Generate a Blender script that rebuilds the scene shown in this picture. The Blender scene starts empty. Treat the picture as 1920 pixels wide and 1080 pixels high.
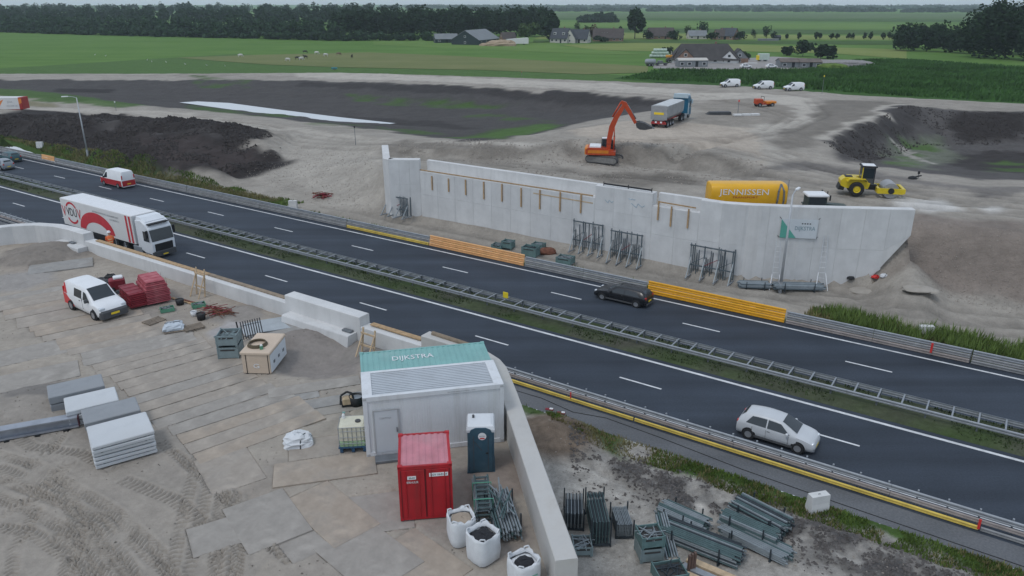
import bpy, bmesh, math, random
import numpy as np
from mathutils import Vector, Matrix
from mathutils.bvhtree import BVHTree
from mathutils.geometry import delaunay_2d_cdt
random.seed(7); RNG = np.random.default_rng(7)
SC = bpy.context.scene
COL = SC.collection
R = math.radians
# ------------------------------------------------------------------ camera
F_PX, PITCH, CAM_H = 1413.0, 0.3615, 23.41           # focal length in photo pixels, tilt, height above the road
cam_d = bpy.data.cameras.new('camera'); cam = bpy.data.objects.new('camera', cam_d); COL.objects.link(cam)
cam_d.sensor_width = 36.0; cam_d.lens = 36.0*F_PX/1920; cam_d.clip_start = .5; cam_d.clip_end = 20000
cam.location = (0, 0, CAM_H); cam.rotation_euler = (math.pi/2-PITCH, 0, 0); SC.camera = cam
# ------------------------------------------------------------------ world, sun, exposure
SUN_EL, SUN_AZ = R(60), R(228)                        # azimuth measured from +Y towards +X
W = bpy.data.worlds.new('World'); SC.world = W; W.use_nodes = True
nt = W.node_tree; nt.nodes.clear()
wo = nt.nodes.new('ShaderNodeOutputWorld'); bg = nt.nodes.new('ShaderNodeBackground'); sk = nt.nodes.new('ShaderNodeTexSky')
sk.sky_type = 'NISHITA'; sk.sun_disc = False; sk.sun_elevation = SUN_EL; sk.sun_rotation = SUN_AZ
sk.altitude = 0; sk.air_density = 1.0; sk.dust_density = 2.0; sk.ozone_density = 1.2
bg.inputs['Strength'].default_value = 0.125
# an even layer of cloud covers most of the blue sky
cl = nt.nodes.new('ShaderNodeMix'); cl.data_type = 'RGBA'; cn = nt.nodes.new('ShaderNodeTexNoise'); cn.inputs['Scale'].default_value = 2.2; cn.inputs['Detail'].default_value = 5
cr = nt.nodes.new('ShaderNodeMapRange'); cr.inputs[1].default_value = .3; cr.inputs[2].default_value = .7; cr.inputs[3].default_value = .62; cr.inputs[4].default_value = .86
nt.links.new(cn.outputs[0], cr.inputs[0]); nt.links.new(cr.outputs[0], cl.inputs['Factor']); nt.links.new(sk.outputs[0], cl.inputs[6]); cl.inputs[7].default_value = (4.75, 5.45, 6.35, 1)
nt.links.new(cl.outputs[2], bg.inputs[0]); nt.links.new(bg.outputs[0], wo.inputs[0])
sun_d = bpy.data.lights.new('sun', 'SUN'); sun = bpy.data.objects.new('sun', sun_d); COL.objects.link(sun)
sun_d.energy = 0.7; sun_d.angle = R(12); sun_d.color = (1.0, .98, .95)
sd = Vector((math.sin(SUN_AZ)*math.cos(SUN_EL), math.cos(SUN_AZ)*math.cos(SUN_EL), math.sin(SUN_EL)))
sun.rotation_euler = sd.to_track_quat('Z', 'Y').to_euler(); sun.location = (0, 0, 80)
SC.view_settings.view_transform = 'Standard'; SC.view_settings.look = 'None'
SC.view_settings.exposure = 0.16; SC.view_settings.gamma = 1.0; SC.view_settings.use_curve_mapping = False
SC.cycles.max_bounces = 5; SC.cycles.diffuse_bounces = 3; SC.cycles.glossy_bounces = 3; SC.cycles.volume_bounces = 1
SC.cycles.use_denoising = True
# ------------------------------------------------------------------ photo pixel -> direction -> point on a surface
_F = np.array([0, math.cos(PITCH), -math.sin(PITCH)]); _R = np.array([1., 0, 0]); _U = np.cross(_R, _F)
def ray(x, y): return _F+_R*(x-960)/F_PX-_U*(y-540)/F_PX
def P(x, y, z=0.0):
    r = ray(x, y); t = (z-CAM_H)/r[2]; return Vector((r[0]*t, r[1]*t, z))
TH = -0.5930                                          # heading of the motorway
RD = np.array([math.cos(TH), math.sin(TH)]); RN = np.array([-math.sin(TH), math.cos(TH)])
def SN(s, n, z=0.0): return Vector((RD[0]*s+RN[0]*n, RD[1]*s+RN[1]*n, z))
def sn_of(p): return p[0]*RD[0]+p[1]*RD[1], p[0]*RN[0]+p[1]*RN[1]
YZ = 5.0                                              # level of the yard behind the near abutment
# ------------------------------------------------------------------ materials
MATS = {}
def mat(name, col, rough=.65, metal=0.0, var=.12, scale=1.5, bump=0.0, bscale=20, spec=.4, dirt=None, dirt_amt=.35, dscale=.6, streak=False):
    if name in MATS: return MATS[name]
    m = bpy.data.materials.new(name); m.use_nodes = True; nt = m.node_tree
    b = nt.nodes['Principled BSDF']; b.inputs['Roughness'].default_value = rough; b.inputs['Metallic'].default_value = metal
    b.inputs['Specular IOR Level'].default_value = spec
    tc = nt.nodes.new('ShaderNodeTexCoord')
    n1 = nt.nodes.new('ShaderNodeTexNoise'); n1.inputs['Scale'].default_value = scale; n1.inputs['Detail'].default_value = 6; n1.inputs['Roughness'].default_value = .62
    nt.links.new(tc.outputs['Object'], n1.inputs['Vector'])
    mr = nt.nodes.new('ShaderNodeMapRange'); mr.inputs[1].default_value = .3; mr.inputs[2].default_value = .7; mr.inputs[3].default_value = 1-var; mr.inputs[4].default_value = 1+var
    nt.links.new(n1.outputs[0], mr.inputs[0])
    mx = nt.nodes.new('ShaderNodeMix'); mx.data_type = 'RGBA'; mx.blend_type = 'MULTIPLY'; mx.inputs['Factor'].default_value = 1
    mx.inputs[6].default_value = (*col, 1); nt.links.new(mr.outputs[0], mx.inputs[7])
    out = mx.outputs[2]
    if dirt:
        n2 = nt.nodes.new('ShaderNodeTexNoise'); n2.inputs['Scale'].default_value = dscale; n2.inputs['Detail'].default_value = 8; n2.inputs['Roughness'].default_value = .7
        if streak:
            mp2 = nt.nodes.new('ShaderNodeMapping'); mp2.inputs['Scale'].default_value = (3.0, 3.0, .22); nt.links.new(tc.outputs['Object'], mp2.inputs[0]); nt.links.new(mp2.outputs[0], n2.inputs['Vector'])
        else: nt.links.new(tc.outputs['Object'], n2.inputs['Vector'])
        m2 = nt.nodes.new('ShaderNodeMapRange'); m2.inputs[1].default_value = .48; m2.inputs[2].default_value = .68; m2.inputs[3].default_value = 0; m2.inputs[4].default_value = dirt_amt
        nt.links.new(n2.outputs[0], m2.inputs[0])
        d = nt.nodes.new('ShaderNodeMix'); d.data_type = 'RGBA'; d.inputs[7].default_value = (*dirt, 1)
        nt.links.new(m2.outputs[0], d.inputs['Factor']); nt.links.new(out, d.inputs[6]); out = d.outputs[2]
    nt.links.new(out, b.inputs['Base Color'])
    if bump:
        n3 = nt.nodes.new('ShaderNodeTexNoise'); n3.inputs['Scale'].default_value = bscale; n3.inputs['Detail'].default_value = 5
        nt.links.new(tc.outputs['Object'], n3.inputs['Vector'])
        bp = nt.nodes.new('ShaderNodeBump'); bp.inputs['Strength'].default_value = bump; bp.inputs['Distance'].default_value = .05
        nt.links.new(n3.outputs[0], bp.inputs['Height']); nt.links.new(bp.outputs[0], b.inputs['Normal'])
    MATS[name] = m; return m
def mat_attr(name, rough=.9, var=.25, scale=.35, fine=3.0, bump=.5, bscale=1.2, spec=.15, bdist=.15, stretch=(1, 1, 1), rot=0):
    """ground material: colour attribute 'Col' broken up by two sizes of noise"""
    m = bpy.data.materials.new(name); m.use_nodes = True; nt = m.node_tree
    b = nt.nodes['Principled BSDF']; b.inputs['Roughness'].default_value = rough; b.inputs['Specular IOR Level'].default_value = spec
    at = nt.nodes.new('ShaderNodeAttribute'); at.attribute_name = 'Col'
    tc = nt.nodes.new('ShaderNodeTexCoord'); mp = nt.nodes.new('ShaderNodeMapping'); mp.inputs['Scale'].default_value = stretch; mp.inputs['Rotation'].default_value = (0, 0, rot)
    nt.links.new(tc.outputs['Object'], mp.inputs['Vector'])
    col = at.outputs['Color']
    for sc, v in ((scale, var), (fine, var*.8), (fine*7, var*.6)):
        n1 = nt.nodes.new('ShaderNodeTexNoise'); n1.inputs['Scale'].default_value = sc; n1.inputs['Detail'].default_value = 7; n1.inputs['Roughness'].default_value = .65
        nt.links.new(mp.outputs[0], n1.inputs['Vector'])
        mr = nt.nodes.new('ShaderNodeMapRange'); mr.inputs[1].default_value = .3; mr.inputs[2].default_value = .7; mr.inputs[3].default_value = 1-v; mr.inputs[4].default_value = 1+v
        nt.links.new(n1.outputs[0], mr.inputs[0])
        mx = nt.nodes.new('ShaderNodeMix'); mx.data_type = 'RGBA'; mx.blend_type = 'MULTIPLY'; mx.inputs['Factor'].default_value = 1
        nt.links.new(col, mx.inputs[6]); nt.links.new(mr.outputs[0], mx.inputs[7]); col = mx.outputs[2]
    nt.links.new(col, b.inputs['Base Color'])
    n3 = nt.nodes.new('ShaderNodeTexNoise'); n3.inputs['Scale'].default_value = bscale; n3.inputs['Detail'].default_value = 9; n3.inputs['Roughness'].default_value = .6
    nt.links.new(mp.outputs[0], n3.inputs['Vector'])
    bp = nt.nodes.new('ShaderNodeBump'); bp.inputs['Strength'].default_value = bump; bp.inputs['Distance'].default_value = bdist
    nt.links.new(n3.outputs[0], bp.inputs['Height']); nt.links.new(bp.outputs[0], b.inputs['Normal'])
    MATS[name] = m; return m
# ------------------------------------------------------------------ mesh builder
class MB:
    def __init__(s): s.v = []; s.f = []
    def add(s, vs, fs):
        o = len(s.v); s.v += [tuple(v) for v in vs]; s.f += [tuple(i+o for i in f) for f in fs]; return s
    def box(s, c, d, rz=0, M=None):
        x, y, z = d[0]/2, d[1]/2, d[2]/2
        vs = [Vector((a*x, b*y, e*z)) for a in (-1, 1) for b in (-1, 1) for e in (-1, 1)]
        if rz: q = Matrix.Rotation(rz, 3, 'Z'); vs = [q@v for v in vs]
        if M: vs = [M@v for v in vs]
        c = Vector(c); vs = [v+c for v in vs]
        return s.add(vs, [(0, 1, 3, 2), (4, 6, 7, 5), (0, 4, 5, 1), (2, 3, 7, 6), (0, 2, 6, 4), (1, 5, 7, 3)])
    def rbox(s, c, d, b=.03, rz=0):
        """box with chamfered vertical edges and top"""
        x, y, z = d[0]/2, d[1]/2, d[2]
        def ring(k, zz): return [(-x+k, -y, zz), (x-k, -y, zz), (x, -y+k, zz), (x, y-k, zz), (x-k, y, zz), (-x+k, y, zz), (-x, y-k, zz), (-x, -y+k, zz)]
        def ins(r, k): return [(px*(1-k/x), py*(1-k/y), pz) for px, py, pz in r]
        r0 = ring(b, 0); r1 = ring(b, z-b); r2 = [(p[0], p[1], z) for p in ins(ring(b, z), b)]
        vs = [Vector(v) for v in r0+r1+r2]
        if rz: q = Matrix.Rotation(rz, 3, 'Z'); vs = [q@v for v in vs]
        c = Vector(c); vs = [v+c for v in vs]
        fs = [tuple(range(7, -1, -1)), tuple(range(16, 24))]
        for k in (0, 8): fs += [(k+i, k+(i+1) % 8, k+8+(i+1) % 8, k+8+i) for i in range(8)]
        return s.add(vs, fs)
    def bar(s, p, q, w=.05, h=None, up=(0, 0, 1)):
        p, q = Vector(p), Vector(q); h = h or w; d = (q-p); L = d.length
        if L < 1e-6: return s
        d /= L; u = Vector(up)
        if abs(d.dot(u)) > .98: u = Vector((0, 1, 0))
        a = d.cross(u).normalized(); b = a.cross(d)
        vs = [c+a*i*w/2+b*j*h/2 for c in (p, q) for i, j in ((-1, -1), (1, -1), (1, 1), (-1, 1))]
        return s.add(vs, [(0, 1, 2, 3), (7, 6, 5, 4)]+[(i, i+4, (i+1) % 4+4, (i+1) % 4) for i in range(4)])
    def tube(s, p, q, r=.03, r2=None, n=8, cap=True):
        p, q = Vector(p), Vector(q); r2 = r if r2 is None else r2; d = (q-p).normalized(); u = Vector((0, 0, 1))
        if abs(d.dot(u)) > .98: u = Vector((0, 1, 0))
        a = d.cross(u).normalized(); b = a.cross(d)
        vs = [c+(a*math.cos(t)+b*math.sin(t))*rr for c, rr in ((p, r), (q, r2)) for t in [2*math.pi*i/n for i in range(n)]]
        fs = [(i, n+i, n+(i+1) % n, (i+1) % n) for i in range(n)]
        if cap: fs += [tuple(range(n)), tuple(range(2*n-1, n-1, -1))]
        return s.add(vs, fs)
    def path(s, pts, r=.03, n=6):
        for a, b in zip(pts[:-1], pts[1:]): s.tube(a, b, r, n=n)
        return s
    def prism(s, pts, y0, y1, ax='y'):
        """polygon in (x,z) extruded along y (ax='y'), (y,z) along x, or (x,y) along z"""
        n = len(pts)
        def mk(a, b, t): return (a, t, b) if ax == 'y' else ((t, a, b) if ax == 'x' else (a, b, t))
        vs = [mk(a, b, t) for t in (y0, y1) for a, b in pts]
        fs = [tuple(range(n)), tuple(range(2*n-1, n-1, -1))]+[(i, n+i, n+(i+1) % n, (i+1) % n) for i in range(n)]
        return s.add(vs, fs)
    def lathe(s, prof, n=16, ax='z', c=(0, 0, 0)):
        vs = []; m = len(prof)
        for i in range(n):
            t = 2*math.pi*i/n; ct, st = math.cos(t), math.sin(t)
            for r, h in prof: vs.append((r*ct+c[0], r*st+c[1], h+c[2]) if ax == 'z' else ((r*ct+c[0], h+c[1], r*st+c[2]) if ax == 'y' else (h+c[0], r*ct+c[1], r*st+c[2])))
        fs = [(i*m+j, ((i+1) % n)*m+j, ((i+1) % n)*m+j+1, i*m+j+1) for i in range(n) for j in range(m-1)]
        return s.add(vs, fs)
    def loft(s, rings, cap=True, close=True):
        n = len(rings[0]); o = [v for r in rings for v in r]; fs = []
        for k in range(len(rings)-1):
            fs += [(k*n+i, k*n+(i+1) % n, (k+1)*n+(i+1) % n, (k+1)*n+i) for i in range(n if close else n-1)]
        if cap: fs += [tuple(range(n-1, -1, -1)), tuple(range(len(o)-n, len(o)))]
        return s.add(o, fs)
    def quad(s, a, b, c, d): return s.add([a, b, c, d], [(0, 1, 2, 3)])
    def mesh(s, name, m, smooth=False, fix=True):
        me = bpy.data.meshes.new(name); me.from_pydata(s.v, [], s.f); me.update()
        if fix and len(s.f) < 60000:
            bm = bmesh.new(); bm.from_mesh(me); bmesh.ops.recalc_face_normals(bm, faces=bm.faces); bm.to_mesh(me); bm.free()
        if m is not None: me.materials.append(m if not isinstance(m, str) else MATS[m])
        if smooth: me.polygons.foreach_set('use_smooth', [True]*len(me.polygons))
        return me
    def build(s, name, m, parent=None, smooth=False, loc=None, rz=0, fix=True):
        return link(name, s.mesh(name, m, smooth, fix), parent, loc, rz)
def link(name, me, parent=None, loc=None, rz=0):
    o = bpy.data.objects.new(name, me); COL.objects.link(o)
    if parent: o.parent = parent
    if loc is not None: o.location = loc
    if rz: o.rotation_euler = (0, 0, rz)
    return o
def tag(o, label=None, cat=None, group=None, kind=None):
    if label: o['label'] = label
    if cat: o['category'] = cat
    if group: o['group'] = group
    if kind: o['kind'] = kind
    return o
def thing(name, label, cat, loc=(0, 0, 0), rz=0, group=None):
    o = bpy.data.objects.new(name, None); COL.objects.link(o); o.location = loc; o.rotation_euler = (0, 0, rz); o.empty_display_size = .3
    return tag(o, label, cat, group)
def clone(root, loc, rz=0, label=None, scale=None):
    r = root.copy(); COL.objects.link(r); r.location = loc; r.rotation_euler = (0, 0, rz)
    if label: r['label'] = label
    if scale: r.scale = scale if hasattr(scale, '__len__') else (scale,)*3
    for ch in list(root.children):
        c = ch.copy(); COL.objects.link(c); c.parent = r
        for g in list(ch.children):
            d = g.copy(); COL.objects.link(d); d.parent = c
    return r
def text(name, body, size, m, parent, loc, rot, width=None, thick=.004):
    cu = bpy.data.curves.new(name, 'FONT'); cu.body = body; cu.size = size; cu.align_x = 'CENTER'; cu.align_y = 'CENTER'; cu.extrude = thick; cu.resolution_u = 2
    t = bpy.data.objects.new(name, cu); COL.objects.link(t)
    bpy.context.view_layer.update()
    me = bpy.data.meshes.new_from_object(t); bpy.data.objects.remove(t); me.materials.append(MATS[m])
    o = link(name, me, parent, loc); o.rotation_euler = rot
    xs = [v.co.x for v in me.vertices]
    if width and xs: o.scale.x = width/(max(xs)-min(xs))
    return o
# smooth value noise for height fields (numpy)
def vnoise(x, y, seed=0):
    def h(i, j): 
        n = (i*374761393+j*668265263+seed*1442695041) & 0x7fffffff; n = ((n ^ (n >> 13))*1274126177) & 0x7fffffff
        return ((n ^ (n >> 16)) & 0xffff)/65535.0
    xi = np.floor(x).astype(np.int64); yi = np.floor(y).astype(np.int64); fx = x-xi; fy = y-yi
    fx = fx*fx*(3-2*fx); fy = fy*fy*(3-2*fy)
    return (h(xi, yi)*(1-fx)+h(xi+1, yi)*fx)*(1-fy)+(h(xi, yi+1)*(1-fx)+h(xi+1, yi+1)*fx)*fy
def fbm(x, y, seed=0, oct=4):
    a, t, r = .5, 0, 0
    for o in range(oct): r = r+a*vnoise(x*2**o+17.3*o, y*2**o-9.1*o, seed+o); t += a; a *= .5
    return r/t
def inpoly(x, y, poly):
    r = np.zeros(x.shape, bool); n = len(poly)
    for i in range(n):
        x0, y0 = poly[i][:2]; x1, y1 = poly[(i+1) % n][:2]
        if y0 == y1: continue
        c = ((y0 > y) != (y1 > y)) & (x < (x1-x0)*(y-y0)/(y1-y0)+x0); r ^= c
    return r
def polydist(x, y, pts):
    d = np.full(x.shape, 1e9); al = np.zeros(x.shape); acc = 0
    sd_ = np.zeros(x.shape)
    for a, b in zip(pts[:-1], pts[1:]):
        ax, ay = a[0], a[1]; dx, dy = b[0]-ax, b[1]-ay; L = math.hypot(dx, dy)
        t = np.clip(((x-ax)*dx+(y-ay)*dy)/(L*L), 0, 1); ex, ey = x-ax-t*dx, y-ay-t*dy; dd = np.hypot(ex, ey)
        k = dd < d; d = np.where(k, dd, d); al = np.where(k, acc+t*L, al); sd_ = np.where(k, (dx*ey-dy*ex)/L, sd_); acc += L
    return d, al, sd_
def grid_mesh(name, X, Y, Z, col, m, keep=None, smooth=True):
    """X,Y,Z arrays (rows, cols); col (rows, cols, 3)"""
    r, c = X.shape; idx = np.arange(r*c).reshape(r, c)
    q = np.stack([idx[:-1, :-1], idx[:-1, 1:], idx[1:, 1:], idx[1:, :-1]], -1).reshape(-1, 4)
    if keep is not None:
        kk = (keep[:-1, :-1] & keep[:-1, 1:] & keep[1:, 1:] & keep[1:, :-1]).reshape(-1); q = q[kk]
    v = np.stack([X, Y, Z], -1).reshape(-1, 3)
    used = np.unique(q); remap = np.full(len(v), -1); remap[used] = np.arange(len(used)); v = v[used]; q = remap[q]
    me = bpy.data.meshes.new(name); me.vertices.add(len(v)); me.vertices.foreach_set('co', v.astype(np.float32).ravel())
    me.loops.add(q.size); me.loops.foreach_set('vertex_index', q.astype(np.int32).ravel())
    me.polygons.add(len(q)); me.polygons.foreach_set('loop_start', np.arange(0, q.size, 4, dtype=np.int32)); me.polygons.foreach_set('loop_total', np.full(len(q), 4, np.int32))
    me.update(calc_edges=True); me.validate()
    a = me.color_attributes.new('Col', 'FLOAT_COLOR', 'POINT')
    cc = np.ones((len(v), 4), np.float32); cc[:, :3] = col.reshape(-1, 3)[used]; a.data.foreach_set('color', cc.ravel())
    me.materials.append(m)
    if smooth: me.polygons.foreach_set('use_smooth', [True]*len(me.polygons))
    return me
# ================================================================== GROUND AND TERRAIN
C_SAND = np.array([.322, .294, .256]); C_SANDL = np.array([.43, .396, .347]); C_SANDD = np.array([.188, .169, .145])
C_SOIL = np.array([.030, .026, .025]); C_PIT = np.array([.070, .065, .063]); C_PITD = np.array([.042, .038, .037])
C_GRASS = np.array([.068, .132, .030]); C_WEED = np.array([.050, .088, .022]); C_DRY = np.array([.16, .15, .07])
C_PLATE = np.array([.42, .365, .305])
def wline(pts): return [P(*p) for p in pts]
FAR_EDGE = [(-160, 138, .1), (0, 138, .2), (300, 138, .3), (640, 136, .9), (900, 143, 2.2), (1100, 150, 3.4), (1280, 157, 4.4), (1400, 162, 4.6), (1500, 169, 4.6), (1600, 178, 4.6), (1700, 183, 4.6), (1920, 194, 4.6), (2100, 203, 4.6)]
LINES = [
 [(-150, 250, .1), (0, 272, 0), (120, 288, .1), (220, 305, .1), (330, 322, .1), (430, 330, .1), (500, 318, .2), (537, 295, .4)],
 [(-150, 205, 3.4), (0, 222, 3.5), (100, 228, 3.6), (200, 227, 3.8), (300, 225, 4), (400, 232, 4), (470, 240, 3.8), (502, 247, 3.0)],
 [(-150, 236, 2.6), (0, 256, 2.7), (100, 266, 2.9), (250, 282, 3.0), (400, 300, 2.6), (480, 298, 1.8)],
 [(-150, 190, .6), (0, 203, .6), (150, 203, .6), (300, 207, .7), (450, 218, .9), (560, 235, 1.3), (640, 250, 2.2), (720, 258, 3.6), (800, 262, 4.4), (900, 265, 5), (960, 262, 5.2), (1020, 252, 5.5), (1080, 242, 5.8), (1130, 234, 6), (1200, 222, 5.8), (1280, 205, 5.4)],
 [(150, 212, .7), (300, 217, .8), (450, 231, 1.0), (560, 252, 1.2), (640, 264, 2.4), (720, 272, 3.8), (800, 277, 4.5), (900, 281, 5), (1000, 278, 5.2), (1070, 260, 5.8), (1130, 264, 6), (1200, 271, 6), (1300, 283, 5.9), (1400, 300, 5.6), (1440, 312, 5.3), (1500, 330, 5.0)],
 [(540, 268, 1.0), (640, 286, 1.9), (720, 291, 3.1), (800, 293, 3.4), (900, 299, 3.75), (1000, 301, 3.8), (1080, 300, 3.6), (1150, 306, 3.5), (1250, 312, 3.55), (1350, 325, 3.9), (1420, 335, 4.3), (1480, 345, 4.8)],
 [(700, 302, 3.6), (700, 340, 2.2), (700, 380, .8), (702, 405, 0)], [(640, 310, 2.2), (640, 345, 1.1), (640, 380, .1)], [(560, 300, .8), (560, 340, .4), (580, 375, 0)], [(450, 342, 0), (520, 350, 0.1)],
 [(1500, 352, 4.9), (1560, 370, 4.9), (1640, 380, 4.9), (1720, 395, 4.9), (1920, 402, 4.9), (2050, 405, 4.9)], [(1560, 345, 5), (1700, 352, 5), (1920, 365, 5), (2050, 370, 5)],
 [(1440, 300, 5.4), (1500, 300, 5.3), (1560, 308, 5.2), (1640, 322, 5.1), (1720, 335, 5), (1820, 347, 5), (2050, 358, 5)],
 [(1718, 420, 4.8), (1780, 425, 4.8), (1850, 430, 4.8), (1930, 440, 4.7), (2060, 450, 4.6)], [(1640, 520, .1), (1700, 530, 0), (1780, 542, 0), (1850, 550, 0), (1930, 560, 0), (2060, 580, 0)],
 [(1545, 268, 5.5), (1590, 245, 5.6), (1640, 225, 5.7), (1700, 200, 5.6), (1760, 204, 5.1), (1850, 211, 4.6), (2050, 213, 4.6)],
 [(1585, 298, 3.4), (1620, 303, 2.6), (1680, 290, 1.4), (1720, 274, .6), (1780, 270, .5), (1850, 270, .5), (2050, 270, .5)],
 [(1640, 311, 3.9), (1720, 325, 4), (1820, 336, 4), (2050, 346, 4)], [(1750, 296, 1), (1850, 302, 1.2), (2050, 305, 1.2)],
 [(-160, 147, .3), (0, 147, .3), (200, 147, .3), (400, 148, .4), (640, 152, .8), (800, 157, 1.6), (1000, 168, 2.8), (1150, 178, 3.8), (1280, 188, 4.6), (1300, 196, 5)],
 FAR_EDGE, [(1330, 200, 5.2), (1400, 215, 5.5), (1500, 200, 5.2)], [(1450, 250, 5.7), (1530, 250, 5.6)], [(1560, 215, 5.4), (1650, 197, 5.1), (1700, 190, 4.8), (2050, 206, 4.6)],
 [(-150, 165, -.6), (0, 165, -.8), (200, 166, -1), (330, 177, -1.5), (640, 186, -1.6), (900, 202, -1), (1050, 212, 0), (1150, 216, 1.2)],
 [(340, 193, -1.9), (500, 209, -1.9), (640, 226, -1.9), (740, 233, -1.5), (850, 246, 0), (920, 256, 1.5)],
 [(-150, 162, .6), (0, 173, 1), (100, 180, 1), (200, 191, .8), (270, 198, .5)], [(0, 184, .6), (150, 197, .6)],
]
FARWALL = [Vector((-16.1, 93.3, 0)), Vector((-14.6, 84.9, 0)), Vector((-13.9, 84.2, 0))]+[SN(s, 63.9) for s in (-55.6, -44, -36, -27, -23)]+[Vector(p) for p in ((18.6, 64.5, 0), (20.9, 63.8, 0), (24.8, 63.15, 0), (29.2, 62.75, 0), (34.3, 62.25, 0))]
def tin():
    pts = []
    for L in LINES:
        w = wline(L)
        for a, b in zip(w[:-1], w[1:]):
            k = max(1, int((b-a).length/2.5))
            for i in range(k): pts.append(a.lerp(b, i/k))
        pts.append(w[-1])
    for p in wline(FAR_EDGE):
        d = Vector((.25, 1, 0)).normalized()*(1.6*p.z+1.5); pts.append(Vector((p.x+d.x, p.y+d.y, 0)))
    for s in np.arange(-330, 75, 4.0): pts += [SN(s, 56.5), SN(s, 60.5)]
    for a, b in zip(FARWALL[1:-1], FARWALL[2:]):
        t = (b-a).normalized(); nn = Vector((-t.y, t.x, 0)); k = max(1, int((b-a).length/2))
        for i in range(k):
            q = a.lerp(b, i/k); pts.append(Vector((q.x, q.y, 0))-nn*.1); pts.append(Vector((q.x, q.y, 3.7))+nn*1.2)
    w0, w1 = FARWALL[0], FARWALL[1]
    for i in range(5):
        q = w1.lerp(w0, i/4); pts.append(q+Vector((-.2, 0, .2+3.6*i/4))); pts.append(q+Vector((1.1, .2, 4.5)))
    q = FARWALL[-1]; pts += [q+Vector((-3, -.1, .2)), q+Vector((.3, .6, 4.6)), q+Vector((-1.2, 1.2, 4.7)), q+Vector((.4, -.2, 2.6))]
    co = []; z = []; seen = set()
    for p in pts:
        k = (round(p.x, 1), round(p.y, 1))
        if k in seen: continue
        seen.add(k); co.append(Vector((p.x, p.y))); z.append(p.z)
    v, e, f, ov, oe, of = delaunay_2d_cdt(co, [], [], 0, 1e-4)
    vz = [z[o[0]] if o else 0 for o in ov]
    return BVHTree.FromPolygons([(p.x, p.y, q) for p, q in zip(v, vz)], f)
T = tin()
sg = np.arange(-330, 70.1, .6); ng = np.arange(56.9, 246, .6)
S_, N_ = np.meshgrid(sg, ng); FX = RD[0]*S_+RN[0]*N_; FY = RD[1]*S_+RN[1]*N_
FZ = np.zeros(FX.shape); dn = Vector((0, 0, -1))
edge_w = wline(FAR_EDGE)
fieldpoly = [(p.x, p.y) for p in edge_w]+[(600, 600), (-900, 900), (-600, 100)]
isf = inpoly(FX, FY+8, fieldpoly)
for i in range(FX.shape[0]):
    for j in range(FX.shape[1]):
        h = T.ray_cast(Vector((FX[i, j], FY[i, j], 60)), dn)
        if h[0] is not None: FZ[i, j] = h[0].z
infield = inpoly(FX, FY, fieldpoly)
def blur(a, k=1):
    for _ in range(k):
        b = np.pad(a, 1, mode='edge'); a = (b[:-2, 1:-1]+b[2:, 1:-1]+b[1:-1, :-2]+b[1:-1, 2:]+2*b[1:-1, 1:-1])/6
    return a
nearwall = np.zeros(FX.shape, bool)
dW = polydist(FX, FY, [(p.x, p.y) for p in FARWALL])[0]
FZs = blur(FZ, 2); k = np.clip((dW-1.0)/2.0, 0, 1); FZ = FZ*(1-k)+FZs*k
FZ = np.where(infield & (FZ < .5), np.minimum(FZ, 0), FZ)
_, alW, sgW = polydist(FX, FY, [(p.x, p.y) for p in FARWALL[1:]])
frontm = (sgW < 0) & (dW < 6.5) & (FX > -14.2) & (FX < 31.5) & (N_ < 68); FZ = np.where(frontm, np.minimum(FZ, .05+np.clip((FX-29.5), 0, 2)*.35), FZ)
backm = (sgW >= 0) & (dW < 1.0) & (FX > -13) & (FX < 33); FZ = np.where(backm, np.minimum(FZ, 3.7), FZ)
# colour zones, traced on the terrain itself
def tri_grid_bvh(X, Y, Z):
    r, c = X.shape; idx = np.arange(r*c).reshape(r, c)
    q = np.stack([idx[:-1, :-1], idx[:-1, 1:], idx[1:, 1:], idx[1:, :-1]], -1).reshape(-1, 4)
    return BVHTree.FromPolygons(np.stack([X, Y, Z], -1).reshape(-1, 3).tolist(), q.tolist())
TB = tri_grid_bvh(FX[::2, ::2], FY[::2, ::2], FZ[::2, ::2])
CAMP = Vector((0, 0, CAM_H))
def G(x, y):
    """photo pixel -> point of the far terrain (or the level ground)"""
    r = Vector(ray(x, y)).normalized(); h = TB.ray_cast(CAMP, r)
    return h[0] if h[0] is not None else P(x, y, 0)
def zone(pts): return [tuple(G(*p)[:2]) for p in pts]
jx = FX+(fbm(FX/6, FY/6, 3)-.5)*6+(fbm(FX/1.7, FY/1.7, 5)-.5)*3; jy = FY+(fbm(FX/6, FY/6, 11)-.5)*6+(fbm(FX/1.7, FY/1.7, 15)-.5)*3
FC = np.empty(FX.shape+(3,)); FC[:] = C_SAND
def soft(poly, k=2): return blur(inpoly(jx, jy, poly).astype(float), k)[..., None]
def paint(pts, c, a=1.0, k=2, nz=None):
    global FC
    m = soft(zone(pts), k)*a
    if nz is not None: m = m*np.clip((fbm(FX/nz, FY/nz, 21)-.35)*3.2, 0, 1)[..., None]
    FC = FC*(1-m)+c*m
big = fbm(FX/14, FY/14, 31)[..., None]; mid = fbm(FX/4, FY/4, 41)[..., None]
FC = FC*(1-np.clip((big-.5)*1.6, 0, .28))+C_SANDD*np.clip((big-.5)*1.6, 0, .28)
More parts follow.
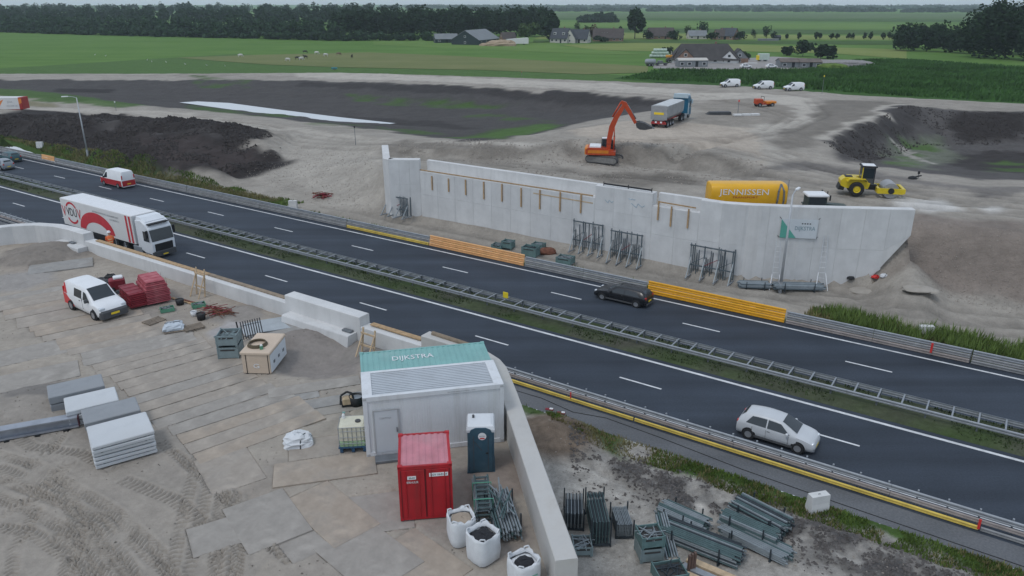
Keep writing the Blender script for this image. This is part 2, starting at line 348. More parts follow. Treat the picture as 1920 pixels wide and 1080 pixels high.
# pit soil
paint([(-100, 149), (400, 149), (640, 153), (800, 158), (1000, 169), (1150, 179), (1285, 189), (1290, 200), (1180, 214), (1080, 232), (1010, 252), (950, 262), (880, 263), (740, 247), (600, 231), (450, 214), (330, 204), (250, 197), (0, 179), (-100, 172)], C_PIT)
paint([(560, 153), (800, 159), (1000, 170), (1150, 180), (1280, 190), (1240, 200), (1100, 195), (900, 178), (700, 168), (560, 160)], C_PITD, .9)  # bank shading of the back slope, painted as a darker strip
paint([(100, 166), (215, 168), (210, 175), (110, 172)], C_SOIL, .9, 1)
paint([(640, 215), (760, 235), (900, 245), (880, 235), (760, 222)], C_PITD, .8)
for q in ([(820, 257), (950, 262), (1060, 236), (1040, 230), (940, 240)], [(860, 212), (950, 215), (1040, 225), (1020, 230), (900, 222)], [(335, 204), (480, 218), (560, 219), (460, 208), (360, 197)], [(640, 175), (860, 190), (1000, 196), (900, 204), (700, 196)], [(360, 140), (460, 150), (460, 165), (380, 165)], [(560, 232), (740, 246), (820, 256), (800, 246), (640, 230)]):
    paint(q, C_GRASS*.8, .85, 2, 5)
paint([(825, 257), (950, 261), (1050, 238), (1040, 232), (950, 243)], C_GRASS*1.0, .85, 1)
paint([(-100, 160), (0, 166), (120, 176), (280, 198), (230, 202), (100, 190), (0, 182), (-100, 175)], C_GRASS*.9, .9)
paint([(-100, 178), (0, 183), (90, 190), (110, 200), (0, 196), (-100, 185)], C_DRY, .7)
# spoil heap beside the motorway
paint([(-200, 200), (0, 215), (40, 206), (110, 207), (150, 215), (220, 212), (350, 222), (450, 232), (503, 243), (500, 262), (440, 280), (510, 282), (539, 285), (540, 304), (505, 324), (430, 338), (300, 330), (200, 312), (100, 296), (0, 282), (-200, 258)], C_SOIL*1.15)
paint([(60, 226), (200, 222), (330, 236), (410, 250), (395, 258), (280, 248), (150, 232), (60, 236)], C_PIT*1.5, .6, 2, 4)
paint([(260, 250), (420, 270), (500, 300), (430, 325), (330, 315)], np.array([.062, .050, .048]), .7, 3)
# platform of road plates round the tipper, haul roads
paint([(1080, 245), (1180, 228), (1300, 232), (1420, 238), (1440, 300), (1300, 283), (1130, 263)], C_PLATE, .95, 1)
paint([(1300, 196), (1340, 186), (1440, 184), (1490, 198), (1480, 218), (1400, 236), (1310, 232)], C_SANDD*1.35, .8)
paint([(1290, 176), (1420, 174), (1500, 180), (1545, 200), (1530, 225), (1450, 250), (1400, 244), (1470, 224), (1495, 205), (1470, 192), (1400, 184), (1290, 188)], C_SANDL*1.05, .85, 1)
paint([(1440, 250), (1530, 225), (1500, 290), (1440, 305)], C_SANDL*.95, .7)
paint([(560, 134), (900, 146), (1150, 158), (1300, 172), (1300, 182), (1150, 172), (1000, 163), (800, 152), (560, 146)], C_SANDL*1.05, .8, 1)
paint([(-100, 200), (150, 203), (300, 208), (560, 240), (760, 265), (1000, 268), (1000, 277), (760, 273), (560, 250), (400, 228), (150, 212), (-100, 202)], C_SANDL, .8)
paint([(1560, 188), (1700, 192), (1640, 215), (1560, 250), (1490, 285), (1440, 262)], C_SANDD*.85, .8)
paint([(1090, 266), (1180, 270), (1440, 307), (1450, 328), (1300, 310), (1180, 298), (1090, 292)], C_SANDD*.9, .85)  # bank face below the platform, its shade painted in as darker sand
paint([(740, 265), (1000, 280), (1060, 262), (1080, 296), (900, 294), (740, 288)], C_SANDD*1.0, .8, 1)  # haul-road bank face, darkened in colour to show its shading
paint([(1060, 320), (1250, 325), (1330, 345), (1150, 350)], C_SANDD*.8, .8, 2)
paint([(1650, 366), (1760, 372), (1800, 388), (1740, 392), (1660, 380)], np.array([.62, .60, .57]), .9, 1); paint([(1820, 385), (1880, 384), (1890, 392), (1830, 392)], np.array([.6, .58, .55]), .8, 1)
paint([(1440, 305), (1560, 325), (1920, 372), (1920, 355), (1640, 325), (1500, 300)], C_PIT*1.9, .7, 1)
# right-hand pit
paint([(1545, 268), (1590, 243), (1640, 223), (1700, 197), (1760, 203), (1850, 208), (2050, 210), (2050, 340), (1820, 335), (1720, 322), (1640, 312), (1590, 302)], C_PIT*1.3)
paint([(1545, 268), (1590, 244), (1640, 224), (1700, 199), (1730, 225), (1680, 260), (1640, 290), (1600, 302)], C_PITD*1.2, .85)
paint([(1770, 218), (1860, 205), (1930, 215), (1920, 262), (1800, 268)], C_SOIL, .9)
paint([(1760, 288), (1850, 282), (1960, 290), (1960, 325), (1840, 322), (1780, 310)], C_SOIL*1.1, .8)
paint([(1650, 303), (1700, 262), (1780, 262), (1800, 290), (1740, 318)], np.array([.15, .165, .125]), .8, 2)
for q in ([(1650, 302), (1690, 275), (1730, 290), (1720, 316)], [(1690, 262), (1780, 262), (1770, 285), (1720, 280)], [(1860, 305), (1960, 300), (1960, 330), (1880, 328)]): paint(q, C_GRASS, .85, 2, 4)
paint([(1684, 270), (1700, 272), (1755, 308), (1748, 311)], np.array([.33, .31, .28]), .9, 0)
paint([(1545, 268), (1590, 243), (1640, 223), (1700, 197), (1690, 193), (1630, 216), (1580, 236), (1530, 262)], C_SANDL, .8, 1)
paint([(1700, 395), (1780, 415), (1960, 425), (1960, 560), (1780, 545), (1640, 520), (1690, 470)], np.array([.205, .172, .148]), .9)
paint([(560, 245), (720, 270), (705, 400), (640, 385), (520, 330)], C_SANDL*.9, .6, 3)
# foot of the wall, verges, fields
sn_n = N_
strip = np.clip((61.2-sn_n+(fbm(FX/3, FY/3, 71)-.5)*3)/1.6, 0, 1)[..., None]
left = (S_ < -74)[..., None]; right = (S_ > -11)[..., None]
FC = np.where(left | right, FC*(1-strip)+C_WEED*strip, FC)
strip2 = np.clip((58.6-sn_n+(fbm(FX/2.5, FY/2.5, 73)-.5)*2.4)/.8, 0, 1)[..., None]*np.clip((fbm(FX/5, FY/5, 74)-.40)*6, 0, 1)[..., None]
FC = FC*(1-strip2)+C_WEED*strip2
fm = blur((inpoly(FX+(fbm(FX/5, FY/5, 61)-.5)*4, FY-1+(fbm(FX/5, FY/5, 62)-.5)*4, fieldpoly)).astype(float), 1)[..., None]
MAIZE = np.array([.028, .066, .020])
fc = np.where((FX > 45)[..., None], MAIZE, C_GRASS)
FC = FC*(1-fm)+fc*fm
# relief
calm = np.where(infield, .05, 1.0)*np.clip((N_-57)/3, .05, 1)
heapm = inpoly(FX, FY, zone([(-200, 200), (0, 215), (220, 212), (503, 243), (537, 290), (430, 330), (200, 304), (0, 275), (-200, 252)])).astype(float)
heapm = blur(heapm, 3)
pitm = blur(inpoly(FX, FY, zone([(1545, 268), (1640, 224), (1700, 199), (1960, 210), (1960, 300), (1640, 305)])).astype(float), 2)
FZ = FZ+calm*((fbm(FX/9, FY/9, 81)-.5)*.30+(fbm(FX/2.2, FY/2.2, 83)-.5)*.20)+heapm*((fbm(FX/5, FY/5, 85)-.5)*1.5+(fbm(FX/1.8, FY/1.8, 87)-.5)*1.5)+pitm*((fbm(FX/2, FY/2, 89)-.5)*1.0)
# wheel tracks of the works traffic pressed into the haul roads
def tracks(pxs, w=2.2, depth=.10):
    global FZ, FC
    for off in (-.9, .9):
        pts = [tuple(G(*p)[:2]) for p in pxs]; d, al, sg_ = polydist(FX, FY, pts)
        m = np.exp(-((sg_-off)/.45)**2)*(d < 2.5); FZ = FZ-m*depth*2.4; FC = FC*(1-.22*m[..., None])
tracks([(1480, 290), (1560, 318), (1700, 350), (1920, 372)]); tracks([(1440, 320), (1560, 340), (1740, 368), (1920, 385)]); tracks([(1200, 285), (1330, 300), (1500, 340)]); tracks([(740, 295), (900, 305), (1090, 320), (1300, 335)]); tracks([(1500, 360), (1650, 390), (1920, 410)])
tracks([(1330, 180), (1420, 200), (1480, 220), (1440, 245), (1350, 260), (1250, 262)]); tracks([(100, 207), (300, 213), (500, 236), (700, 266), (900, 273)]); tracks([(1600, 545), (1700, 560), (1920, 600)]); tracks([(1500, 560), (1700, 600), (1920, 620)]); tracks([(620, 395), (900, 450), (1300, 530)])
for pts_ in ([(760, 300), (950, 312), (1200, 330), (1350, 345)], [(1180, 262), (1300, 270), (1420, 290), (1530, 318), (1700, 358)], [(1520, 190), (1545, 215), (1480, 245), (1380, 262), (1250, 258)], [(900, 160), (1100, 170), (1290, 182), (1400, 195)], [(200, 142), (500, 142), (800, 152), (1100, 165), (1300, 178)], [(1700, 380), (1800, 388), (1920, 395)], [(540, 260), (650, 276), (800, 284)], [(1460, 340), (1600, 362), (1800, 378)], [(1600, 580), (1750, 590), (1920, 640)], [(1180, 500), (1400, 545), (1600, 560)]): tracks(pts_, depth=.07)
M_TERR = mat_attr('site_ground', var=.15, scale=.25, fine=1.2, bump=.8, bscale=.8, bdist=.5)
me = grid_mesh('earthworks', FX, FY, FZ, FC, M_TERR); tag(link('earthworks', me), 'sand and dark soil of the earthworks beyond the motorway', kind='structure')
TB = tri_grid_bvh(FX, FY, FZ)
# ------------------------------------------------------------------ far ground and fields
def sheet(name, pts, m, label=None, z=None, sub=None):
    b = MB(); b.add([Vector(p) if z is None else Vector((p[0], p[1], z)) for p in pts], [tuple(range(len(pts)))]); o = b.build(name, m, fix=False)
    me = o.data
    if me.polygons[0].normal.z < 0: me.flip_normals()
    return tag(o, label, kind='structure')
def field_mat(name, c1, c2, rot=0, stripe=.12, var=.3):
    m = bpy.data.materials.new(name); m.use_nodes = True; nt = m.node_tree; b = nt.nodes['Principled BSDF']; b.inputs['Roughness'].default_value = .95; b.inputs['Specular IOR Level'].default_value = .05
    tc = nt.nodes.new('ShaderNodeTexCoord'); mp = nt.nodes.new('ShaderNodeMapping'); mp.inputs['Rotation'].default_value = (0, 0, rot); mp.inputs['Scale'].default_value = (.004, .06, 1)
    nt.links.new(tc.outputs['Object'], mp.inputs[0])
    n1 = nt.nodes.new('ShaderNodeTexNoise'); n1.inputs['Scale'].default_value = 1; n1.inputs['Detail'].default_value = 8; n1.inputs['Roughness'].default_value = .7; nt.links.new(mp.outputs[0], n1.inputs[0])
    n2 = nt.nodes.new('ShaderNodeTexNoise'); n2.inputs['Scale'].default_value = .03; n2.inputs['Detail'].default_value = 9; n2.inputs['Roughness'].default_value = .7; nt.links.new(tc.outputs['Object'], n2.inputs[0])
    ad = nt.nodes.new('ShaderNodeMath'); ad.operation = 'ADD'; nt.links.new(n1.outputs[0], ad.inputs[0]); nt.links.new(n2.outputs[0], ad.inputs[1])
    mr = nt.nodes.new('ShaderNodeMapRange'); mr.inputs[1].default_value = .75; mr.inputs[2].default_value = 1.25; nt.links.new(ad.outputs[0], mr.inputs[0])
    mx = nt.nodes.new('ShaderNodeMix'); mx.data_type = 'RGBA'; mx.inputs[6].default_value = (*c1, 1); mx.inputs[7].default_value = (*c2, 1); nt.links.new(mr.outputs[0], mx.inputs['Factor'])
    nt.links.new(mx.outputs[2], b.inputs['Base Color']); MATS[name] = m; return m
M_MEADOW = field_mat('meadow', (.078, .155, .034), (.118, .205, .052), R(20))
M_STUB = field_mat('mown', (.125, .155, .058), (.185, .192, .085), R(15)); M_PALE = field_mat('pale_meadow', (.16, .205, .06), (.21, .245, .08), R(5))
M_MID = field_mat('mid_meadow', (.10, .175, .044), (.14, .225, .06), R(5)); M_DK = field_mat('dark_meadow', (.05, .096, .03), (.075, .125, .04), R(5))
M_MAIZE = field_mat('maize', (.034, .084, .020), (.056, .116, .032), R(70)); M_FARF = field_mat('far_meadow', (.07, .12, .045), (.12, .165, .07), R(0))
b = MB(); Q = [(-330, -20), (70, -20), (70, 246), (-330, 246)]; BIG = 9000
inner = [SN(*q, -.02) for q in Q]; outer = [SN(s, n, -.02) for s, n in ((-BIG, -BIG), (BIG, -BIG), (BIG, BIG), (-BIG, BIG))]
b.add(inner+outer, [(0, 1, 5, 4), (1, 2, 6, 5), (2, 3, 7, 6), (3, 0, 4, 7)])
tag(b.build('ground', M_MEADOW, fix=True), 'flat green polder meadows reaching to the horizon', kind='structure')
def fld(name, px, m, z, label): return sheet(name, [P(x, y, z) for x, y in px], m, label)
fld('mown_field', [(330, 108), (480, 103), (690, 98), (860, 105), (1215, 124), (1215, 136), (1100, 139), (900, 131), (640, 126), (500, 121)], M_STUB, .10, 'mown tan field with grazing cattle behind the haul road')
fld('meadow', [(700, 74), (1040, 80), (1050, 86), (1230, 103), (1100, 101), (900, 92), (700, 84)], M_MID, .08, 'smooth green meadow in front of the dark barn')
fld('pale_meadow', [(1050, 84), (1250, 79), (1700, 93), (1700, 110), (1560, 100), (1390, 96), (1250, 96), (1120, 94)], M_PALE, .10, 'yellow-green meadow behind the thatched farm')
fld('maize_field', [(1150, 147), (1240, 130), (1500, 130), (1560, 124), (1600, 112), (1690, 110), (1960, 131), (2100, 136), (2100, 212), (1900, 198), (1700, 186), (1500, 173), (1300, 160)], M_MAIZE, .06, 'dark green maize field behind the parked white vans')
fld('road_verge', [(1000, 75), (1700, 77), (1700, 84), (1000, 79)], M_DK, .12, 'dark green roadside strip under the row of small trees')
fld('pale_meadow', [(1040, 60), (1710, 68), (1710, 75), (1000, 73)], M_PALE, .14, 'yellow-green meadow right behind the row of small trees')
fld('dark_meadow', [(1040, 52), (1900, 59), (1900, 67), (1040, 59)], M_DK, .14, 'dark green strip of field behind the brick houses')
fld('far_meadow', [(1040, 41), (1900, 46), (1900, 57), (1040, 51)], M_MID, .18, 'mid green far field above the lone dark wood')
fld('far_dark_meadow', [(1040, 34), (1900, 37), (1900, 42), (1040, 37)], M_DK, .2, 'thin dark green strip of very far field')
fld('far_meadow', [(1000, 24), (1900, 26), (1900, 36), (1000, 33)], M_FARF, .3, 'pale hazy far field in front of the skyline trees')
# ------------------------------------------------------------------ water
M_WATER = mat('pond_water', (.50, .51, .52), rough=.1, var=.04, scale=.1, spec=.6)  # pale base colour carries the reflected sky
sheet('water', [P(x, y, -1.45) for x, y in [(336, 192), (370, 190), (430, 193), (520, 205), (640, 220), (742, 231), (715, 234), (640, 232), (560, 224), (460, 209), (380, 198)]], M_WATER, 'long pale pool of water lying in the dark pit')
sheet('water', [P(x, y, -.93) for x, y in [(183, 177), (205, 176.3), (207, 177.6), (184, 178.6)]], M_WATER, 'tiny pale puddle in the pit at the far left')
# ------------------------------------------------------------------ motorway
def asphalt(name, c, var, wear):
    m = bpy.data.materials.new(name); m.use_nodes = True; nt = m.node_tree; b = nt.nodes['Principled BSDF']; b.inputs['Roughness'].default_value = .75; b.inputs['Specular IOR Level'].default_value = .25
    tc = nt.nodes.new('ShaderNodeTexCoord'); mp = nt.nodes.new('ShaderNodeMapping'); mp.inputs['Rotation'].default_value = (0, 0, -TH); mp.inputs['Scale'].default_value = (.010, .55, 1)
    nt.links.new(tc.outputs['Object'], mp.inputs[0]); col = None
    prev = None
    for src, sc, v in ((mp.outputs[0], 1.0, wear), (tc.outputs['Object'], .25, var), (tc.outputs['Object'], 9.0, var*1.2)):
        n = nt.nodes.new('ShaderNodeTexNoise'); n.inputs['Scale'].default_value = sc; n.inputs['Detail'].default_value = 7; nt.links.new(src, n.inputs[0])
        r = nt.nodes.new('ShaderNodeMapRange'); r.inputs[1].default_value = .3; r.inputs[2].default_value = .7; r.inputs[3].default_value = 1-v; r.inputs[4].default_value = 1+v; nt.links.new(n.outputs[0], r.inputs[0])
        x = nt.nodes.new('ShaderNodeMix'); x.data_type = 'RGBA'; x.blend_type = 'MULTIPLY'; x.inputs['Factor'].default_value = 1
        if prev is None: x.inputs[6].default_value = (*c, 1)
        else: nt.links.new(prev, x.inputs[6])
        nt.links.new(r.outputs[0], x.inputs[7]); prev = x.outputs[2]
    nt.links.new(prev, b.inputs['Base Color']); MATS[name] = m; return m
M_ASPH = asphalt('asphalt', (.038, .048, .064), .13, .26); M_ASPH_OLD = asphalt('old_asphalt', (.125, .130, .138), .14, .12)
M_PAINT = mat('road_paint', (.62, .63, .64), rough=.6, var=.2, scale=.8, dirt=(.30, .31, .32), dirt_amt=.5, dscale=2)
S0, S1 = -420, 130
hw = tag(sheet('motorway', [SN(S0, 36.5, .008), SN(S1, 36.5, .008), SN(S1, 57.1, .008), SN(S0, 57.1, .008)], M_ASPH), 'dark asphalt four lane motorway')
sheet('hard_shoulder', [SN(S0, 34.65, .004), SN(S1, 34.65, .004), SN(S1, 36.9, .004), SN(S0, 36.9, .004)], M_ASPH_OLD, 'older grey asphalt strip beside the near barrier')
hw_loc = hw.location
def strip_mark(name, n, w, s0=S0, s1=S1):
    MB().add([SN(s0, n-w/2, .014), SN(s1, n-w/2, .014), SN(s1, n+w/2, .014), SN(s0, n+w/2, .014)], [(0, 1, 2, 3)]).build(name, M_PAINT, hw, fix=False)
for n_, w_ in ((44.72, .24), (37.95, .2), (55.95, .20), (49.0, .2)): strip_mark('edge_line', n_, w_)
dm = MB().add([SN(0, -.075, 0), SN(3, -.075, 0), SN(3, .075, 0), SN(0, .075, 0)], [(0, 1, 2, 3)]).mesh('lane_dash', M_PAINT, fix=False)
for k in range(-12, 10):
    link('lane_dash', dm, hw, SN(-67.2+12*k, 41.36, .014)); link('lane_dash', dm, hw, SN(-103.2+12*k, 52.34, .014))
    if k > 6: link('lane_dash', dm, hw, SN(-103.2+12*(k+3), 52.34, .014))
# median
ms = np.arange(-180, 60, .5); mn = np.linspace(45.25, 48.55, 9); MS, MN = np.meshgrid(ms, mn); MX, MY = RD[0]*MS+RN[0]*MN, RD[1]*MS+RN[1]*MN
prof = np.clip(np.minimum(MN-45.25, 48.55-MN)/.5, 0, 1); MZ = .012+prof*(.10+.10*fbm(MX, MY, 5))
mc = fbm(MX/2.5, MY/2.5, 8)[..., None]; mcol = np.array([.085, .078, .068])*(1-mc)+C_WEED*.8*mc
tag(link('median_strip', grid_mesh('median_strip', MX, MY, MZ, mcol, mat_attr('median_ground', fine=3))), 'soil and weeds under the central guard rail', kind='structure')
# ------------------------------------------------------------------ near low ground beside the motorway
lx = np.arange(-60, 70, 2.0); 
sheet('ground_base', [SN(-330, -20, -.6), SN(70, -20, -.6), SN(70, 34.7, -.6), SN(-330, 34.7, -.6)], mat('base_sand', tuple(C_SAND), bump=.2), 'plain sandy ground around the yard')
gx = np.arange(-3, 40, .16); gy = np.arange(10, 46, .16); LX, LY = np.meshgrid(gx, gy); LN = LX*RN[0]+LY*RN[1]; LS = LX*RD[0]+LY*RD[1]
LC = np.empty(LX.shape+(3,)); LC[:] = np.array([.345, .325, .295])
a = np.clip((fbm(LX/3.5, LY/3.5, 4)-.42)*3.5, 0, 1)[..., None]; LC = LC*(1-.4*a)+np.array([.15, .142, .132])*.4*a
jn = LN+(fbm(LX/2.2, LY/2.2, 6)-.5)*3.2
dk = np.exp(-((jn-31.7)/1.25)**2)*np.clip((fbm(LX/1.2, LY/1.2, 9)-.28)*4, 0, 1)*np.clip((LX-3)/3, 0, 1)
LC = LC*(1-dk[..., None]*.9)+np.array([.055, .053, .056])*dk[..., None]*.9
gr = np.clip((jn-33.1)/.5, 0, 1)*np.clip((fbm(LX/4, LY/4, 10)-.30)*5, 0, 1); LC = LC*(1-gr[..., None])+C_WEED*gr[..., None]
LZ = .02+(fbm(LX/4, LY/4, 12)-.5)*.25+(fbm(LX/.9, LY/.9, 13)-.5)*.20+(fbm(LX/.35, LY/.35, 14)-.5)*.10+dk*.20+gr*.06
LZ = LZ*np.clip((34.75-LN)/.8, 0, 1)-.01
moundc = P(1035, 815, .2); md = np.hypot(LX-moundc.x, (LY-moundc.y)*1.0); mm = np.clip(1-md/2.9, 0, 1); LZ += mm*1.0; LC = LC*(1-np.clip(mm*3, 0, 1)[..., None])+np.array([.165, .128, .098])*np.clip(mm*3, 0, 1)[..., None]
for pts in ([(1350, 1000), (1500, 1020), (1700, 1080)], [(1180, 880), (1300, 900), (1480, 985), (1700, 1050), (1900, 1110)], [(1120, 860), (1250, 930), (1420, 1000)]):
    w = [tuple(P(*p)[:2]) for p in pts]; d, al, sg_ = polydist(LX, LY, w)
    for off in (-.8, .8): m = np.exp(-((sg_-off)/.22)**2)*(d < 1.6); LZ -= m*.07; LC = LC*(1-.15*m[..., None])
M_LOW = mat_attr('low_ground', var=.30, scale=.6, fine=2.2, bump=.9, bscale=4, bdist=.08)
tag(link('low_ground', grid_mesh('low_ground', LX, LY, LZ, LC, M_LOW, keep=LN < 34.8)), 'grey sandy storage ground between wing wall and motorway', kind='structure')
LB = tri_grid_bvh(LX, LY, LZ)
# ------------------------------------------------------------------ yard behind the near abutment
def wing_x(y): return .56-.171*(y-24.84)
PL = []
M_PLATES = [mat('road_plate_%s' % k, c, rough=.8, var=.20, scale=1.1, spec=.2, dirt=(.255, .235, .21), dirt_amt=.7, dscale=.7, bump=.15, bscale=6) for k, c in (('tan', (.345, .305, .262)), ('grey', (.325, .300, .270)), ('brown', (.36, .305, .25)), ('slate', (.295, .285, .27)))]
def yard_pass(yx, yy, res, first):
    YX, YY = np.meshgrid(yx, yy); YN = YX*RN[0]+YY*RN[1]; YS = YX*RD[0]+YY*RD[1]
    keep = (YN < 28.8) & ((YX < wing_x(YY)+.35) | (YY < 19.9)) & (YS > -69-(27-YN)*.9)
    YZm = YZ+(fbm(YX/9, YY/9, 2)-.5)*.08+(fbm(YX/1.3, YY/1.3, 3)-.5)*.03
    YC = np.empty(YX.shape+(3,)); YC[:] = np.array([.338, .302, .258])
    v = fbm(YX/2.6, YY/2.6, 5)[..., None]; YC = YC*(1-.5*np.clip((v-.45)*3, 0, 1))+np.array([.225, .205, .19])*.5*np.clip((v-.45)*3, 0, 1)
    v = fbm(YX/6, YY/6, 7)[..., None]; YC = YC*(1-.45*np.clip((v-.45)*3, 0, 1))+np.array([.345, .29, .235])*.45*np.clip((v-.45)*3, 0, 1)
    def mound(px, py, r, h, c=None, ry=None):
        nonlocal YZm, YC
        q = P(px, py, YZ); d = np.sqrt(((YX-q.x)/r)**2+((YY-q.y)/(ry or r))**2)+(fbm(YX/1.2, YY/1.2, 19)-.5)*.5; m = np.clip(1-d, 0, 1); m = m*m*(3-2*m); YZm = YZm+h*m
        if c is not None: k = np.clip(m*4, 0, 1)[..., None]; YC = YC*(1-k)+np.array(c)*k
    mound(85, 478, 4.2, .85, (.22, .195, .17)); mound(445, 590, 2.2, .25, (.27, .245, .22)); mound(560, 640, 2.6, .35, (.235, .21, .19)); mound(610, 672, 3.4, -.6, (.25, .225, .205), 2.6); mound(30, 530, 3, .2, (.3, .28, .26))
    mound(930, 890, 2.0, .12, (.25, .21, .18)); mound(925, 1000, 1.8, .1, (.26, .225, .195)); mound(60, 760, 3.2, .22, (.20, .185, .17)); mound(430, 620, 1.6, .15, (.36, .34, .33)); mound(700, 655, 2.0, -.1, (.24, .22, .2))
    # tyre tracks in the loose sand at the front
    sandm = blur(inpoly(YX+(fbm(YX/1.5, YY/1.5, 23)-.5)*2, YY+(fbm(YX/1.5, YY/1.5, 24)-.5)*2, [tuple(P(x, y, YZ)[:2]) for x, y in [(-200, 770), (120, 735), (200, 790), (330, 790), (360, 850), (470, 930), (540, 1010), (480, 1100), (520, 1300), (-400, 1300)]]).astype(float), 3)
    YC = YC*(1-sandm[..., None]*.8)+np.array([.305, .275, .240])*sandm[..., None]*.8
    YZm += sandm*(.05+(fbm(YX/.7, YY/.7, 25)-.5)*.05)
    def tread(pxs, w=.62, amp=.125, pitch=.2, ang=1.0, sunk=.085):
        nonlocal YZm, YC
        d, al, sg_ = polydist(YX, YY, [tuple(P(x, y, YZ)[:2]) for x, y in pxs]); m = np.clip((w/2-d)/.06, 0, 1)
        ph = (al+np.abs(sg_)*ang)/pitch; bars = (np.sin(ph*2*math.pi) > -.15).astype(float)
        edge = np.exp(-((d-w/2-.10)/.09)**2); fade = np.clip(fbm(YX/1.1, YY/1.1, 27)*2.8-.45, 0, 1)
        YZm = YZm+fade*(m*(bars*amp-sunk)+edge*.03)
    TR = [[(-60, 880), (100, 940), (200, 975), (330, 1090)], [(-60, 835), (80, 880), (220, 965), (300, 1040), (330, 1100)], [(130, 870), (60, 940), (-60, 1000)], [(320, 1100), (340, 990), (370, 860)], [(400, 1100), (410, 1000), (420, 900)], [(110, 1010), (160, 1060), (200, 1120)], [(300, 830), (420, 930), (540, 1050)], [(-40, 760), (60, 840), (150, 850), (210, 880)], [(90, 850), (130, 800), (165, 770)], [(330, 850), (460, 975), (520, 1040)], [(-60, 980), (60, 1000), (200, 1100)], [(230, 900), (330, 940), (400, 1000), (430, 1100)], [(0, 900), (140, 960), (260, 1100)], [(-60, 915), (60, 960), (150, 1010), (230, 1100)], [(-60, 855), (60, 905), (180, 985), (250, 1080)], [(350, 1100), (375, 990), (400, 880)], [(440, 1100), (450, 1000), (440, 930)], [(60, 870), (130, 930), (150, 1000), (120, 1100)], [(20, 1100), (30, 1030), (70, 960)]]
    for i, t_ in enumerate(TR): tread(t_, w=.46+.08*(i % 3), pitch=.19+.02*(i % 4), ang=(.9, -.9, .6, .3)[i % 4])
    gn = inpoly(YX, YY, [tuple(P(x, y, YZ)[:2]) for x, y in [(215, 790), (560, 690), (700, 700), (690, 870), (400, 900)]])
    hid = np.clip((YY-19.9), -6, 0); YZm = np.where(YX > wing_x(YY)+.1, YZm-np.clip((YX-wing_x(YY)-.1)*.7, 0, 4.9), YZm)
    # steel road plates, each its own plate, let into the sand
    def yz0(x, y):
        j = int(np.clip(round((x-yx[0])/res), 0, len(yx)-1)); i = int(np.clip(round((y-yy[0])/res), 0, len(yy)-1)); return YZm[i, j]
    def plate(cx, cy, L, Wd, ang, mi, dz=.0):
        nonlocal YZm
        hs = [yz0(cx+math.cos(ang)*L*a-math.sin(ang)*Wd*c, cy+math.sin(ang)*L*a+math.cos(ang)*Wd*c) for a in (-.45, -.2, 0, .2, .45) for c in (-.4, .4)]
        z = float(np.mean(hs))+dz; first and PL.append((cx, cy, z, L, Wd, ang, mi))
        u_ = (YX-cx)*math.cos(ang)+(YY-cy)*math.sin(ang); v_ = -(YX-cx)*math.sin(ang)+(YY-cy)*math.cos(ang); k = (np.abs(u_) < L/2+.01) & (np.abs(v_) < Wd/2+.01)
        cover = np.clip((fbm(YX/1.4, YY/1.4, 91)-.60)*6, 0, 1)*.5
        YZm = np.where(k, np.minimum(YZm, z-.075+cover*.085), YZm)
    rp = random.Random(3)
    # the long row: plates lie side by side, their joints run away from the camera to the right
    a0, a1 = P(7, 593, YZ), P(160, 680, YZ); a2 = P(372, 868, YZ); ang = R(35.5)
    path_ = [a0-(a1-a0)*.4, a1, a2]; tot = [(path_[0]-path_[1]).length, (path_[1]-path_[2]).length]
    u = Vector((math.cos(ang), math.sin(ang), 0)); t = .5; i = 0
    while t < sum(tot):
        q = path_[0].lerp(path_[1], t/tot[0]) if t < tot[0] else path_[1].lerp(path_[2], (t-tot[0])/tot[1])
        an = ang+R(rp.uniform(-.8, .8))+(R(4) if t > tot[0] else 0); uu = Vector((math.cos(an), math.sin(an), 0)); c = q+uu*(3.0+rp.uniform(-.25, .25))
        plate(c.x, c.y, 5.9, .97, an, rp.choice((0, 0, 1, 2)), rp.uniform(-.006, .012)); t += 1.04; i += 1
    for (x0, y0, L, Wd, an, mi, dz) in [(115, 500, 4.2, 2.3, 28, 3, .03), (95, 560, 5.2, 2.4, 33, 1, 0), (20, 575, 5, 2.4, 33, 0, 0), (60, 660, 5.8, 2.3, 34, 1, 0), (30, 715, 5.8, 2.2, 32, 1, .01), (200, 560, 5.8, 1.0, 30, 1, 0), (590, 725, 4.6, 1.0, 19, 1, .03), (640, 748, 4.8, .95, 21, 3, .02), (540, 745, 3.0, 1.0, 22, 3, .04), (620, 765, 4.2, 1.0, 20, 1, 0), (560, 790, 4.8, 1.0, 24, 0, 0),
            (430, 880, 3.0, 2.2, -55, 0, .0), (500, 975, 3.2, 2.4, -54, 1, 0), (610, 880, 4.2, 1.7, 14, 2, .05), (620, 960, 3.8, 2.0, -46, 2, 0), (560, 985, 3.6, 2.2, -48, 1, .0), (700, 960, 3.0, 2.4, 12, 1, 0), (690, 1040, 3.4, 2.4, -44, 1, 0), (420, 1000, 2.4, 1.8, 30, 1, -.01), (520, 620, 3.4, 1.6, 30, 3, .03), (790, 1050, 3.2, 2.0, -44, 2, -.01), (620, 835, 3.6, 1.6, 16, 0, 0)]:
        q = P(x0, y0, YZ); plate(q.x, q.y, L, Wd, R(an), mi, dz)
    return YX, YY, YZm, YC, keep
FB = (-24.0, -5.4, 14.4, 30.0)
yx0 = np.arange(-50, 6, .12); yy0 = np.arange(12, 64, .12); YX, YY, YZm, YC, keep = yard_pass(yx0, yy0, .12, True)
ix = (yx0 >= FB[0]) & (yx0 <= FB[1]); iy = (yy0 >= FB[2]) & (yy0 <= FB[3]); fx0, fx1, fy0, fy1 = yx0[ix][0], yx0[ix][-1], yy0[iy][0], yy0[iy][-1]
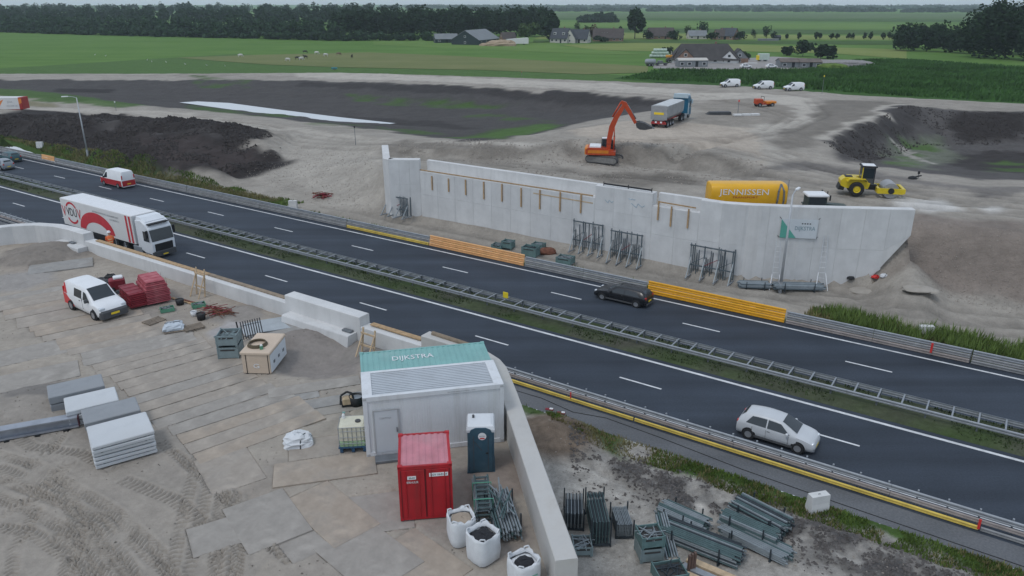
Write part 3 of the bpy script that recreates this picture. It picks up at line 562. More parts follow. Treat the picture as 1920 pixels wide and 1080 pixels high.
fine = yard_pass(np.linspace(fx0, fx1, int((fx1-fx0)/.05)), np.linspace(fy0, fy1, int((fy1-fy0)/.05)), .05, False)
keep &= ~((YX > fx0+.06) & (YX < fx1-.06) & (YY > fy0+.06) & (YY < fy1-.06))
M_YARD = mat_attr('yard_ground', var=.13, scale=.7, fine=3.5, bump=.5, bscale=5, bdist=.06)
yard = tag(link('yard', grid_mesh('yard', YX, YY, YZm, YC, M_YARD, keep=keep)), 'sandy work yard on the fill behind the near abutment', kind='structure')
tag(link('yard_front', grid_mesh('yard_front', *fine[:4], M_YARD, keep=fine[4])), 'loose rutted sand with tyre tracks at the front of the yard', kind='structure')
YB = tri_grid_bvh(YX[::2, ::2], YY[::2, ::2], YZm[::2, ::2])
def H(bvh, x, y, z0=60.0, d=0.0):
    h = bvh.ray_cast(Vector((x, y, z0)), dn); return h[0].z if h[0] is not None else d
def yz(x, y): return H(YB, x, y, d=YZ)
rp = random.Random(4)
PLM = {}
for cx, cy, z, L, Wd, ang_, mi in PL:
    k_ = (round(L, 1), round(Wd, 1), mi)
    if k_ not in PLM: PLM[k_] = MB().rbox((0, 0, -.12), (L, Wd, .12), .012).mesh('road_plate', M_PLATES[mi])
    o = link('road_plate', PLM[k_], yard, (cx, cy, z+.006)); o.rotation_euler = (rp.uniform(-.004, .004), rp.uniform(-.002, .002), ang_)
# ================================================================== WALLS, RAILS, LAMPS
M_CONC = mat('concrete', (.60, .60, .595), rough=.85, var=.09, scale=.5, bump=.15, bscale=8, spec=.2, dirt=(.42, .425, .42), dirt_amt=.35, dscale=.5, streak=True)
M_CONC2 = mat('concrete_yard', (.50, .49, .47), rough=.85, var=.10, scale=.6, bump=.15, bscale=8, spec=.2, dirt=(.36, .335, .30), dirt_amt=.55, dscale=.6)
M_CPANEL = [mat('concrete_panel_%d' % i, (.59*k, .595*k, .595*k), rough=.82, var=.09, scale=.7, bump=.1, bscale=8, spec=.2, dirt=(.45, .455, .455), dirt_amt=.32, dscale=.45, streak=True) for i, k in enumerate((1.0, 1.02, .985))]
M_WOOD = mat('formwork_timber', (.40, .27, .15), rough=.8, var=.25, scale=4); M_WOODP = mat('pale_timber', (.50, .38, .25), rough=.8, var=.2, scale=4); M_MUD = mat('muddy_edge', (.26, .205, .15), rough=.9, var=.3, scale=2, bump=.3)
M_GALV = mat('galvanised', (.29, .312, .335), rough=.5, metal=.35, var=.15, scale=2); M_GALVD = mat('galvanised_dark', (.17, .185, .20), rough=.55, metal=.4, var=.2, scale=2)
M_BARR = mat('barrier_grey', (.27, .275, .28), rough=.6, metal=.2, var=.2, scale=1.5); M_BARRB = mat('barrier_brown', (.30, .265, .25), rough=.7, var=.2, scale=1.5)
M_YEL = mat('barrier_yellow', (.62, .46, .10), rough=.6, var=.18, scale=1.5); M_ORA = mat('barrier_orange', (.72, .36, .02), rough=.55, var=.12, scale=1.5); M_PEACH = mat('barrier_peach', (.74, .40, .17), rough=.6, var=.14, scale=1.5)
M_BLACK = mat('black', (.015, .016, .018), rough=.6, var=.1); M_DARK = mat('dark_hole', (.05, .05, .05), rough=.9)
M_WHITE = mat('white_paint', (.72, .73, .74), rough=.45, var=.05, scale=2); M_RUBBER = mat('rubber', (.022, .023, .025), rough=.85, var=.2)
def on_n(px, py, n):
    r = ray(px, py); k = r[0]*RN[0]+r[1]*RN[1]; t = n/k; return Vector((r[0]*t, r[1]*t, CAM_H+r[2]*t))
def sweep(path, th, z0, z1, b=None, side=1):
    """wall body along a plan path; side=1 puts the thickness to the right of travel"""
    b = b or MB(); n = len(path); rings = []
    for i, p in enumerate(path):
        a = path[max(0, i-1)]; c = path[min(n-1, i+1)]; t = (Vector(c[:2])-Vector(a[:2])).normalized(); nn = Vector((t.y, -t.x))*th*side
        za, zb = (z0(i) if callable(z0) else z0), (z1(i) if callable(z1) else z1)
        rings.append([(p[0], p[1], za), (p[0]+nn.x, p[1]+nn.y, za), (p[0]+nn.x, p[1]+nn.y, zb-.03), (p[0]+nn.x*.96, p[1]+nn.y*.96, zb), (p[0]+nn.x*.04, p[1]+nn.y*.04, zb), (p[0], p[1], zb-.03)])
    return b.loft(rings)
# ---- near abutment and wing walls
nw = thing('abutment_wall', 'long white concrete abutment wall along the near edge of the motorway', 'wall', SN(-40, 29, 0))
def kid(b, name, m, root, smooth=False):
    o = b.build(name, m, root, smooth); o.location = -root.location; return o
nout = 29.0
left_path = [SN(-80, 8), SN(-74, 15.5), SN(-70, 21), SN(-68.2, 24.6), SN(-67.2, 26.6), SN(-65.8, 28.0), SN(-63.8, 28.8), SN(-61.8, 29), SN(-59.5, 29)]
kid(sweep(left_path, .8, -.3, 6.5), 'wing_wall', M_CONC, nw)
kid(sweep([SN(-59.5, 29), SN(-36, 29)], .78, -.3, 5.95), 'low_wall', M_CONC, nw)
kid(sweep([SN(-36, 29.004), SN(-29.6, 29.004)], .8, -.3, 6.5), 'parapet_block', M_CONC, nw)
kid(sweep([SN(-29.6, 29), SN(-25, 29)], .78, -.3, 5.9), 'low_wall', M_CONC, nw)
rp_out = [SN(-25, 29), SN(-23.4, 29), SN(-22, 28.95), SN(-20.9, 28.7), Vector((-.62, 34.55, 0)), Vector((-.28, 33.7, 0)), Vector((-.06, 32.6, 0))]+[Vector((1.30-.171*(y-24.84), y, 0)) for y in (31, 28, 25, 22, 19.85)]
kid(sweep(rp_out, .76, -.3, 6.5), 'wing_wall', M_CONC2, nw)
# inner ledge blocks
def ledge(s0, s1, n0, n1, zt):
    b = MB(); pr = [(n1, 3.8), (n0-.35, 3.8), (n0-.05, zt-.06), (n0, zt), (n1, zt)]
    b.loft([[SN(s, n, z) for n, z in pr] for s in (s0, s0+.25, s1-.25, s1)]); return b
kid(ledge(-35.6, -29.9, 27.55, 28.2, 5.5), 'ledge_block', M_CONC, nw); kid(ledge(-62.8, -59.2, 27.5, 28.2, 5.55), 'ledge_block', M_CONC, nw)
for s, n, z in ((-30.4, 28.1, 5.62), (-61.0, 28.1, 5.66)):
    kid(MB().rbox(SN(s, n-.12, z-.1), (.7, .3, .10), .02, TH), 'bearing_recess', M_GALVD, nw)
# brown edge of mud and formwork planks lying on the low walls
for s0, s1, k in ((-58.6, -52, 1), (-51.9, -44.5, 1), (-44.4, -36.6, 1), (-29.2, -25.4, 1)):
    kid(MB().bar(SN(s0, 28.78, 6.0), SN(s1, 28.78, 5.99), .32, .07), 'formwork_plank', M_WOOD if s0 < -50 or s0 > -30 else M_MUD, nw)
for s0, s1, n0, n1 in ((-24.6, -21.4, 28.75, 28.62), (-21.2, -20.3, 28.45, 27.6)): kid(MB().tube(SN(s0, n0, 6.56), SN(s1, n1, 6.56), .13, n=8), 'edge_roll', M_MUD, nw, True)
# timber props on the inner side
def trestle(s, n, hgt, label, lean=.5):
    o = SN(s, n); t = thing('timber_trestle', label, 'trestle', (o.x, o.y, yz(o.x, o.y)-.02), TH, 'timber trestles against the near wall')
    for i, y in enumerate((-.45, .45)):
        MB().bar((y, 0, 0), (y, lean*.5, hgt), .1, .06).build('post', M_WOODP, t); MB().bar((y, -lean, 0), (y, lean*.35, hgt*.8), .08, .05).build('brace', M_WOODP, t)
    for z in (.35, .8): MB().bar((-.55, -.02+z*.2, hgt*z), (.55, -.02+z*.2, hgt*z), .06, .1).build('crossbar', M_WOODP, t)
    return t
trestle(-28.3, 27.4, 1.55, 'pale timber trestle leaning on the wall behind the green container'); trestle(-43.8, 27.5, 1.9, 'pale timber trestle leaning on the wall behind the red panel stacks')
# ---- far abutment
fw = thing('abutment_wall', 'tall white concrete abutment wall on the far side of the motorway', 'wall', SN(-40, 64, 0))
lw = FARWALL[:3]; corner = [FARWALL[2], SN(-56.2, 63.9)]
kid(sweep([FARWALL[0], FARWALL[1], FARWALL[2]], .8, -.2, 7.0, side=-1), 'wing_wall', M_CONC, fw)
def zat_n(px, py, n): return on_n(px, py, n).z
NF = 63.9
secs = [('tall_section', [FARWALL[2], SN(-55.6, NF)], .9, 7.0), ('low_section', [SN(-55.6, NF), SN(-33.3, NF)], .55, 5.75), ('tall_section', [SN(-33.3, NF-.004), SN(-27.3, NF-.004)], .9, 6.95), ('low_section', [SN(-27.3, NF), SN(-22.7, NF)], .55, 5.8)]
for nm, pth, th_, zt in secs: kid(sweep(pth, th_, -.2, zt, side=-1), nm, M_CONC, fw)
for s0, s1 in ((-55.6, -33.3), (-27.3, -22.7)): kid(sweep([SN(s0, NF+1.3), SN(s1, NF+1.3)], .5, 4.0, 6.75, side=-1), 'back_wall', M_CONC, fw); kid(MB().add([SN(s0, NF+.54, 5.6), SN(s1, NF+.54, 5.6), SN(s1, NF+1.31, 5.6), SN(s0, NF+1.31, 5.6)], [(0, 1, 2, 3)]), 'bearing_shelf', M_CONC, fw)
rw = [SN(-22.7, NF)]+[v.copy() for v in FARWALL[-5:]]
# the right wing ends in a sloping undercut: raise its foot along the last metres
rw_s = []
for a, b_ in zip(rw[:-1], rw[1:]):
    for i in range(4): rw_s.append(a.lerp(b_, i/4))
rw_s.append(rw[-1]); nW = len(rw_s)
def foot(i): return {nW-1: 4.7, nW-2: 2.8, nW-3: .9}.get(i, -.2)
kid(sweep(rw_s, .8, foot, lambda i: 6.98-.0*i, side=-1), 'wing_wall', M_CONC, fw)
# shuttering panels, each a slab standing 2 cm proud of the wall
def panels(path, z_top, w=2.35, rows=(0.0, 3.1), foot_fn=None):
    acc = [0]; 
    for a, b_ in zip(path[:-1], path[1:]): acc.append(acc[-1]+(b_-a).length)
    L = acc[-1]; k = max(1, round(L/w)); w = L/k
    def at(t):
        for i in range(len(path)-1):
            if t <= acc[i+1]+1e-6: q = (t-acc[i])/(acc[i+1]-acc[i]); return path[i].lerp(path[i+1], q)
        return path[-1]
    for i in range(k):
        p, q = at(i*w+.015), at((i+1)*w-.015); t = (q-p).normalized(); nn = Vector((t.y, -t.x, 0))
        zs = list(rows)+[z_top]
        for j in range(len(zs)-1):
            za, zb = zs[j]+.012, zs[j+1]-.012
            if zb-za < .15: continue
            f = foot_fn(i/k) if foot_fn else 0; f2 = foot_fn((i+1)/k) if foot_fn else 0
            if zb < max(f, f2)+.2: continue
            pr = [(p, max(za, f)), (q, max(za, f2)), (q, zb), (p, zb)]
            b = MB(); b.add([Vector((v.x, v.y, z))-Vector((0, 0, 0))+nn*o for o in (-.02, .02) for v, z in pr], [(0, 1, 2, 3), (7, 6, 5, 4), (0, 4, 5, 1), (1, 5, 6, 2), (2, 6, 7, 3), (3, 7, 4, 0)])
            kid(b, 'panel', M_CPANEL[(i*2+j) % 3], fw)
panels([FARWALL[2], SN(-55.6, NF)], 6.93, 1.3, (0, 4.2)); panels([SN(-55.55, NF), SN(-33.35, NF)], 5.70, 2.35, (0, 3.1)); panels([SN(-33.28, NF), SN(-27.32, NF)], 6.90, 1.98, (0, 3.1, 4.6)); panels([SN(-27.25, NF), SN(-22.75, NF)], 5.74, 2.2, (0, 3.1)); panels(rw, 6.92, 2.1, (0, 3.3), lambda u: max(-.2, (u-.835)*28.5) if u > .835 else -.2)
# hanging timber brackets and rails along the low sections
for px, py, L in [(780, 338, 1.2), (810, 345, 1.6), (841, 349, 1.5), (873, 353, 1.7), (907, 359, 1.9), (941, 363, 1.9), (977, 372, 2.0), (1012, 376, 2.0), (1050, 380, 2.0), (1089, 384, 1.9), (1234, 398, 1.7), (1258, 408, 1.9), (1290, 412, 1.8)]:
    q = on_n(px, py, NF-.1); kid(MB().box((q.x, q.y, q.z+.1), (.14, .09, L), TH), 'timber_bracket', M_WOOD, fw)
def rail_on(p0, p1, n, m, w=.07, h=.12, nm='timber_rail'):
    a, b_ = on_n(*p0, n), on_n(*p1, n); kid(MB().bar(a, b_, w, h), nm, m, fw)
rail_on((772, 316), (1112, 367), NF+.1, M_WOOD); rail_on((1234, 378), (1305, 390), NF+.1, M_WOOD); rail_on((1000, 362), (1112, 381), NF+.0, M_WOODP, nm='mud_strip')
kid(MB().bar(SN(-32.6, NF+.3, 7.15), SN(-27.6, NF+.3, 7.15), .10, .14), 'top_beam', M_BLACK, fw)
for s in (-32.6, -30, -27.6): kid(MB().bar(SN(s, NF+.3, 6.93), SN(s, NF+.3, 7.35), .07), 'top_beam_post', M_BLACK, fw)
# blue chalk marks on the tall section
M_CHALK = mat('blue_chalk', (.30, .42, .50), rough=.9, var=.3, scale=3)
for px, py, w_, h_ in ((1142, 378, .9, .3), (1196, 386, 1.4, .4), (1185, 374, .7, .12)):
    q = on_n(px, py, NF-.024); kid(MB().path([q+Vector((RD[0]*a*w_, RD[1]*a*w_, c*h_)) for a, c in ((-.5, .4), (-.1, -.5), (.0, .5), (.3, -.2), (.5, .3))], .025, 4), 'chalk_mark', M_CHALK, fw)
# ---- guard rails
def beam_profile(z0, z1, n, d=.06):
    h = z1-z0; return [(n, z0), (n-d, z0+h*.12), (n-d, z0+h*.36), (n, z0+h*.5), (n-d, z0+h*.64), (n-d, z0+h*.88), (n, z1), (n+.03, z1), (n+.03, z0)]
def beam(root, name, s0, s1, z0, z1, n, m, d=.06):
    pr = beam_profile(z0, z1, n, d); b = MB(); b.loft([[SN(s, a, z) for a, z in pr] for s in (s0, s1)]); return kid(b, name, m, root)
gr = thing('guard_rail', 'ladder-like galvanised double guard rail along the central strip', 'guard rail', SN(-40, 47.1, 0))
GS0, GS1 = -174.0, 54.0
for sgm in np.arange(GS0, GS1, 12.0):
    beam(gr, 'rail_beam', sgm, sgm+11.98, .46, .77, 46.45, M_GALV); beam(gr, 'rail_beam', sgm, sgm+11.98, .46, .77, 47.86, M_GALV, d=-.06)
brm = MB().bar(SN(0, 46.5, .74), SN(0, 47.85, .74), .09, .05).mesh('brace', M_GALV); psm = MB().box((0, 0, .37), (.1, .07, .76), TH).mesh('post', M_GALVD)
for i, s in enumerate(np.arange(-5.6-1.345*125, 54, 1.345)):
    link('brace', brm, gr, SN(s, 0)-gr.location)
    if i % 2 == 0:
        link('post', psm, gr, SN(s, 46.56)-gr.location); link('post', psm, gr, SN(s, 47.76)-gr.location)
nr = thing('guard_rail', 'near roadside barrier, grey rail above a long yellow foot beam', 'guard rail', SN(-40, 37, 0))
for sgm in np.arange(-170, 60, 8.0):
    beam(nr, 'rail_beam', sgm, sgm+7.98, .54, .84, 37.07, M_GALV)
    beam(nr, 'middle_beam', sgm, sgm+7.98, .28, .52, 36.92, M_BARRB if sgm < 1 else M_BARR, .04)
for s0, s1, m in ((-170, -64, M_BARR), (-63.9, -50, M_YEL), (-49.9, -34, M_YEL), (-33.9, -16, M_YEL), (-15.9, 1.9, M_YEL), (2.0, 60, M_BARR)): beam(nr, 'foot_beam', s0, s1, .03, .25, 36.72, m, .06)
pn = MB().box((0, 0, .45), (.08, .12, .9), TH).mesh('post', M_GALV)
for s in np.arange(-12.82-1.333*105, 58, 1.333): link('post', pn, nr, SN(s, 37.2)-nr.location)
M_RED = mat('signal_red', (.60, .035, .03), rough=.5)
kid(MB().rbox(SN(1.9, 36.55, .2), (.12, .06, .55), .02, TH), 'end_marker', M_RED, nr); kid(MB().rbox(SN(-20.3, 36.7, .15), (.08, .06, .5), .02, TH), 'end_marker', M_RED, nr)
fr = thing('guard_rail', 'far roadside barrier of stacked grey, peach and orange beams', 'guard rail', SN(-40, 56.8, 0))
segs = [(-175, -128, M_BARR, M_BARR, M_BARR), (-127.9, -124, M_PEACH, M_PEACH, M_BARR), (-123.9, -90, M_GALV, M_BARR, M_BARR), (-89.9, -60.5, M_GALV, M_BARR, M_BARR), (-60.4, -48.6, M_GALV, M_BARR, M_YEL), (-48.5, -36.9, M_PEACH, M_PEACH, M_PEACH), (-36.8, -24.3, M_GALV, M_BARR, M_BARR), (-24.2, -12.6, M_ORA, M_ORA, M_ORA), (-12.5, 0, M_GALV, M_BARR, M_BARRB), (.1, 14, M_GALV, M_BARR, M_BARR), (14.1, 60, M_GALV, M_BARR, M_BARR)]
for s0, s1, mt, mm_, mb in segs:
    k = max(1, int((s1-s0)/6)); w_ = (s1-s0)/k
    for i in range(k):
        a, c = s0+i*w_, s0+(i+1)*w_-.03
        hh = 1.12 if mt in (M_PEACH, M_ORA) else .98
        beam(fr, 'top_beam', a, c, hh*.665, hh, 56.96, mt, .06); beam(fr, 'middle_beam', a, c, hh*.335, hh*.66, 56.88, mm_, .06); beam(fr, 'foot_beam', a, c, .02, hh*.33, 56.80, mb, .08)
for s in np.arange(-174, 58, 2.0): link('post', pn, fr, SN(s, 57.16)-fr.location)
kid(MB().rbox(SN(-2.4, 56.5, .3), (.15, .06, .75), .02, TH), 'reflector', M_RED, fr)
# yellow number plate on the central rail
M_SIGNY = mat('sign_yellow', (.78, .60, .03), rough=.5)
q = on_n(948, 562, 47.1); kp = thing('kilometre_marker', 'small yellow marker plate standing on the central guard rail', 'marker', (q.x, q.y, .76), TH)
MB().rbox((0, 0, .18), (.5, .05, .5), .03).build('plate', M_SIGNY, kp); MB().box((0, 0, .1), (.06, .04, .2)).build('stem', M_GALV, kp)
# ---- lamp posts
M_POLE = mat('lamp_pole', (.42, .44, .46), rough=.5, metal=.3, var=.1)
def lamp(p, hgt, rz, label):
    t = thing('street_lamp', label, 'street lamp', p, rz, 'motorway lamp posts'); MB().tube((0, 0, -.1), (0, 0, hgt), .13, .07, 10).build('pole', M_POLE, t, True)
    MB().path([(0, 0, hgt-.02), (.5, 0, hgt+.15), (1.2, 0, hgt+.22)], .045).build('arm', M_POLE, t); MB().rbox((1.5, 0, hgt+.16), (.9, .26, .13), .04).build('lamp_head', M_WHITE, t); MB().tube((0, 0, -.1), (0, 0, .9), .17, .16, 10).build('base_sleeve', M_POLE, t); return t
lamp(G(165, 292), 8.6, R(200), 'tall grey lamp post standing before the dark spoil heap'); lamp(G(1462, 547), 8.7, TH+math.pi/2, 'tall grey lamp post in front of the white and green banner')
# ================================================================== VEGETATION
def leaf_mat(name, c, var=.55, scale=.25):
    m = mat(name, c, rough=.9, var=var, scale=scale, spec=.08); return m
M_LEAF = leaf_mat('leaves', (.055, .088, .034)); M_LEAFD = leaf_mat('leaves_dark', (.022, .042, .022)); M_LEAFB = leaf_mat('leaves_bluish', (.032, .060, .032)); M_LEAFR = leaf_mat('leaves_russet', (.085, .055, .032)); M_BARK = mat('bark', (.055, .045, .036), rough=.95, var=.3)
def leaf_cloud(rng, n, rx, ry, rz, cz, size, lobes=9, cone=0.0):
    """n leaf clumps (quads) spread through a lobed crown; returns (n*4,3)"""
    L = rng.normal(size=(lobes, 3)); L /= np.linalg.norm(L, axis=1)[:, None]; L *= rng.uniform(.25, .62, (lobes, 1)); L[:, 2] *= .95
    lr = rng.uniform(.34, .60, lobes); k = rng.integers(0, lobes, n)
    d = rng.normal(size=(n, 3)); d /= np.linalg.norm(d, axis=1)[:, None]; r = rng.uniform(.55, 1.0, (n, 1))**.5
    c = L[k]+d*r*lr[k][:, None]
    if cone: c[:, :2] *= np.clip(1.05-cone*(c[:, 2:3]+.9)/1.8, .15, 1.3)
    c = c*np.array([rx, ry, rz])+np.array([0, 0, cz])
    nrm = d+rng.normal(size=(n, 3))*.7; nrm /= np.linalg.norm(nrm, axis=1)[:, None]
    a = np.cross(nrm, np.array([.3, .2, 1.0])); a /= np.linalg.norm(a, axis=1)[:, None]+1e-9; b = np.cross(nrm, a)
    s = size*rng.uniform(.55, 1.35, (n, 1)); a = a*s; b = b*s*rng.uniform(.6, 1.0, (n, 1))
    return np.stack([c-a-b*.6, c+a*.7-b, c+a+b*.5, c-a*.5+b], 1).reshape(-1, 3)
def quads_mesh(name, v, m):
    n = len(v)//4; me = bpy.data.meshes.new(name); me.vertices.add(len(v)); me.vertices.foreach_set('co', v.astype(np.float32).ravel()); me.loops.add(len(v)); me.loops.foreach_set('vertex_index', np.arange(len(v), dtype=np.int32))
    me.polygons.add(n); me.polygons.foreach_set('loop_start', np.arange(0, len(v), 4, dtype=np.int32)); me.polygons.foreach_set('loop_total', np.full(n, 4, np.int32)); me.update(calc_edges=True); me.materials.append(m); return me
def trunk_mesh(h, r, rng, limbs=4):
    b = MB(); b.tube((0, 0, -.3), (0, 0, h*.62), r, r*.55, 7)
    for i in range(limbs):
        a = rng.uniform(0, 6.28); z = h*rng.uniform(.3, .55); q = h*.24; b.tube((0, 0, z), (q*math.cos(a), q*math.sin(a), z+q*.9), r*.45, r*.15, 5)
    return b.mesh('trunk', M_BARK)
TREE_N = [0]
def tree(p, h, w, label, m=None, group='trees', n=650, cone=0, base=.08, name='tree', size=None, cat='tree'):
    TREE_N[0] += 1; rng = np.random.default_rng(100+TREE_N[0]); t = thing(name, label, cat, p, 0, group)
    rz_ = h*(1-base)/2*1.05; v = leaf_cloud(rng, n, w/2*1.15, w/2*1.15, rz_, h*base+rz_*.95, size or max(.3, w*.065), cone=cone)
    link('crown', quads_mesh('crown', v, m or M_LEAF), t); link('trunk', trunk_mesh(h, max(.1, h*.018), rng), t); return t
# ---- the woods, each one mass
def wood(name, label, spots, m, n=240, size=1.0):
    vs = []; rng = np.random.default_rng(len(spots)+n)
    for x, y, z, h, w in spots:
        rz_ = h*.52; v = leaf_cloud(rng, n, w*.60, w*.60, rz_, h*.48, size, lobes=8); vs.append(v+np.array([x, y, z]))
    o = link(name, quads_mesh(name, np.concatenate(vs), m)); return tag(o, label, 'wood', kind='stuff')
rng = np.random.default_rng(5)
def row(pxs, count, h0, h1, w0, w1, dy=(0, 14), lift=0.0):
    out = []; pts = [P(*p) for p in pxs]; acc = [0]
    for a, b_ in zip(pts[:-1], pts[1:]): acc.append(acc[-1]+(b_-a).length)
    for i in range(count):
        t = acc[-1]*(i+rng.uniform(-.3, .3))/count; j = max(0, min(len(pts)-2, int(np.searchsorted(acc, t)-1))); q = pts[j].lerp(pts[j+1], (t-acc[j])/(acc[j+1]-acc[j]))
        h = rng.uniform(h0, h1); out.append((q.x+rng.uniform(-3, 3), q.y+rng.uniform(*dy), lift, h, rng.uniform(w0, w1)))
    return out
hedge = row([(-120, 57.5), (0, 60.5), (200, 66.5), (420, 71.5), (640, 76.5), (820, 77)], 150, 3, 7, 6, 10, (-2, 8)); front = row([(-120, 57), (0, 60), (200, 66), (420, 71), (640, 76)], 110, 9, 14, 8, 12, (0, 16)); fr2 = row([(-120, 53), (0, 55), (300, 62), (640, 70)], 72, 12, 17, 9, 13, (0, 25))
back = row([(-150, 44), (0, 46), (300, 49), (640, 54)], 80, 16, 21, 12, 17, (0, 60), 1.5); back2 = row([(-200, 34), (0, 35), (300, 37), (700, 42)], 74, 18, 23, 14, 20, (0, 120), 2.5); back3 = row([(-200, 26), (0, 27), (300, 28), (800, 31)], 64, 19, 23, 16, 24, (0, 200), 3.5)
wood('woodland', 'long mid green belt of trees along the left meadow', hedge+front+fr2, M_LEAFB, 270, .80); wood('woodland', 'higher dark wooded ridge filling the left skyline', back+back2+back3, M_LEAFD, 280, 1.15)
tall = row([(640, 75), (700, 73), (800, 72), (900, 70), (1040, 70)], 34, 19, 24, 12, 16, (4, 22)); tall2 = row([(640, 66), (800, 64), (1030, 63)], 30, 20, 24.5, 13, 17, (0, 40))
wood('woodland', 'dark tall trees massed behind the low barn', tall+tall2, M_LEAFD, 620, .85)
rw1 = row([(1690, 96), (1740, 97), (1800, 100), (1850, 104)], 16, 12, 15.5, 8, 11, (2, 10)); rw2 = row([(1700, 90), (1850, 94)], 12, 13, 16, 9, 12, (0, 12))
wood('woodland', 'dark copse of mid height trees at the right', rw1+rw2, M_LEAFD, 620, .55)
big_ = row([(1845, 110), (1900, 114), (1980, 118), (2080, 122)], 13, 23, 27.5, 12, 16, (2, 14)); big2 = row([(1860, 102), (2080, 108)], 12, 26, 30, 13, 17, (0, 20))
wood('woodland', 'very tall dark trees cut off by the right edge', big_+big2, M_LEAFD, 1100, .6)
wood('woodland', 'long low hedge-like wood on the far meadows', row([(1095, 43), (1125, 42.5), (1157, 42.5)], 26, 9, 12, 14, 18, (0, 18)), M_LEAFD, 110, 2.0)
M_SKYL = leaf_mat('skyline_leaves', (.040, .062, .040))
sk1 = row([(880, 22), (1300, 22), (1700, 23.5), (2000, 24)], 120, 7, 14, 18, 50, (0, 260)); sk2 = row([(700, 17), (1300, 17), (2000, 18)], 150, 9, 18, 30, 80, (0, 500)); sk3 = row([(700, 14.5), (2000, 15)], 120, 10, 20, 50, 110, (0, 700))
wood('skyline_trees', 'hazy bluish tree belt along the horizon', sk1+sk2+sk3, M_SKYL, 80, 4.5)
# ---- trees that stand apart
def tpx(px, py, h, w, label, **k): q = P(px, py, 0); return tree((q.x, q.y, 0), h, w, label, **k)
tpx(990, 80, 13, 13, 'round dense tree standing right of the haystack', m=M_LEAF, n=900); tpx(858, 70, 13, 9, 'conical green tree behind the dark barn roof', m=M_LEAFB, cone=.35); tpx(1031, 78, 22, 13, 'spreading dark tree left of the white gabled house', m=M_LEAFD, n=900)
tpx(1190, 73, 20, 14, 'lone massive dark tree between the farmhouses', m=M_LEAFD, n=1100); tpx(1163, 73, 9, 6, 'small conical dark tree left of the lone massive tree', m=M_LEAFD, cone=.5, n=350); tpx(1110, 76, 11, 8, 'russet-leaved tree beside the brown roofed house', m=M_LEAFR, n=450); tpx(1098, 68, 10, 6, 'slim green tree just behind the white houses', m=M_LEAF, n=350); tpx(1082, 66, 11, 5, 'slim tree rising between the two white gables', m=M_LEAFB, n=300)
tpx(1215, 74, 6, 9, 'dark hedge-like tree right of the massive tree', m=M_LEAFD, n=350, base=.02); tpx(1262, 75, 6, 10, 'dark round tree in front of the brown farmhouse', m=M_LEAFD, n=350, base=.02); tpx(1335, 75, 5.5, 9, 'low dark tree before the small dark house', m=M_LEAFD, n=350, base=.02); tpx(1388, 75, 6, 8, 'dark bushy tree right of the brick gabled house', m=M_LEAFD, n=350, base=.02); tpx(1125, 79, 4, 9, 'low dark bush in front of the long farmhouse', m=M_LEAFD, n=300, base=.02); tpx(1252, 104, 5, 7, 'dark bush left of the thatched roof', m=M_LEAFD, n=300, base=.02); tpx(1398, 112, 4, 6, 'dark bush at the right end of the thatched roof', m=M_LEAFD, n=300, base=.02)
tpx(1292, 72, 9, 8, 'bushy green tree among the houses, in front of the dark hedge', m=M_LEAF, n=450); tpx(1317, 66, 11, 9, 'round tree rising behind the pale roofed houses', m=M_LEAFB, n=450); tpx(1413, 73, 7, 4.5, 'small dark tree right of the gabled brick house', m=M_LEAFD, n=260); tpx(1437, 74, 10, 6, 'tall bushy tree at the left end of the small tree row', m=M_LEAFB, n=350); tpx(1450, 75, 6, 5, 'low dark tree beside the small black shed', m=M_LEAFD, n=250)
for i, (x, h) in enumerate([(1475, 3.6), (1497, 4.6), (1530, 4.8), (1537, 4.0), (1558, 4.6), (1569, 4.0), (1590, 4.0), (1598, 4.2), (1620, 4.6), (1632, 5.0), (1655, 4.4), (1667, 5.2), (1685, 4.6)]):
    tpx(x, 74.5, h*1.15, h*.75, 'number %s from the left in the row of small roadside trees' % ('one two three four five six seven eight nine ten eleven twelve thirteen'.split()[i]), m=M_LEAFD, n=160, cone=.3, group='row of small roadside trees', size=.45)
for i, (x, y, w_, lab) in enumerate([(1475, 104, 6, 'small leftmost bush behind the low farm shed'), (1505, 106, 9, 'large round bush behind the low farm shed'), (1538, 110, 8.5, 'dark round bush right of the large round bush'), (1557, 110, 7, 'rightmost round bush by the gravel heap')]):
    tpx(x, y, w_*.85, w_, lab, m=M_LEAFD, n=420, base=.02, name='bush', cat='bush', group='bushes by the farm shed', size=.6)
# ---- tall grass and weeds
def grass(name, label, spots, m, hmin, hmax, w=.07, seed=1, lean=.35):
    """one leaning blade (triangle) for each spot"""
    r_ = np.random.default_rng(seed); s = np.asarray(spots); n = len(s); h = r_.uniform(hmin, hmax, n)*s[:, 3]; a = r_.uniform(0, 6.283, n); b = r_.uniform(0, 6.283, n); ww = w*r_.uniform(.6, 1.5, n)
    p = s[:, :3]; d = np.stack([np.cos(a), np.sin(a), np.zeros(n)], 1)*ww[:, None]; t = np.stack([np.cos(b)*lean*h, np.sin(b)*lean*h, h], 1)
    v = np.stack([p-d, p+d, p+t*.6+d*.6, p+t], 1).reshape(-1, 3); o = link(name, quads_mesh(name, v, m)); return tag(o, label, 'grass', kind='stuff')
M_G1 = mat('verge_grass', (.105, .160, .038), rough=.9, var=.5, scale=.5, spec=.1); M_G2 = mat('verge_straw', (.20, .18, .085), rough=.9, var=.35, scale=.6, spec=.1); M_G3 = mat('reed_grass', (.125, .185, .050), rough=.9, var=.4, scale=.6, spec=.1)
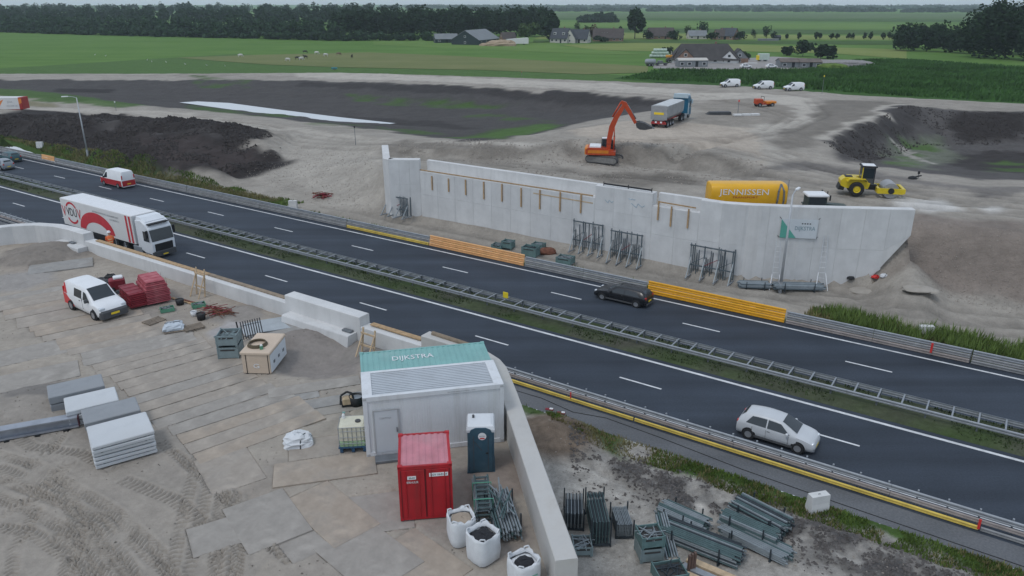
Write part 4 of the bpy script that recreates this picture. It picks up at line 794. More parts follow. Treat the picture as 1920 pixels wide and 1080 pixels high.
def scatter(n, s0, s1, n0, n1, seed, dens=None, zf=None, hfun=None):
    r_ = np.random.default_rng(seed); s = r_.uniform(s0, s1, n); q = r_.uniform(n0, n1, n); x = RD[0]*s+RN[0]*q; y = RD[1]*s+RN[1]*q
    f = fbm(x/3, y/3, seed+50); k = f > (dens if dens is not None else 0); x, y, s, q, f = x[k], y[k], s[k], q[k], f[k]
    z = np.array([zf(a, b) for a, b in zip(x, y)]) if zf else np.zeros(len(x)); hm = hfun(s, q, f) if hfun else np.ones(len(x)); return np.stack([x, y, z, hm], 1)
tz = lambda a, b: H(TB, a, b)-.03
lz = lambda a, b: H(LB, a, b)-.03
A1 = scatter(26000, -165, -73, 57.4, 61.8, 1, .32, tz, lambda s, q, f: np.clip(.5+(f-.4)*2.5, .35, 1.4)); grass('verge_grass', 'green weeds on the far verge before the spoil heap', A1[A1[:, 3] > .0], M_G1, .18, .5, .055, 1); A2 = scatter(18000, -165, -76, 57.4, 61.0, 2, .40, tz); grass('verge_straw', 'dry straw-coloured grass on the far verge at the left', A2, M_G2, .2, .55, .05, 2)
B1 = scatter(24000, -11.5, 45, 57.6, 61.2, 3, .40, tz, lambda s, q, f: np.clip(1.25-(q-57.5)*.05, .4, 1.3)*np.clip((s+12)/2, .3, 1)); grass('reed_strip', 'tall green reeds on the far verge at the right', B1, M_G3, .35, 1.15, .05, 3); B2 = scatter(15000, -11.5, 45, 57.3, 60.6, 4, .40, tz); grass('verge_straw', 'dry straw grass in front of the right-hand reeds', B2, M_G2, .3, .7, .06, 4)
C1 = scatter(7000, -73, -11, 57.3, 58.8, 5, .52, tz); grass('verge_weeds', 'patchy weeds behind the far barrier at the foot of the wall', C1, M_G1, .2, .6, .07, 5)
D1 = scatter(17000, -24, 12, 33.0, 34.7, 6, .45, lz); grass('near_verge_grass', 'short green grass along the near edge of the motorway', D1, M_G1, .06, .26, .035, 6); D2 = scatter(9000, -24, 12, 33.0, 34.7, 7, .47, lz); grass('near_verge_straw', 'straw tufts among the near verge grass', D2, M_G2, .08, .30, .03, 7)
mz = lambda a, b: .10
E1 = scatter(22000, -150, 25, 45.5, 48.3, 8, .47, mz); grass('median_weeds', 'low dark weeds under the central guard rail', E1, mat('median_weed', (.040, .066, .020), rough=.9, var=.5), .06, .24, .05, 8)
def maize_rows():
    r_ = np.random.default_rng(12); poly = [tuple(P(x, y, 0)[:2]) for x, y in [(1165, 148), (1240, 131), (1500, 131), (1560, 125), (1600, 113), (1690, 111), (1980, 132), (1980, 196), (1900, 192), (1700, 181), (1500, 167), (1300, 154)]]
    xs = [p[0] for p in poly]; ys = [p[1] for p in poly]; n = 60000; x = r_.uniform(min(xs), max(xs), n); y = r_.uniform(min(ys), max(ys), n); u_ = x*math.cos(R(20))+y*math.sin(R(20)); k = inpoly(x, y, poly) & (np.abs((u_/3.0) % 1-.5) < .42); x, y = x[k], y[k]
    h = .55+.7*fbm(x/25, y/25, 77); return np.stack([x, y, np.zeros(len(x)), h], 1)
grass('maize_crop', 'dark green rows of maize behind the parked vans', maize_rows(), mat('maize_leaf', (.048, .112, .028), rough=.9, var=.45, scale=.08, spec=.1), .7, 1.3, .28, 13, .4)
# ================================================================== VEHICLES
M_GLASS = mat('window_glass', (.018, .026, .032), rough=.06, var=.1, spec=.7); M_RIM = mat('wheel_rim', (.34, .35, .37), rough=.4, metal=.6); M_PLATEY = mat('number_plate', (.80, .58, .03), rough=.5); M_LAMP = mat('headlamp', (.62, .66, .70), rough=.2, spec=.7); M_TAIL = mat('tail_lamp', (.45, .02, .02), rough=.3); M_GREYP = mat('grey_plastic', (.07, .073, .078), rough=.7)
def paint_mat(name, c, rough=.32, dirt=None): return mat(name, c, rough=rough, var=.05, scale=1.2, spec=.5, dirt=dirt, dirt_amt=.3)
P_WHITE = paint_mat('car_white', (.74, .75, .76)); P_BLACK = paint_mat('car_black', (.014, .015, .018), .25); P_TEAL = paint_mat('car_teal', (.03, .09, .105)); P_SILVER = paint_mat('car_silver', (.24, .27, .30)); P_RED = paint_mat('van_red', (.42, .02, .025)); P_REDW = paint_mat('van_red_wrap', (.60, .03, .035))
def lerp_tab(tab, x):
    if x <= tab[0][0]: return tab[0][1:]
    for i in range(len(tab)-1):
        a, b = tab[i], tab[i+1]
        if x <= b[0]:
            h = b[0]-a[0]; t = (x-a[0])/h; r = []
            for k in range(1, len(a)):
                d = (b[k]-a[k])/h; d0 = (a[k]-tab[i-1][k])/(a[0]-tab[i-1][0]) if i > 0 else d; d1 = (tab[i+2][k]-b[k])/(tab[i+2][0]-b[0]) if i+2 < len(tab) else d
                m0 = 0 if d*d0 <= 0 else 2*d*d0/(d+d0); m1 = 0 if d*d1 <= 0 else 2*d*d1/(d+d1)
                r.append((2*t**3-3*t*t+1)*a[k]+(t**3-2*t*t+t)*h*m0+(3*t*t-2*t**3)*b[k]+(t**3-t*t)*h*m1)
            return tuple(r)
    return tab[-1][1:]
def car_body(root, L, Wd, tab, zb, m, wheels, wr, low=None, low_z=None):
    """tab rows: x, belt height, top height, half width at the belt, half width at the top"""
    def sec(x):
        zbelt, zt, wb, wt = lerp_tab(tab, x)
        return [(0, zb), (wb*.86, zb), (wb*.97, zb+.12), (wb, zb+.3*(zbelt-zb)+.1), (wb, zbelt-.12), (wb*.975, zbelt), (wt+(wb*.975-wt)*.12, zt-(zt-zbelt)*.12-.015), (wt*.93, zt-.012), (wt*.6, zt+.012), (0, zt+.02)]
    xs = sorted(set([r[0] for r in tab]+[tab[0][0]+(tab[-1][0]-tab[0][0])*i/30 for i in range(31)]))
    rings = []
    for x in xs: s = sec(x); rings.append([(x, -y, z) for y, z in s]+[(x, y, z) for y, z in reversed(s[1:-1])])
    b = MB(); b.loft(rings); body = b.build('body', m, root, True)
    md = body.modifiers.new('edge', 'EDGE_SPLIT'); md.split_angle = R(38)
    def side(name, x0, x1, mtl, side_, lo=.06, hi=.86, n=4, rake0=0, rake1=0):
        """glass laid on the flank between belt and roof"""
        v = []; 
        for i in range(n+1):
            row = []
            for q in (0, 1):
                x = x0+(x1-x0)*i/n+(rake0*(1-i/n)+rake1*(i/n))*q; zbelt, zt, wb, wt = lerp_tab(tab, x); t = lo if q == 0 else hi
                y0, y1, za, zc = wb*.975, wt+(wb*.975-wt)*.12, zbelt, zt-(zt-zbelt)*.12-.015
                row.append((x, side_*(y0+(y1-y0)*t+.008), za+(zc-za)*t))
            v.append(row)
        bb = MB(); bb.add([p for r in v for p in r], [(2*i, 2*i+2, 2*i+3, 2*i+1) for i in range(n)]); return bb.build(name, mtl, root)
    def top(name, x0, x1, mtl, w0=.9, n=5):
        v = []
        for i in range(n+1):
            x = x0+(x1-x0)*i/n; zbelt, zt, wb, wt = lerp_tab(tab, x); wt2 = max(wt*.93, .1)
            for q in (-1, -.62, 0, .62, 1): v.append((x, wt2*q*w0, zt+.012+.016*(1-abs(q))+.006))
        bb = MB(); bb.add(v, [(i*5+j, i*5+5+j, i*5+6+j, i*5+1+j) for i in range(n) for j in range(4)]); return bb.build(name, mtl, root, True)
    for x in wheels:
        for s in (-1, 1):
            w0 = lerp_tab(tab, x)[2]
            MB().lathe([(.0, 0), (wr+.07, 0), (wr+.07, -.05), (0, -.05)], 20, 'y', (x, s*(w0+.003)+(.05 if s < 0 else 0), wr+.02)).build('wheel_arch', M_BLACK, root)
            y = s*(w0-.09); tw = .22
            t = MB().lathe([(wr*.62, -tw/2), (wr*.95, -tw/2), (wr, -tw/2+.03), (wr, tw/2-.03), (wr*.95, tw/2), (wr*.62, tw/2)], 20, 'y', (0, 0, 0)).build('wheel', M_RUBBER, root, loc=(x, y+s*.03, wr))
            MB().lathe([(0, s*(tw/2-.02)), (wr*.30, s*(tw/2-.015)), (wr*.64, s*(tw/2-.005)), (wr*.66, s*(tw/2-.05))], 14, 'y').build('rim', M_RIM, t)
    return body, side, top
def place(name, label, cat, s, n, fwd=1, z=.01, group=None): return thing(name, label, cat, SN(s, n, z), TH if fwd > 0 else TH+math.pi, group)
HATCH = [(-2.16, .58, .66, .72, .68), (-2.12, .84, .92, .82, .72), (-1.98, .96, 1.18, .87, .68), (-1.62, 1.0, 1.46, .90, .60), (-.6, .98, 1.56, .915, .61), (.25, .96, 1.50, .915, .61), (.7, .95, 1.30, .91, .65), (1.22, .92, 1.04, .90, .74), (1.42, .90, .98, .895, .76), (1.86, .80, .87, .87, .74), (2.1, .64, .72, .80, .68), (2.2, .45, .55, .68, .60)]
def hatch(s, n, fwd, pm, label, nm='passenger_car', wagon=False, group='cars on the motorway'):
    t = place(nm, label, 'car', s, n, fwd, group=group)
    tab = HATCH if not wagon else [(-2.3, .6, .70, .76, .70), (-2.25, .88, .97, .85, .72), (-2.05, .93, 1.25, .88, .66), (-1.75, .94, 1.40, .9, .61), (-.6, .94, 1.47, .91, .61), (.15, .93, 1.43, .91, .61), (.6, .91, 1.24, .91, .65), (1.15, .89, .98, .9, .73), (1.35, .87, .93, .895, .75), (1.95, .77, .83, .87, .73), (2.2, .62, .68, .80, .66), (2.32, .45, .53, .7, .6)]
    e = tab[-1][0]; r = tab[0][0]
    body, side, top = car_body(t, 4.2, 1.8, tab, .22, pm, (r+.78, e-.84), .32)
    for s_ in (-1, 1):
        side('window', -.40, .86, M_GLASS, s_, lo=.03, hi=.92, rake1=-.56); side('window', r+.56, -.47, M_GLASS, s_, lo=.03, hi=.92, rake0=.30)
        for xs_ in (-.44, -1.22, .80): MB().box((xs_, s_*(lerp_tab(tab, xs_)[2]+.002), .62), (.014, .012, .52)).build('panel_gap', M_BLACK, t)
        MB().box((0, s_*(lerp_tab(tab, 0)[2]-.01), .30), (e-r-1.75, .05, .12)).build('sill_trim', M_GREYP, t); MB().box((-.30, s_*(lerp_tab(tab, -.3)[2]+.004), .82), (.16, .02, .03)).build('door_handle', M_GREYP, t)
        MB().rbox((e-.22, s_*.62, .62), (.32, .24, .13), .03).build('headlamp', M_LAMP, t); MB().rbox((r+.09, s_*.68, .80), (.14, .22, .2), .03).build('tail_lamp', M_TAIL, t); MB().rbox((.72, s_*.98, .95), (.14, .2, .13), .03).build('mirror', pm, t)
    top('windscreen', tab[5][0]+.08, tab[7][0]-.03, M_GLASS, .92); top('rear_window', r+.2, tab[3][0]-.12, M_GLASS, .82)
    MB().box((e-.02, 0, .40), (.06, .52, .12)).build('number_plate', M_PLATEY, t); MB().box((r-.0, 0, .55), (.06, .52, .12)).build('number_plate', M_PLATEY, t); MB().rbox((e-.08, 0, .24), (.16, 1.2, .14), .02).build('bumper', M_GREYP, t); MB().rbox((r+.06, 0, .24), (.16, 1.3, .16), .02).build('bumper', M_GREYP, t)
    return t
sA = sn_of(P(1440, 826, 0)); hatch(sA[0]+.35, 39.5, 1, paint_mat('car_pearl', (.52, .54, .56)), 'white hatchback driving right in the near lane of the motorway')
sB = sn_of(P(1150, 566, .4)); hatch(sB[0]+.1, 54.1, -1, P_BLACK, 'black estate car driving left beside the orange barrier', wagon=True).scale = (1.04, 1, .95)
sC = sn_of(P(14, 300, .3)); hatch(sC[0]-.3, 54.1, -1, P_TEAL, 'dark teal hatchback at the left edge of the far carriageway'); sD = sn_of(P(2, 316, .2)); hatch(sD[0]-.8, 50.7, -1, P_SILVER, 'silver-grey car half cut off by the left edge')
# ---- vans
VAN = [(-2.35, .75, .95, .86, .80), (-2.30, 1.05, 1.62, .90, .78), (-2.2, 1.08, 1.80, .91, .74), (-1.6, 1.08, 1.86, .92, .73), (0, 1.07, 1.86, .92, .73), (.45, 1.06, 1.81, .92, .72), (.75, 1.05, 1.62, .92, .72), (1.25, 1.03, 1.22, .91, .76), (1.45, 1.01, 1.11, .90, .78), (1.95, .93, .99, .88, .76), (2.2, .74, .80, .82, .70), (2.3, .5, .6, .72, .64)]
def van(p, rz, label, wrap=None, group=None, scale=1, windows=True, tab=VAN, name='delivery_van', cat='van', pm=None, red_low=False):
    t = thing(name, label, cat, p, rz, group); pm = pm or P_WHITE
    body, side, top = car_body(t, 4.6, 1.84, tab, .22, pm, (-1.45, 1.42), .34)
    for s_ in (-1, 1):
        side('window', .30, 1.12, M_GLASS, s_, lo=.08, hi=.84, rake1=-.5)
        if windows: side('window', -.85, .12, M_GLASS, s_, lo=.08, hi=.84)
        MB().rbox((2.02, s_*.66, .74), (.40, .34, .18), .04).build('headlamp', M_LAMP, t); MB().rbox((-2.3, s_*.82, .95), (.1, .14, .5), .02).build('tail_lamp', M_TAIL, t); MB().rbox((.95, s_*1.0, 1.08), (.14, .2, .22), .03).build('mirror', M_GREYP, t)
        MB().box((.20, s_*.915, .88), (.012, .03, .8)).build('door_seam', M_GREYP, t); MB().box((-.1, s_*.925, .98), (.16, .02, .04)).build('door_handle', M_GREYP, t)
        if wrap:
            b = MB(); zs = (.36, .7, 1.04); n = 8; v = []
            for i in range(n+1):
                for z in (.36, .62, .9, 1.06): v.append((-2.28+(i/n)*(1.35-.95*(z-.36)/.7), s_*(lerp_tab(tab, -1.8)[2]+.006), z))
            b.add(v, [(i*4+j, i*4+4+j, i*4+5+j, i*4+1+j) for i in range(n) for j in range(3)]); b.build('red_wrap', wrap, t)
            side('red_wrap', -2.24, -1.75, wrap, s_, lo=0, hi=1.0, rake1=-.35)
    top('windscreen', .50, 1.30, M_GLASS, .94)
    MB().rbox((2.14, 0, .22), (.46, 1.70, .50), .10).build('bumper', M_GREYP, t); MB().box((2.38, 0, .48), (.03, .52, .12)).build('number_plate', M_PLATEY, t); MB().rbox((-2.28, 0, .26), (.2, 1.66, .22), .03).build('bumper', M_GREYP, t)
    if wrap: MB().box((-2.36, 0, .98), (.02, 1.5, .9)).build('rear_door', wrap, t)
    if scale != 1: t.scale = (scale,)*3
    return t
fl, rl = P(183, 602, YZ), P(128, 578, YZ)
pv = P(182, 590, YZ); van((pv.x-.30, pv.y+.7, yz(pv.x, pv.y)+.04), math.atan2(-.60, .80), 'white panel van with red rear flanks parked in the yard', P_REDW, 'vans on the site', 1.0)
for i, (px, py, lab, rz) in enumerate([(1368, 163, 'leftmost of the three white vans by the maize field', 186), (1430, 167, 'middle one of the three white vans by the maize field', 190), (1487, 170, 'rightmost of the three white vans by the maize field', 192)]):
    q = G(px, py); van((q.x, q.y, q.z+.03), R(rz), lab, None, 'white vans along the field', .98, windows=False)
# red and white van on the far lane
sV = sn_of(P(214, 349, 0)); vt = place('delivery_van', 'white-topped red van driving left on the far carriageway', 'van', sV[0]+.2, 54.1, -1, group='vans on the motorway')
VT2 = [(-2.75, .8, 1.0, .92, .84), (-2.7, 1.12, 2.0, .97, .84), (-2.6, 1.15, 2.25, .98, .80), (-1.6, 1.15, 2.32, .99, .78), (.6, 1.14, 2.32, .99, .78), (1.05, 1.13, 2.22, .99, .78), (1.4, 1.12, 1.9, .98, .78), (1.9, 1.1, 1.4, .97, .82), (2.1, 1.08, 1.22, .96, .83), (2.55, .95, 1.02, .93, .8), (2.72, .72, .8, .86, .74), (2.8, .5, .6, .76, .68)]
body, side, top = car_body(vt, 5.4, 1.95, VT2, .24, P_WHITE, (-1.7, 1.75), .35)
for s_ in (-1, 1):
    side('window', .75, 1.75, M_GLASS, s_, lo=.08, hi=.8, rake1=-.5)
    MB().box((-.1, s_*.985, .72), (5.0, .03, .74)).build('red_side', P_RED, vt); MB().rbox((1.5, s_*1.06, 1.15), (.14, .2, .24), .03).build('mirror', M_GREYP, vt); MB().rbox((-2.74, s_*.85, 1.3), (.08, .14, .5), .02).build('tail_lamp', M_TAIL, vt); MB().rbox((2.55, s_*.7, .8), (.3, .3, .16), .03).build('headlamp', M_LAMP, vt)
top('windscreen', 1.1, 1.98, M_GLASS, .94); MB().box((-2.77, 0, .72), (.03, 1.8, .72)).build('red_rear', P_RED, vt); MB().box((-2.8, 0, .62), (.02, .52, .12)).build('number_plate', M_PLATEY, vt); MB().rbox((2.68, 0, .3), (.24, 1.7, .3), .04).build('bumper', M_GREYP, vt)
# ---- wheels for big machines
def wheel(root, x, y, r, w, rimm=None, z=None, hub=.55, name='wheel'):
    t = MB().lathe([(r*hub, -w/2), (r*.9, -w/2), (r, -w/2+.06), (r, w/2-.06), (r*.9, w/2), (r*hub, w/2)], 20, 'y').build(name, M_RUBBER, root, loc=(x, y, r if z is None else z), smooth=False)
    for s in (-1, 1): MB().lathe([(0, s*(w/2-.08)), (r*hub*.4, s*(w/2-.05)), (r*hub*.8, s*(w/2-.10)), (r*hub*1.02, s*(w/2-.01))], 16, 'y').build('rim', rimm or M_RIM, t)
    return t
# ---- articulated lorry
M_CURT = mat('trailer_curtain', (.66, .66, .655), rough=.55, var=.05, scale=.6, dirt=(.5, .49, .47), dirt_amt=.3); M_CURTR = mat('print_red', (.52, .03, .045), rough=.5, var=.08); M_PRB = mat('print_black', (.03, .03, .035), rough=.5); M_PRG = mat('print_grey', (.40, .41, .42), rough=.5); M_CABW = paint_mat('cab_white', (.70, .73, .76))
s_tr = sn_of(P(288, 482, .3)); lt = place('articulated_lorry', 'white articulated lorry with red swoosh on its trailer driving right', 'lorry', s_tr[0]+.15, 39.45, 1)
XT0, XT1 = -16.3, -2.75
tr = MB().rbox(((XT0+XT1)/2, 0, 1.15), (XT1-XT0, 2.55, 2.85), .04).build('trailer_box', M_CURT, lt)
MB().box(((XT0+XT1)/2, 0, 3.995), (XT1-XT0-.15, 2.42, .03)).build('trailer_roof', M_WHITE, lt)
for s_ in (-1, 1):
    y = s_*1.285; rot = (R(90), 0, 0) if s_ < 0 else (R(90), 0, R(180))
    # ring-shaped red swoosh
    b = MB(); v = []; N = 28
    for i in range(N+1):
        a = math.pi*(1.0-i/N*.98); ro, ri = (2.95, 2.75-.85*math.sin(math.pi*min(1, i/N*1.2))); ri = 2.0-.35*math.sin(a)
        v += [(-9.6+ro*math.cos(a)*1.12, y+s_*.006, 1.25+ro*math.sin(a)*.70), (-9.6+ri*math.cos(a)*1.12, y+s_*.006, 1.25+ri*math.sin(a)*.60)]
    b.add(v, [(2*i, 2*i+2, 2*i+3, 2*i+1) for i in range(N)]); b.build('red_swoosh', M_CURTR, tr)
    text('lettering', 'VDU', 1.25, 'print_black', tr, (-14.2, y+s_*.012, 2.65), rot, 2.0)
    b = MB()
    for a0, a1 in ((35, 145), (215, 325)):
        b = MB(); v = [(-14.2+r_*math.cos(R(a0+(a1-a0)*i/10))*1.05, y+s_*.008, 2.62+r_*math.sin(R(a0+(a1-a0)*i/10))) for i in range(11) for r_ in (1.2, .98)]; b.add(v, [(2*i, 2*i+2, 2*i+3, 2*i+1) for i in range(10)]); b.build('round_emblem', M_CURTR, tr)
    for x in (-15.75, -12.75): text('lettering', 'V', 1.6, 'print_red', tr, (x, y+s_*.012, 2.6), rot, .75)
    for k, (x, z, w_) in enumerate(((-8.6, 3.45, 2.6), (-6.2, 3.42, 2.2), (-6.0, 3.05, 1.6))): text('lettering', ('INTERNATIONAL', 'TRANSPORT', 'LOGISTICS')[k], .26, 'print_grey', tr, (x, y+s_*.012, z), rot, w_)
    for x in (-3.75, -3.15): MB().add([(x-.16, y+s_*.007, 1.2), (x+.16, y+s_*.007, 1.2), (x+.12, y+s_*.007, 3.9), (x-.2, y+s_*.007, 3.9)], [(0, 1, 2, 3)]).build('red_stripe', M_CURTR, tr)
    MB().box(((XT0+XT1)/2-.8, s_*1.2, .78), (8.6, .06, .62)).build('side_guard', M_BLACK, lt)
    for x in (-11.6, -12.9, -14.2): wheel(lt, x, s_*1.02, .5, .38)
    for x, w_ in ((-1.25, .32), (-4.9, .5)): wheel(lt, x, s_*.98, .5, w_)
    MB().rbox((-2.6, s_*1.05, .45), (1.5, .4, .55), .05).build('fuel_tank', M_GALV, lt); MB().rbox((-.30, s_*1.42, 2.15), (.16, .26, .8), .04).build('mirror', M_BLACK, lt); MB().rbox((-.12, s_*.85, .62), (.2, .5, .24), .04).build('headlamp', M_LAMP, lt)
MB().box((-9.5, 0, .95), (13.4, .9, .3)).build('chassis', M_BLACK, lt); MB().box((-3.2, 0, .75), (6.0, .85, .28)).build('chassis', M_BLACK, lt)
cab = MB().loft([[(x, -w_, z0), (x, w_, z0), (x, w_, z1), (x, w_*.93, z1+.06), (x, -w_*.93, z1+.06), (x, -w_, z1)] for x, w_, z0, z1 in ((-2.35, 1.22, .95, 3.62), (-1.4, 1.24, .62, 3.72), (-.75, 1.24, .55, 3.40), (-.32, 1.23, .55, 2.95), (-.06, 1.20, .50, 1.75), (.0, 1.17, .42, 1.45))]).build('cab', M_CABW, lt)
MB().loft([[(x, -w_, z0), (x, w_, z0), (x, w_*.9, z1), (x, -w_*.9, z1)] for x, w_, z0, z1 in ((-2.3, 1.16, 3.6, 4.02), (-1.6, 1.16, 3.6, 3.96), (-.95, 1.1, 3.5, 3.62))]).build('roof_spoiler', M_CABW, lt)
MB().add([(-.27, -1.14, 2.90), (-.27, 1.14, 2.90), (-.03, 1.14, 1.78), (-.03, -1.14, 1.78)], [(0, 1, 2, 3)]).build('windscreen', M_GLASS, lt)
for s_ in (-1, 1): MB().add([(-1.25, s_*1.252, 1.75), (-.3, s_*1.252, 1.75), (-.5, s_*1.252, 2.7), (-1.25, s_*1.252, 2.75)], [(0, 1, 2, 3)]).build('window', M_GLASS, lt)
MB().rbox((-.03, 0, .78), (.10, 1.9, .75), .03).build('grille', M_BLACK, lt); MB().rbox((-.1, 0, .26), (.36, 2.42, .55), .08).build('bumper', M_GREYP, lt); MB().box((.08, 0, .40), (.02, .52, .12)).build('number_plate', M_PLATEY, lt); MB().rbox((-.55, 0, 3.38), (.45, 2.1, .10), .03).build('sun_visor', M_BLACK, lt)
# ---- trailer at the far left
M_REDT = mat('trailer_red', (.34, .03, .028), rough=.5, var=.08); M_ORG = mat('print_orange', (.70, .22, .04), rough=.5)
q = P(52, 212, .6); tt = thing('parked_trailer', 'white box trailer with orange wing print and red end, far left', 'trailer', (q.x, q.y, G(52, 212).z if G(52, 212).y > 120 else .6), R(1))
tt.location.z = .6
MB().rbox((-6.8, 0, 1.0), (12.2, 2.5, 2.5), .04).build('trailer_box', M_CURT, tt); MB().rbox((-.35, 0, 1.0), (.72, 2.54, 2.52), .04).build('end_panel', M_REDT, tt); MB().box((-6.8, 0, .92), (12.4, 2.4, .14)).build('frame', M_REDT, tt)
MB().add([(-.70, -1.28, 2.0), (-.02, -1.28, 2.4), (-.02, -1.28, 3.3), (-.70, -1.28, 3.3)], [(0, 1, 2, 3)]).build('orange_corner', M_ORG, tt)
MB().add([(-6.8, -1.262, 1.35), (-5.3, -1.262, 1.2), (-3.9, -1.262, 3.1), (-5.6, -1.262, 2.3)], [(0, 1, 2, 3)]).build('orange_wing', M_ORG, tt)
text('lettering', 'JEHA', .55, 'print_grey', tt, (-2.6, -1.266, 2.55), (R(90), 0, 0), 1.2); text('lettering', 'VAN DER LEE', .5, 'print_grey', tt, (-2.3, -1.266, 1.7), (R(90), 0, 0), 2.4)
for s_ in (-1, 1):
    for x in (-2.2, -3.4, -11): wheel(tt, x, s_*1.0, .48, .35)
# ---- tipper lorry
M_TUB = mat('tipper_steel', (.30, .31, .32), rough=.55, metal=.2, var=.15, scale=1, dirt=(.22, .2, .18)); M_BLUE = paint_mat('cab_blue', (.02, .13, .22)); M_LBLUE = paint_mat('cab_light', (.45, .55, .60)); M_TARP = mat('tarpaulin', (.52, .54, .54), rough=.6)
q = G(1234, 240); tp = thing('tipper_lorry', 'grey tipper lorry with blue cab standing on the road plates', 'lorry', (q.x, q.y, q.z+.02), R(62))
def hexsec(x, w, z0, z1, k=.55): return [(x, -w*k, z0), (x, w*k, z0), (x, w, z0+.55), (x, w, z1), (x, -w, z1), (x, -w, z0+.55)]
MB().loft([hexsec(0, 1.25, 1.05, 3.2), hexsec(8.6, 1.25, 1.05, 3.2), hexsec(9.0, 1.22, 1.5, 3.2)]).build('tipper_body', M_TUB, tp); MB().loft([[(x, -1.2, 3.21), (x, 1.2, 3.21), (x, .7, 3.34), (x, -.7, 3.34)] for x in (.1, 8.8)]).build('tarpaulin', M_TARP, tp)
tg = MB().box((-.04, 0, 2.2), (.08, 2.5, 2.0)).build('tailgate', M_TUB, tp); MB().rbox((-.10, 0, 1.95), (.03, 1.5, .34), .01).build('yellow_marker', M_PLATEY, tg)
for s_ in (-1, 1):
    for x in (.9, 2.2, 3.5): wheel(tp, x, s_*1.02, .52, .42)
    for x, w_ in ((8.2, .5), (9.5, .5), (12.6, .34)): wheel(tp, x, s_*1.0, .5, w_)
    MB().rbox((.0, s_*.85, .7), (.1, .3, .2), .02).build('tail_lamp', M_TAIL, tp); MB().rbox((-.06, s_*.4, .72), (.08, .3, .22), .02).build('white_plate', M_WHITE, tp); MB().rbox((13.0, s_*1.4, 2.3), (.18, .26, .7), .04).build('mirror', M_LBLUE, tp); MB().rbox((10.4, s_*1.05, .4), (1.6, .4, .5), .04).build('fuel_tank', M_GALV, tp)
MB().box((5.2, 0, .85), (10.2, .9, .3)).build('chassis', M_REDT, tp); MB().rbox((.05, 0, .55), (.2, 2.3, .3), .03).build('rear_bumper', M_REDT, tp); MB().box((10.4, 0, .8), (5.2, .9, .3)).build('chassis', M_BLACK, tp)
MB().loft([[(x, -w_, z0), (x, w_, z0), (x, w_, z1), (x, w_*.9, z1+.08), (x, -w_*.9, z1+.08), (x, -w_, z1)] for x, w_, z0, z1 in ((11.2, 1.22, .9, 3.3), (12.4, 1.24, .6, 3.5), (13.2, 1.22, .55, 2.9), (13.45, 1.18, .5, 1.6))]).build('cab', M_BLUE, tp)
MB().rbox((12.0, 0, 3.5), (1.7, 2.2, .35), .12).build('cab_roof', M_LBLUE, tp); MB().loft([[(x, -1.2, z0), (x, 1.2, z0), (x, 1.1, z1), (x, -1.1, z1)] for x, z0, z1 in ((10.9, 3.3, 3.95), (11.25, 3.3, 3.95))]).build('wind_deflector', M_LBLUE, tp)
for s_ in (-1, 1): MB().add([(12.2, s_*1.252, 1.8), (13.0, s_*1.245, 1.8), (12.9, s_*1.248, 2.7), (12.2, s_*1.252, 2.75)], [(0, 1, 2, 3)]).build('window', M_GLASS, tp); MB().box((11.6, s_*1.25, 1.6), (.6, .02, 1.8)).build('light_stripe', M_LBLUE, tp)
# ---- excavator
M_EXO = mat('excavator_orange', (.44, .055, .013), rough=.45, var=.12, scale=1.5, spec=.45); M_EXY = mat('excavator_stripe', (.62, .20, .015), rough=.45, var=.1); M_TRK = mat('track_steel', (.06, .06, .062), rough=.7, var=.3, scale=4); M_TRKG = mat('track_mud', (.20, .195, .185), rough=.85, var=.2, scale=3)
q = G(1134, 303); ex = thing('excavator', 'orange crawler excavator with raised boom on the sand', 'excavator', (q.x, q.y, q.z-.03), 0)
ua = R(-28)
for s_ in (-1, 1):
    def tk(x, y, z=0): return Vector((x*math.cos(ua)-y*math.sin(ua), x*math.sin(ua)+y*math.cos(ua), z))
    def oval(g):
        o = []
        for i in range(9): a = math.pi/2+math.pi*i/8; o.append((-1.75+(.48-g)*math.cos(a), .48+(.48-g)*math.sin(a)))
        for i in range(9): a = -math.pi/2+math.pi*i/8; o.append((1.75+(.48-g)*math.cos(a), .48+(.48-g)*math.sin(a)))
        return o
    o = MB().prism(oval(0), -.3, .3).build('track', M_TRK, ex, loc=tk(0, s_*1.15)); o.rotation_euler = (0, 0, ua); MB().prism(oval(.13), -.315, .315).build('track_frame', M_TRKG, o)
    for i in range(14): MB().box((-1.75+3.5*i/13, 0, .97), (.14, .6, .05)).build('track_shoe', M_TRKG, o)
MB().rbox((0, 0, .45), (1.9, 1.7, .5), .1, ua).build('undercarriage', M_TRK, ex); MB().lathe([(0, .92), (.75, .92), (.75, 1.08), (0, 1.08)], 20).build('slew_ring', M_TRK, ex)
ha = R(-8)     # heading of the upper carriage, local +x is where the boom points
hr = bpy.data.objects.new('upper_carriage', MB().prism([(-2.35, 1.12), (1.35, 1.12), (1.35, 1.55), (.4, 1.75), (-.6, 2.05), (-2.2, 2.05), (-2.55, 1.8), (-2.55, 1.3)], -1.35, 1.35).mesh('upper_carriage', M_EXO)); COL.objects.link(hr); hr.parent = ex; hr.rotation_euler = (0, 0, ha)
for s_ in (-1, 1): MB().box((-.9, s_*1.36, 1.55), (2.7, .02, .4)).build('yellow_panel', M_EXY, hr)
MB().rbox((-2.42, 0, 1.14), (.5, 2.6, .92), .14).build('counterweight', M_EXY, hr); MB().rbox((-1.3, -.1, 2.04), (1.5, 2.1, .22), .05).build('engine_cover', M_WHITE, hr)
MB().loft([[(x, .42, 1.5), (x, 1.32, 1.5), (x, 1.3, z), (x, .46, z)] for x, z in ((-.55, 2.95), (.7, 3.0), (1.15, 2.45), (1.3, 1.9))]).build('cab', M_GREYP, hr)
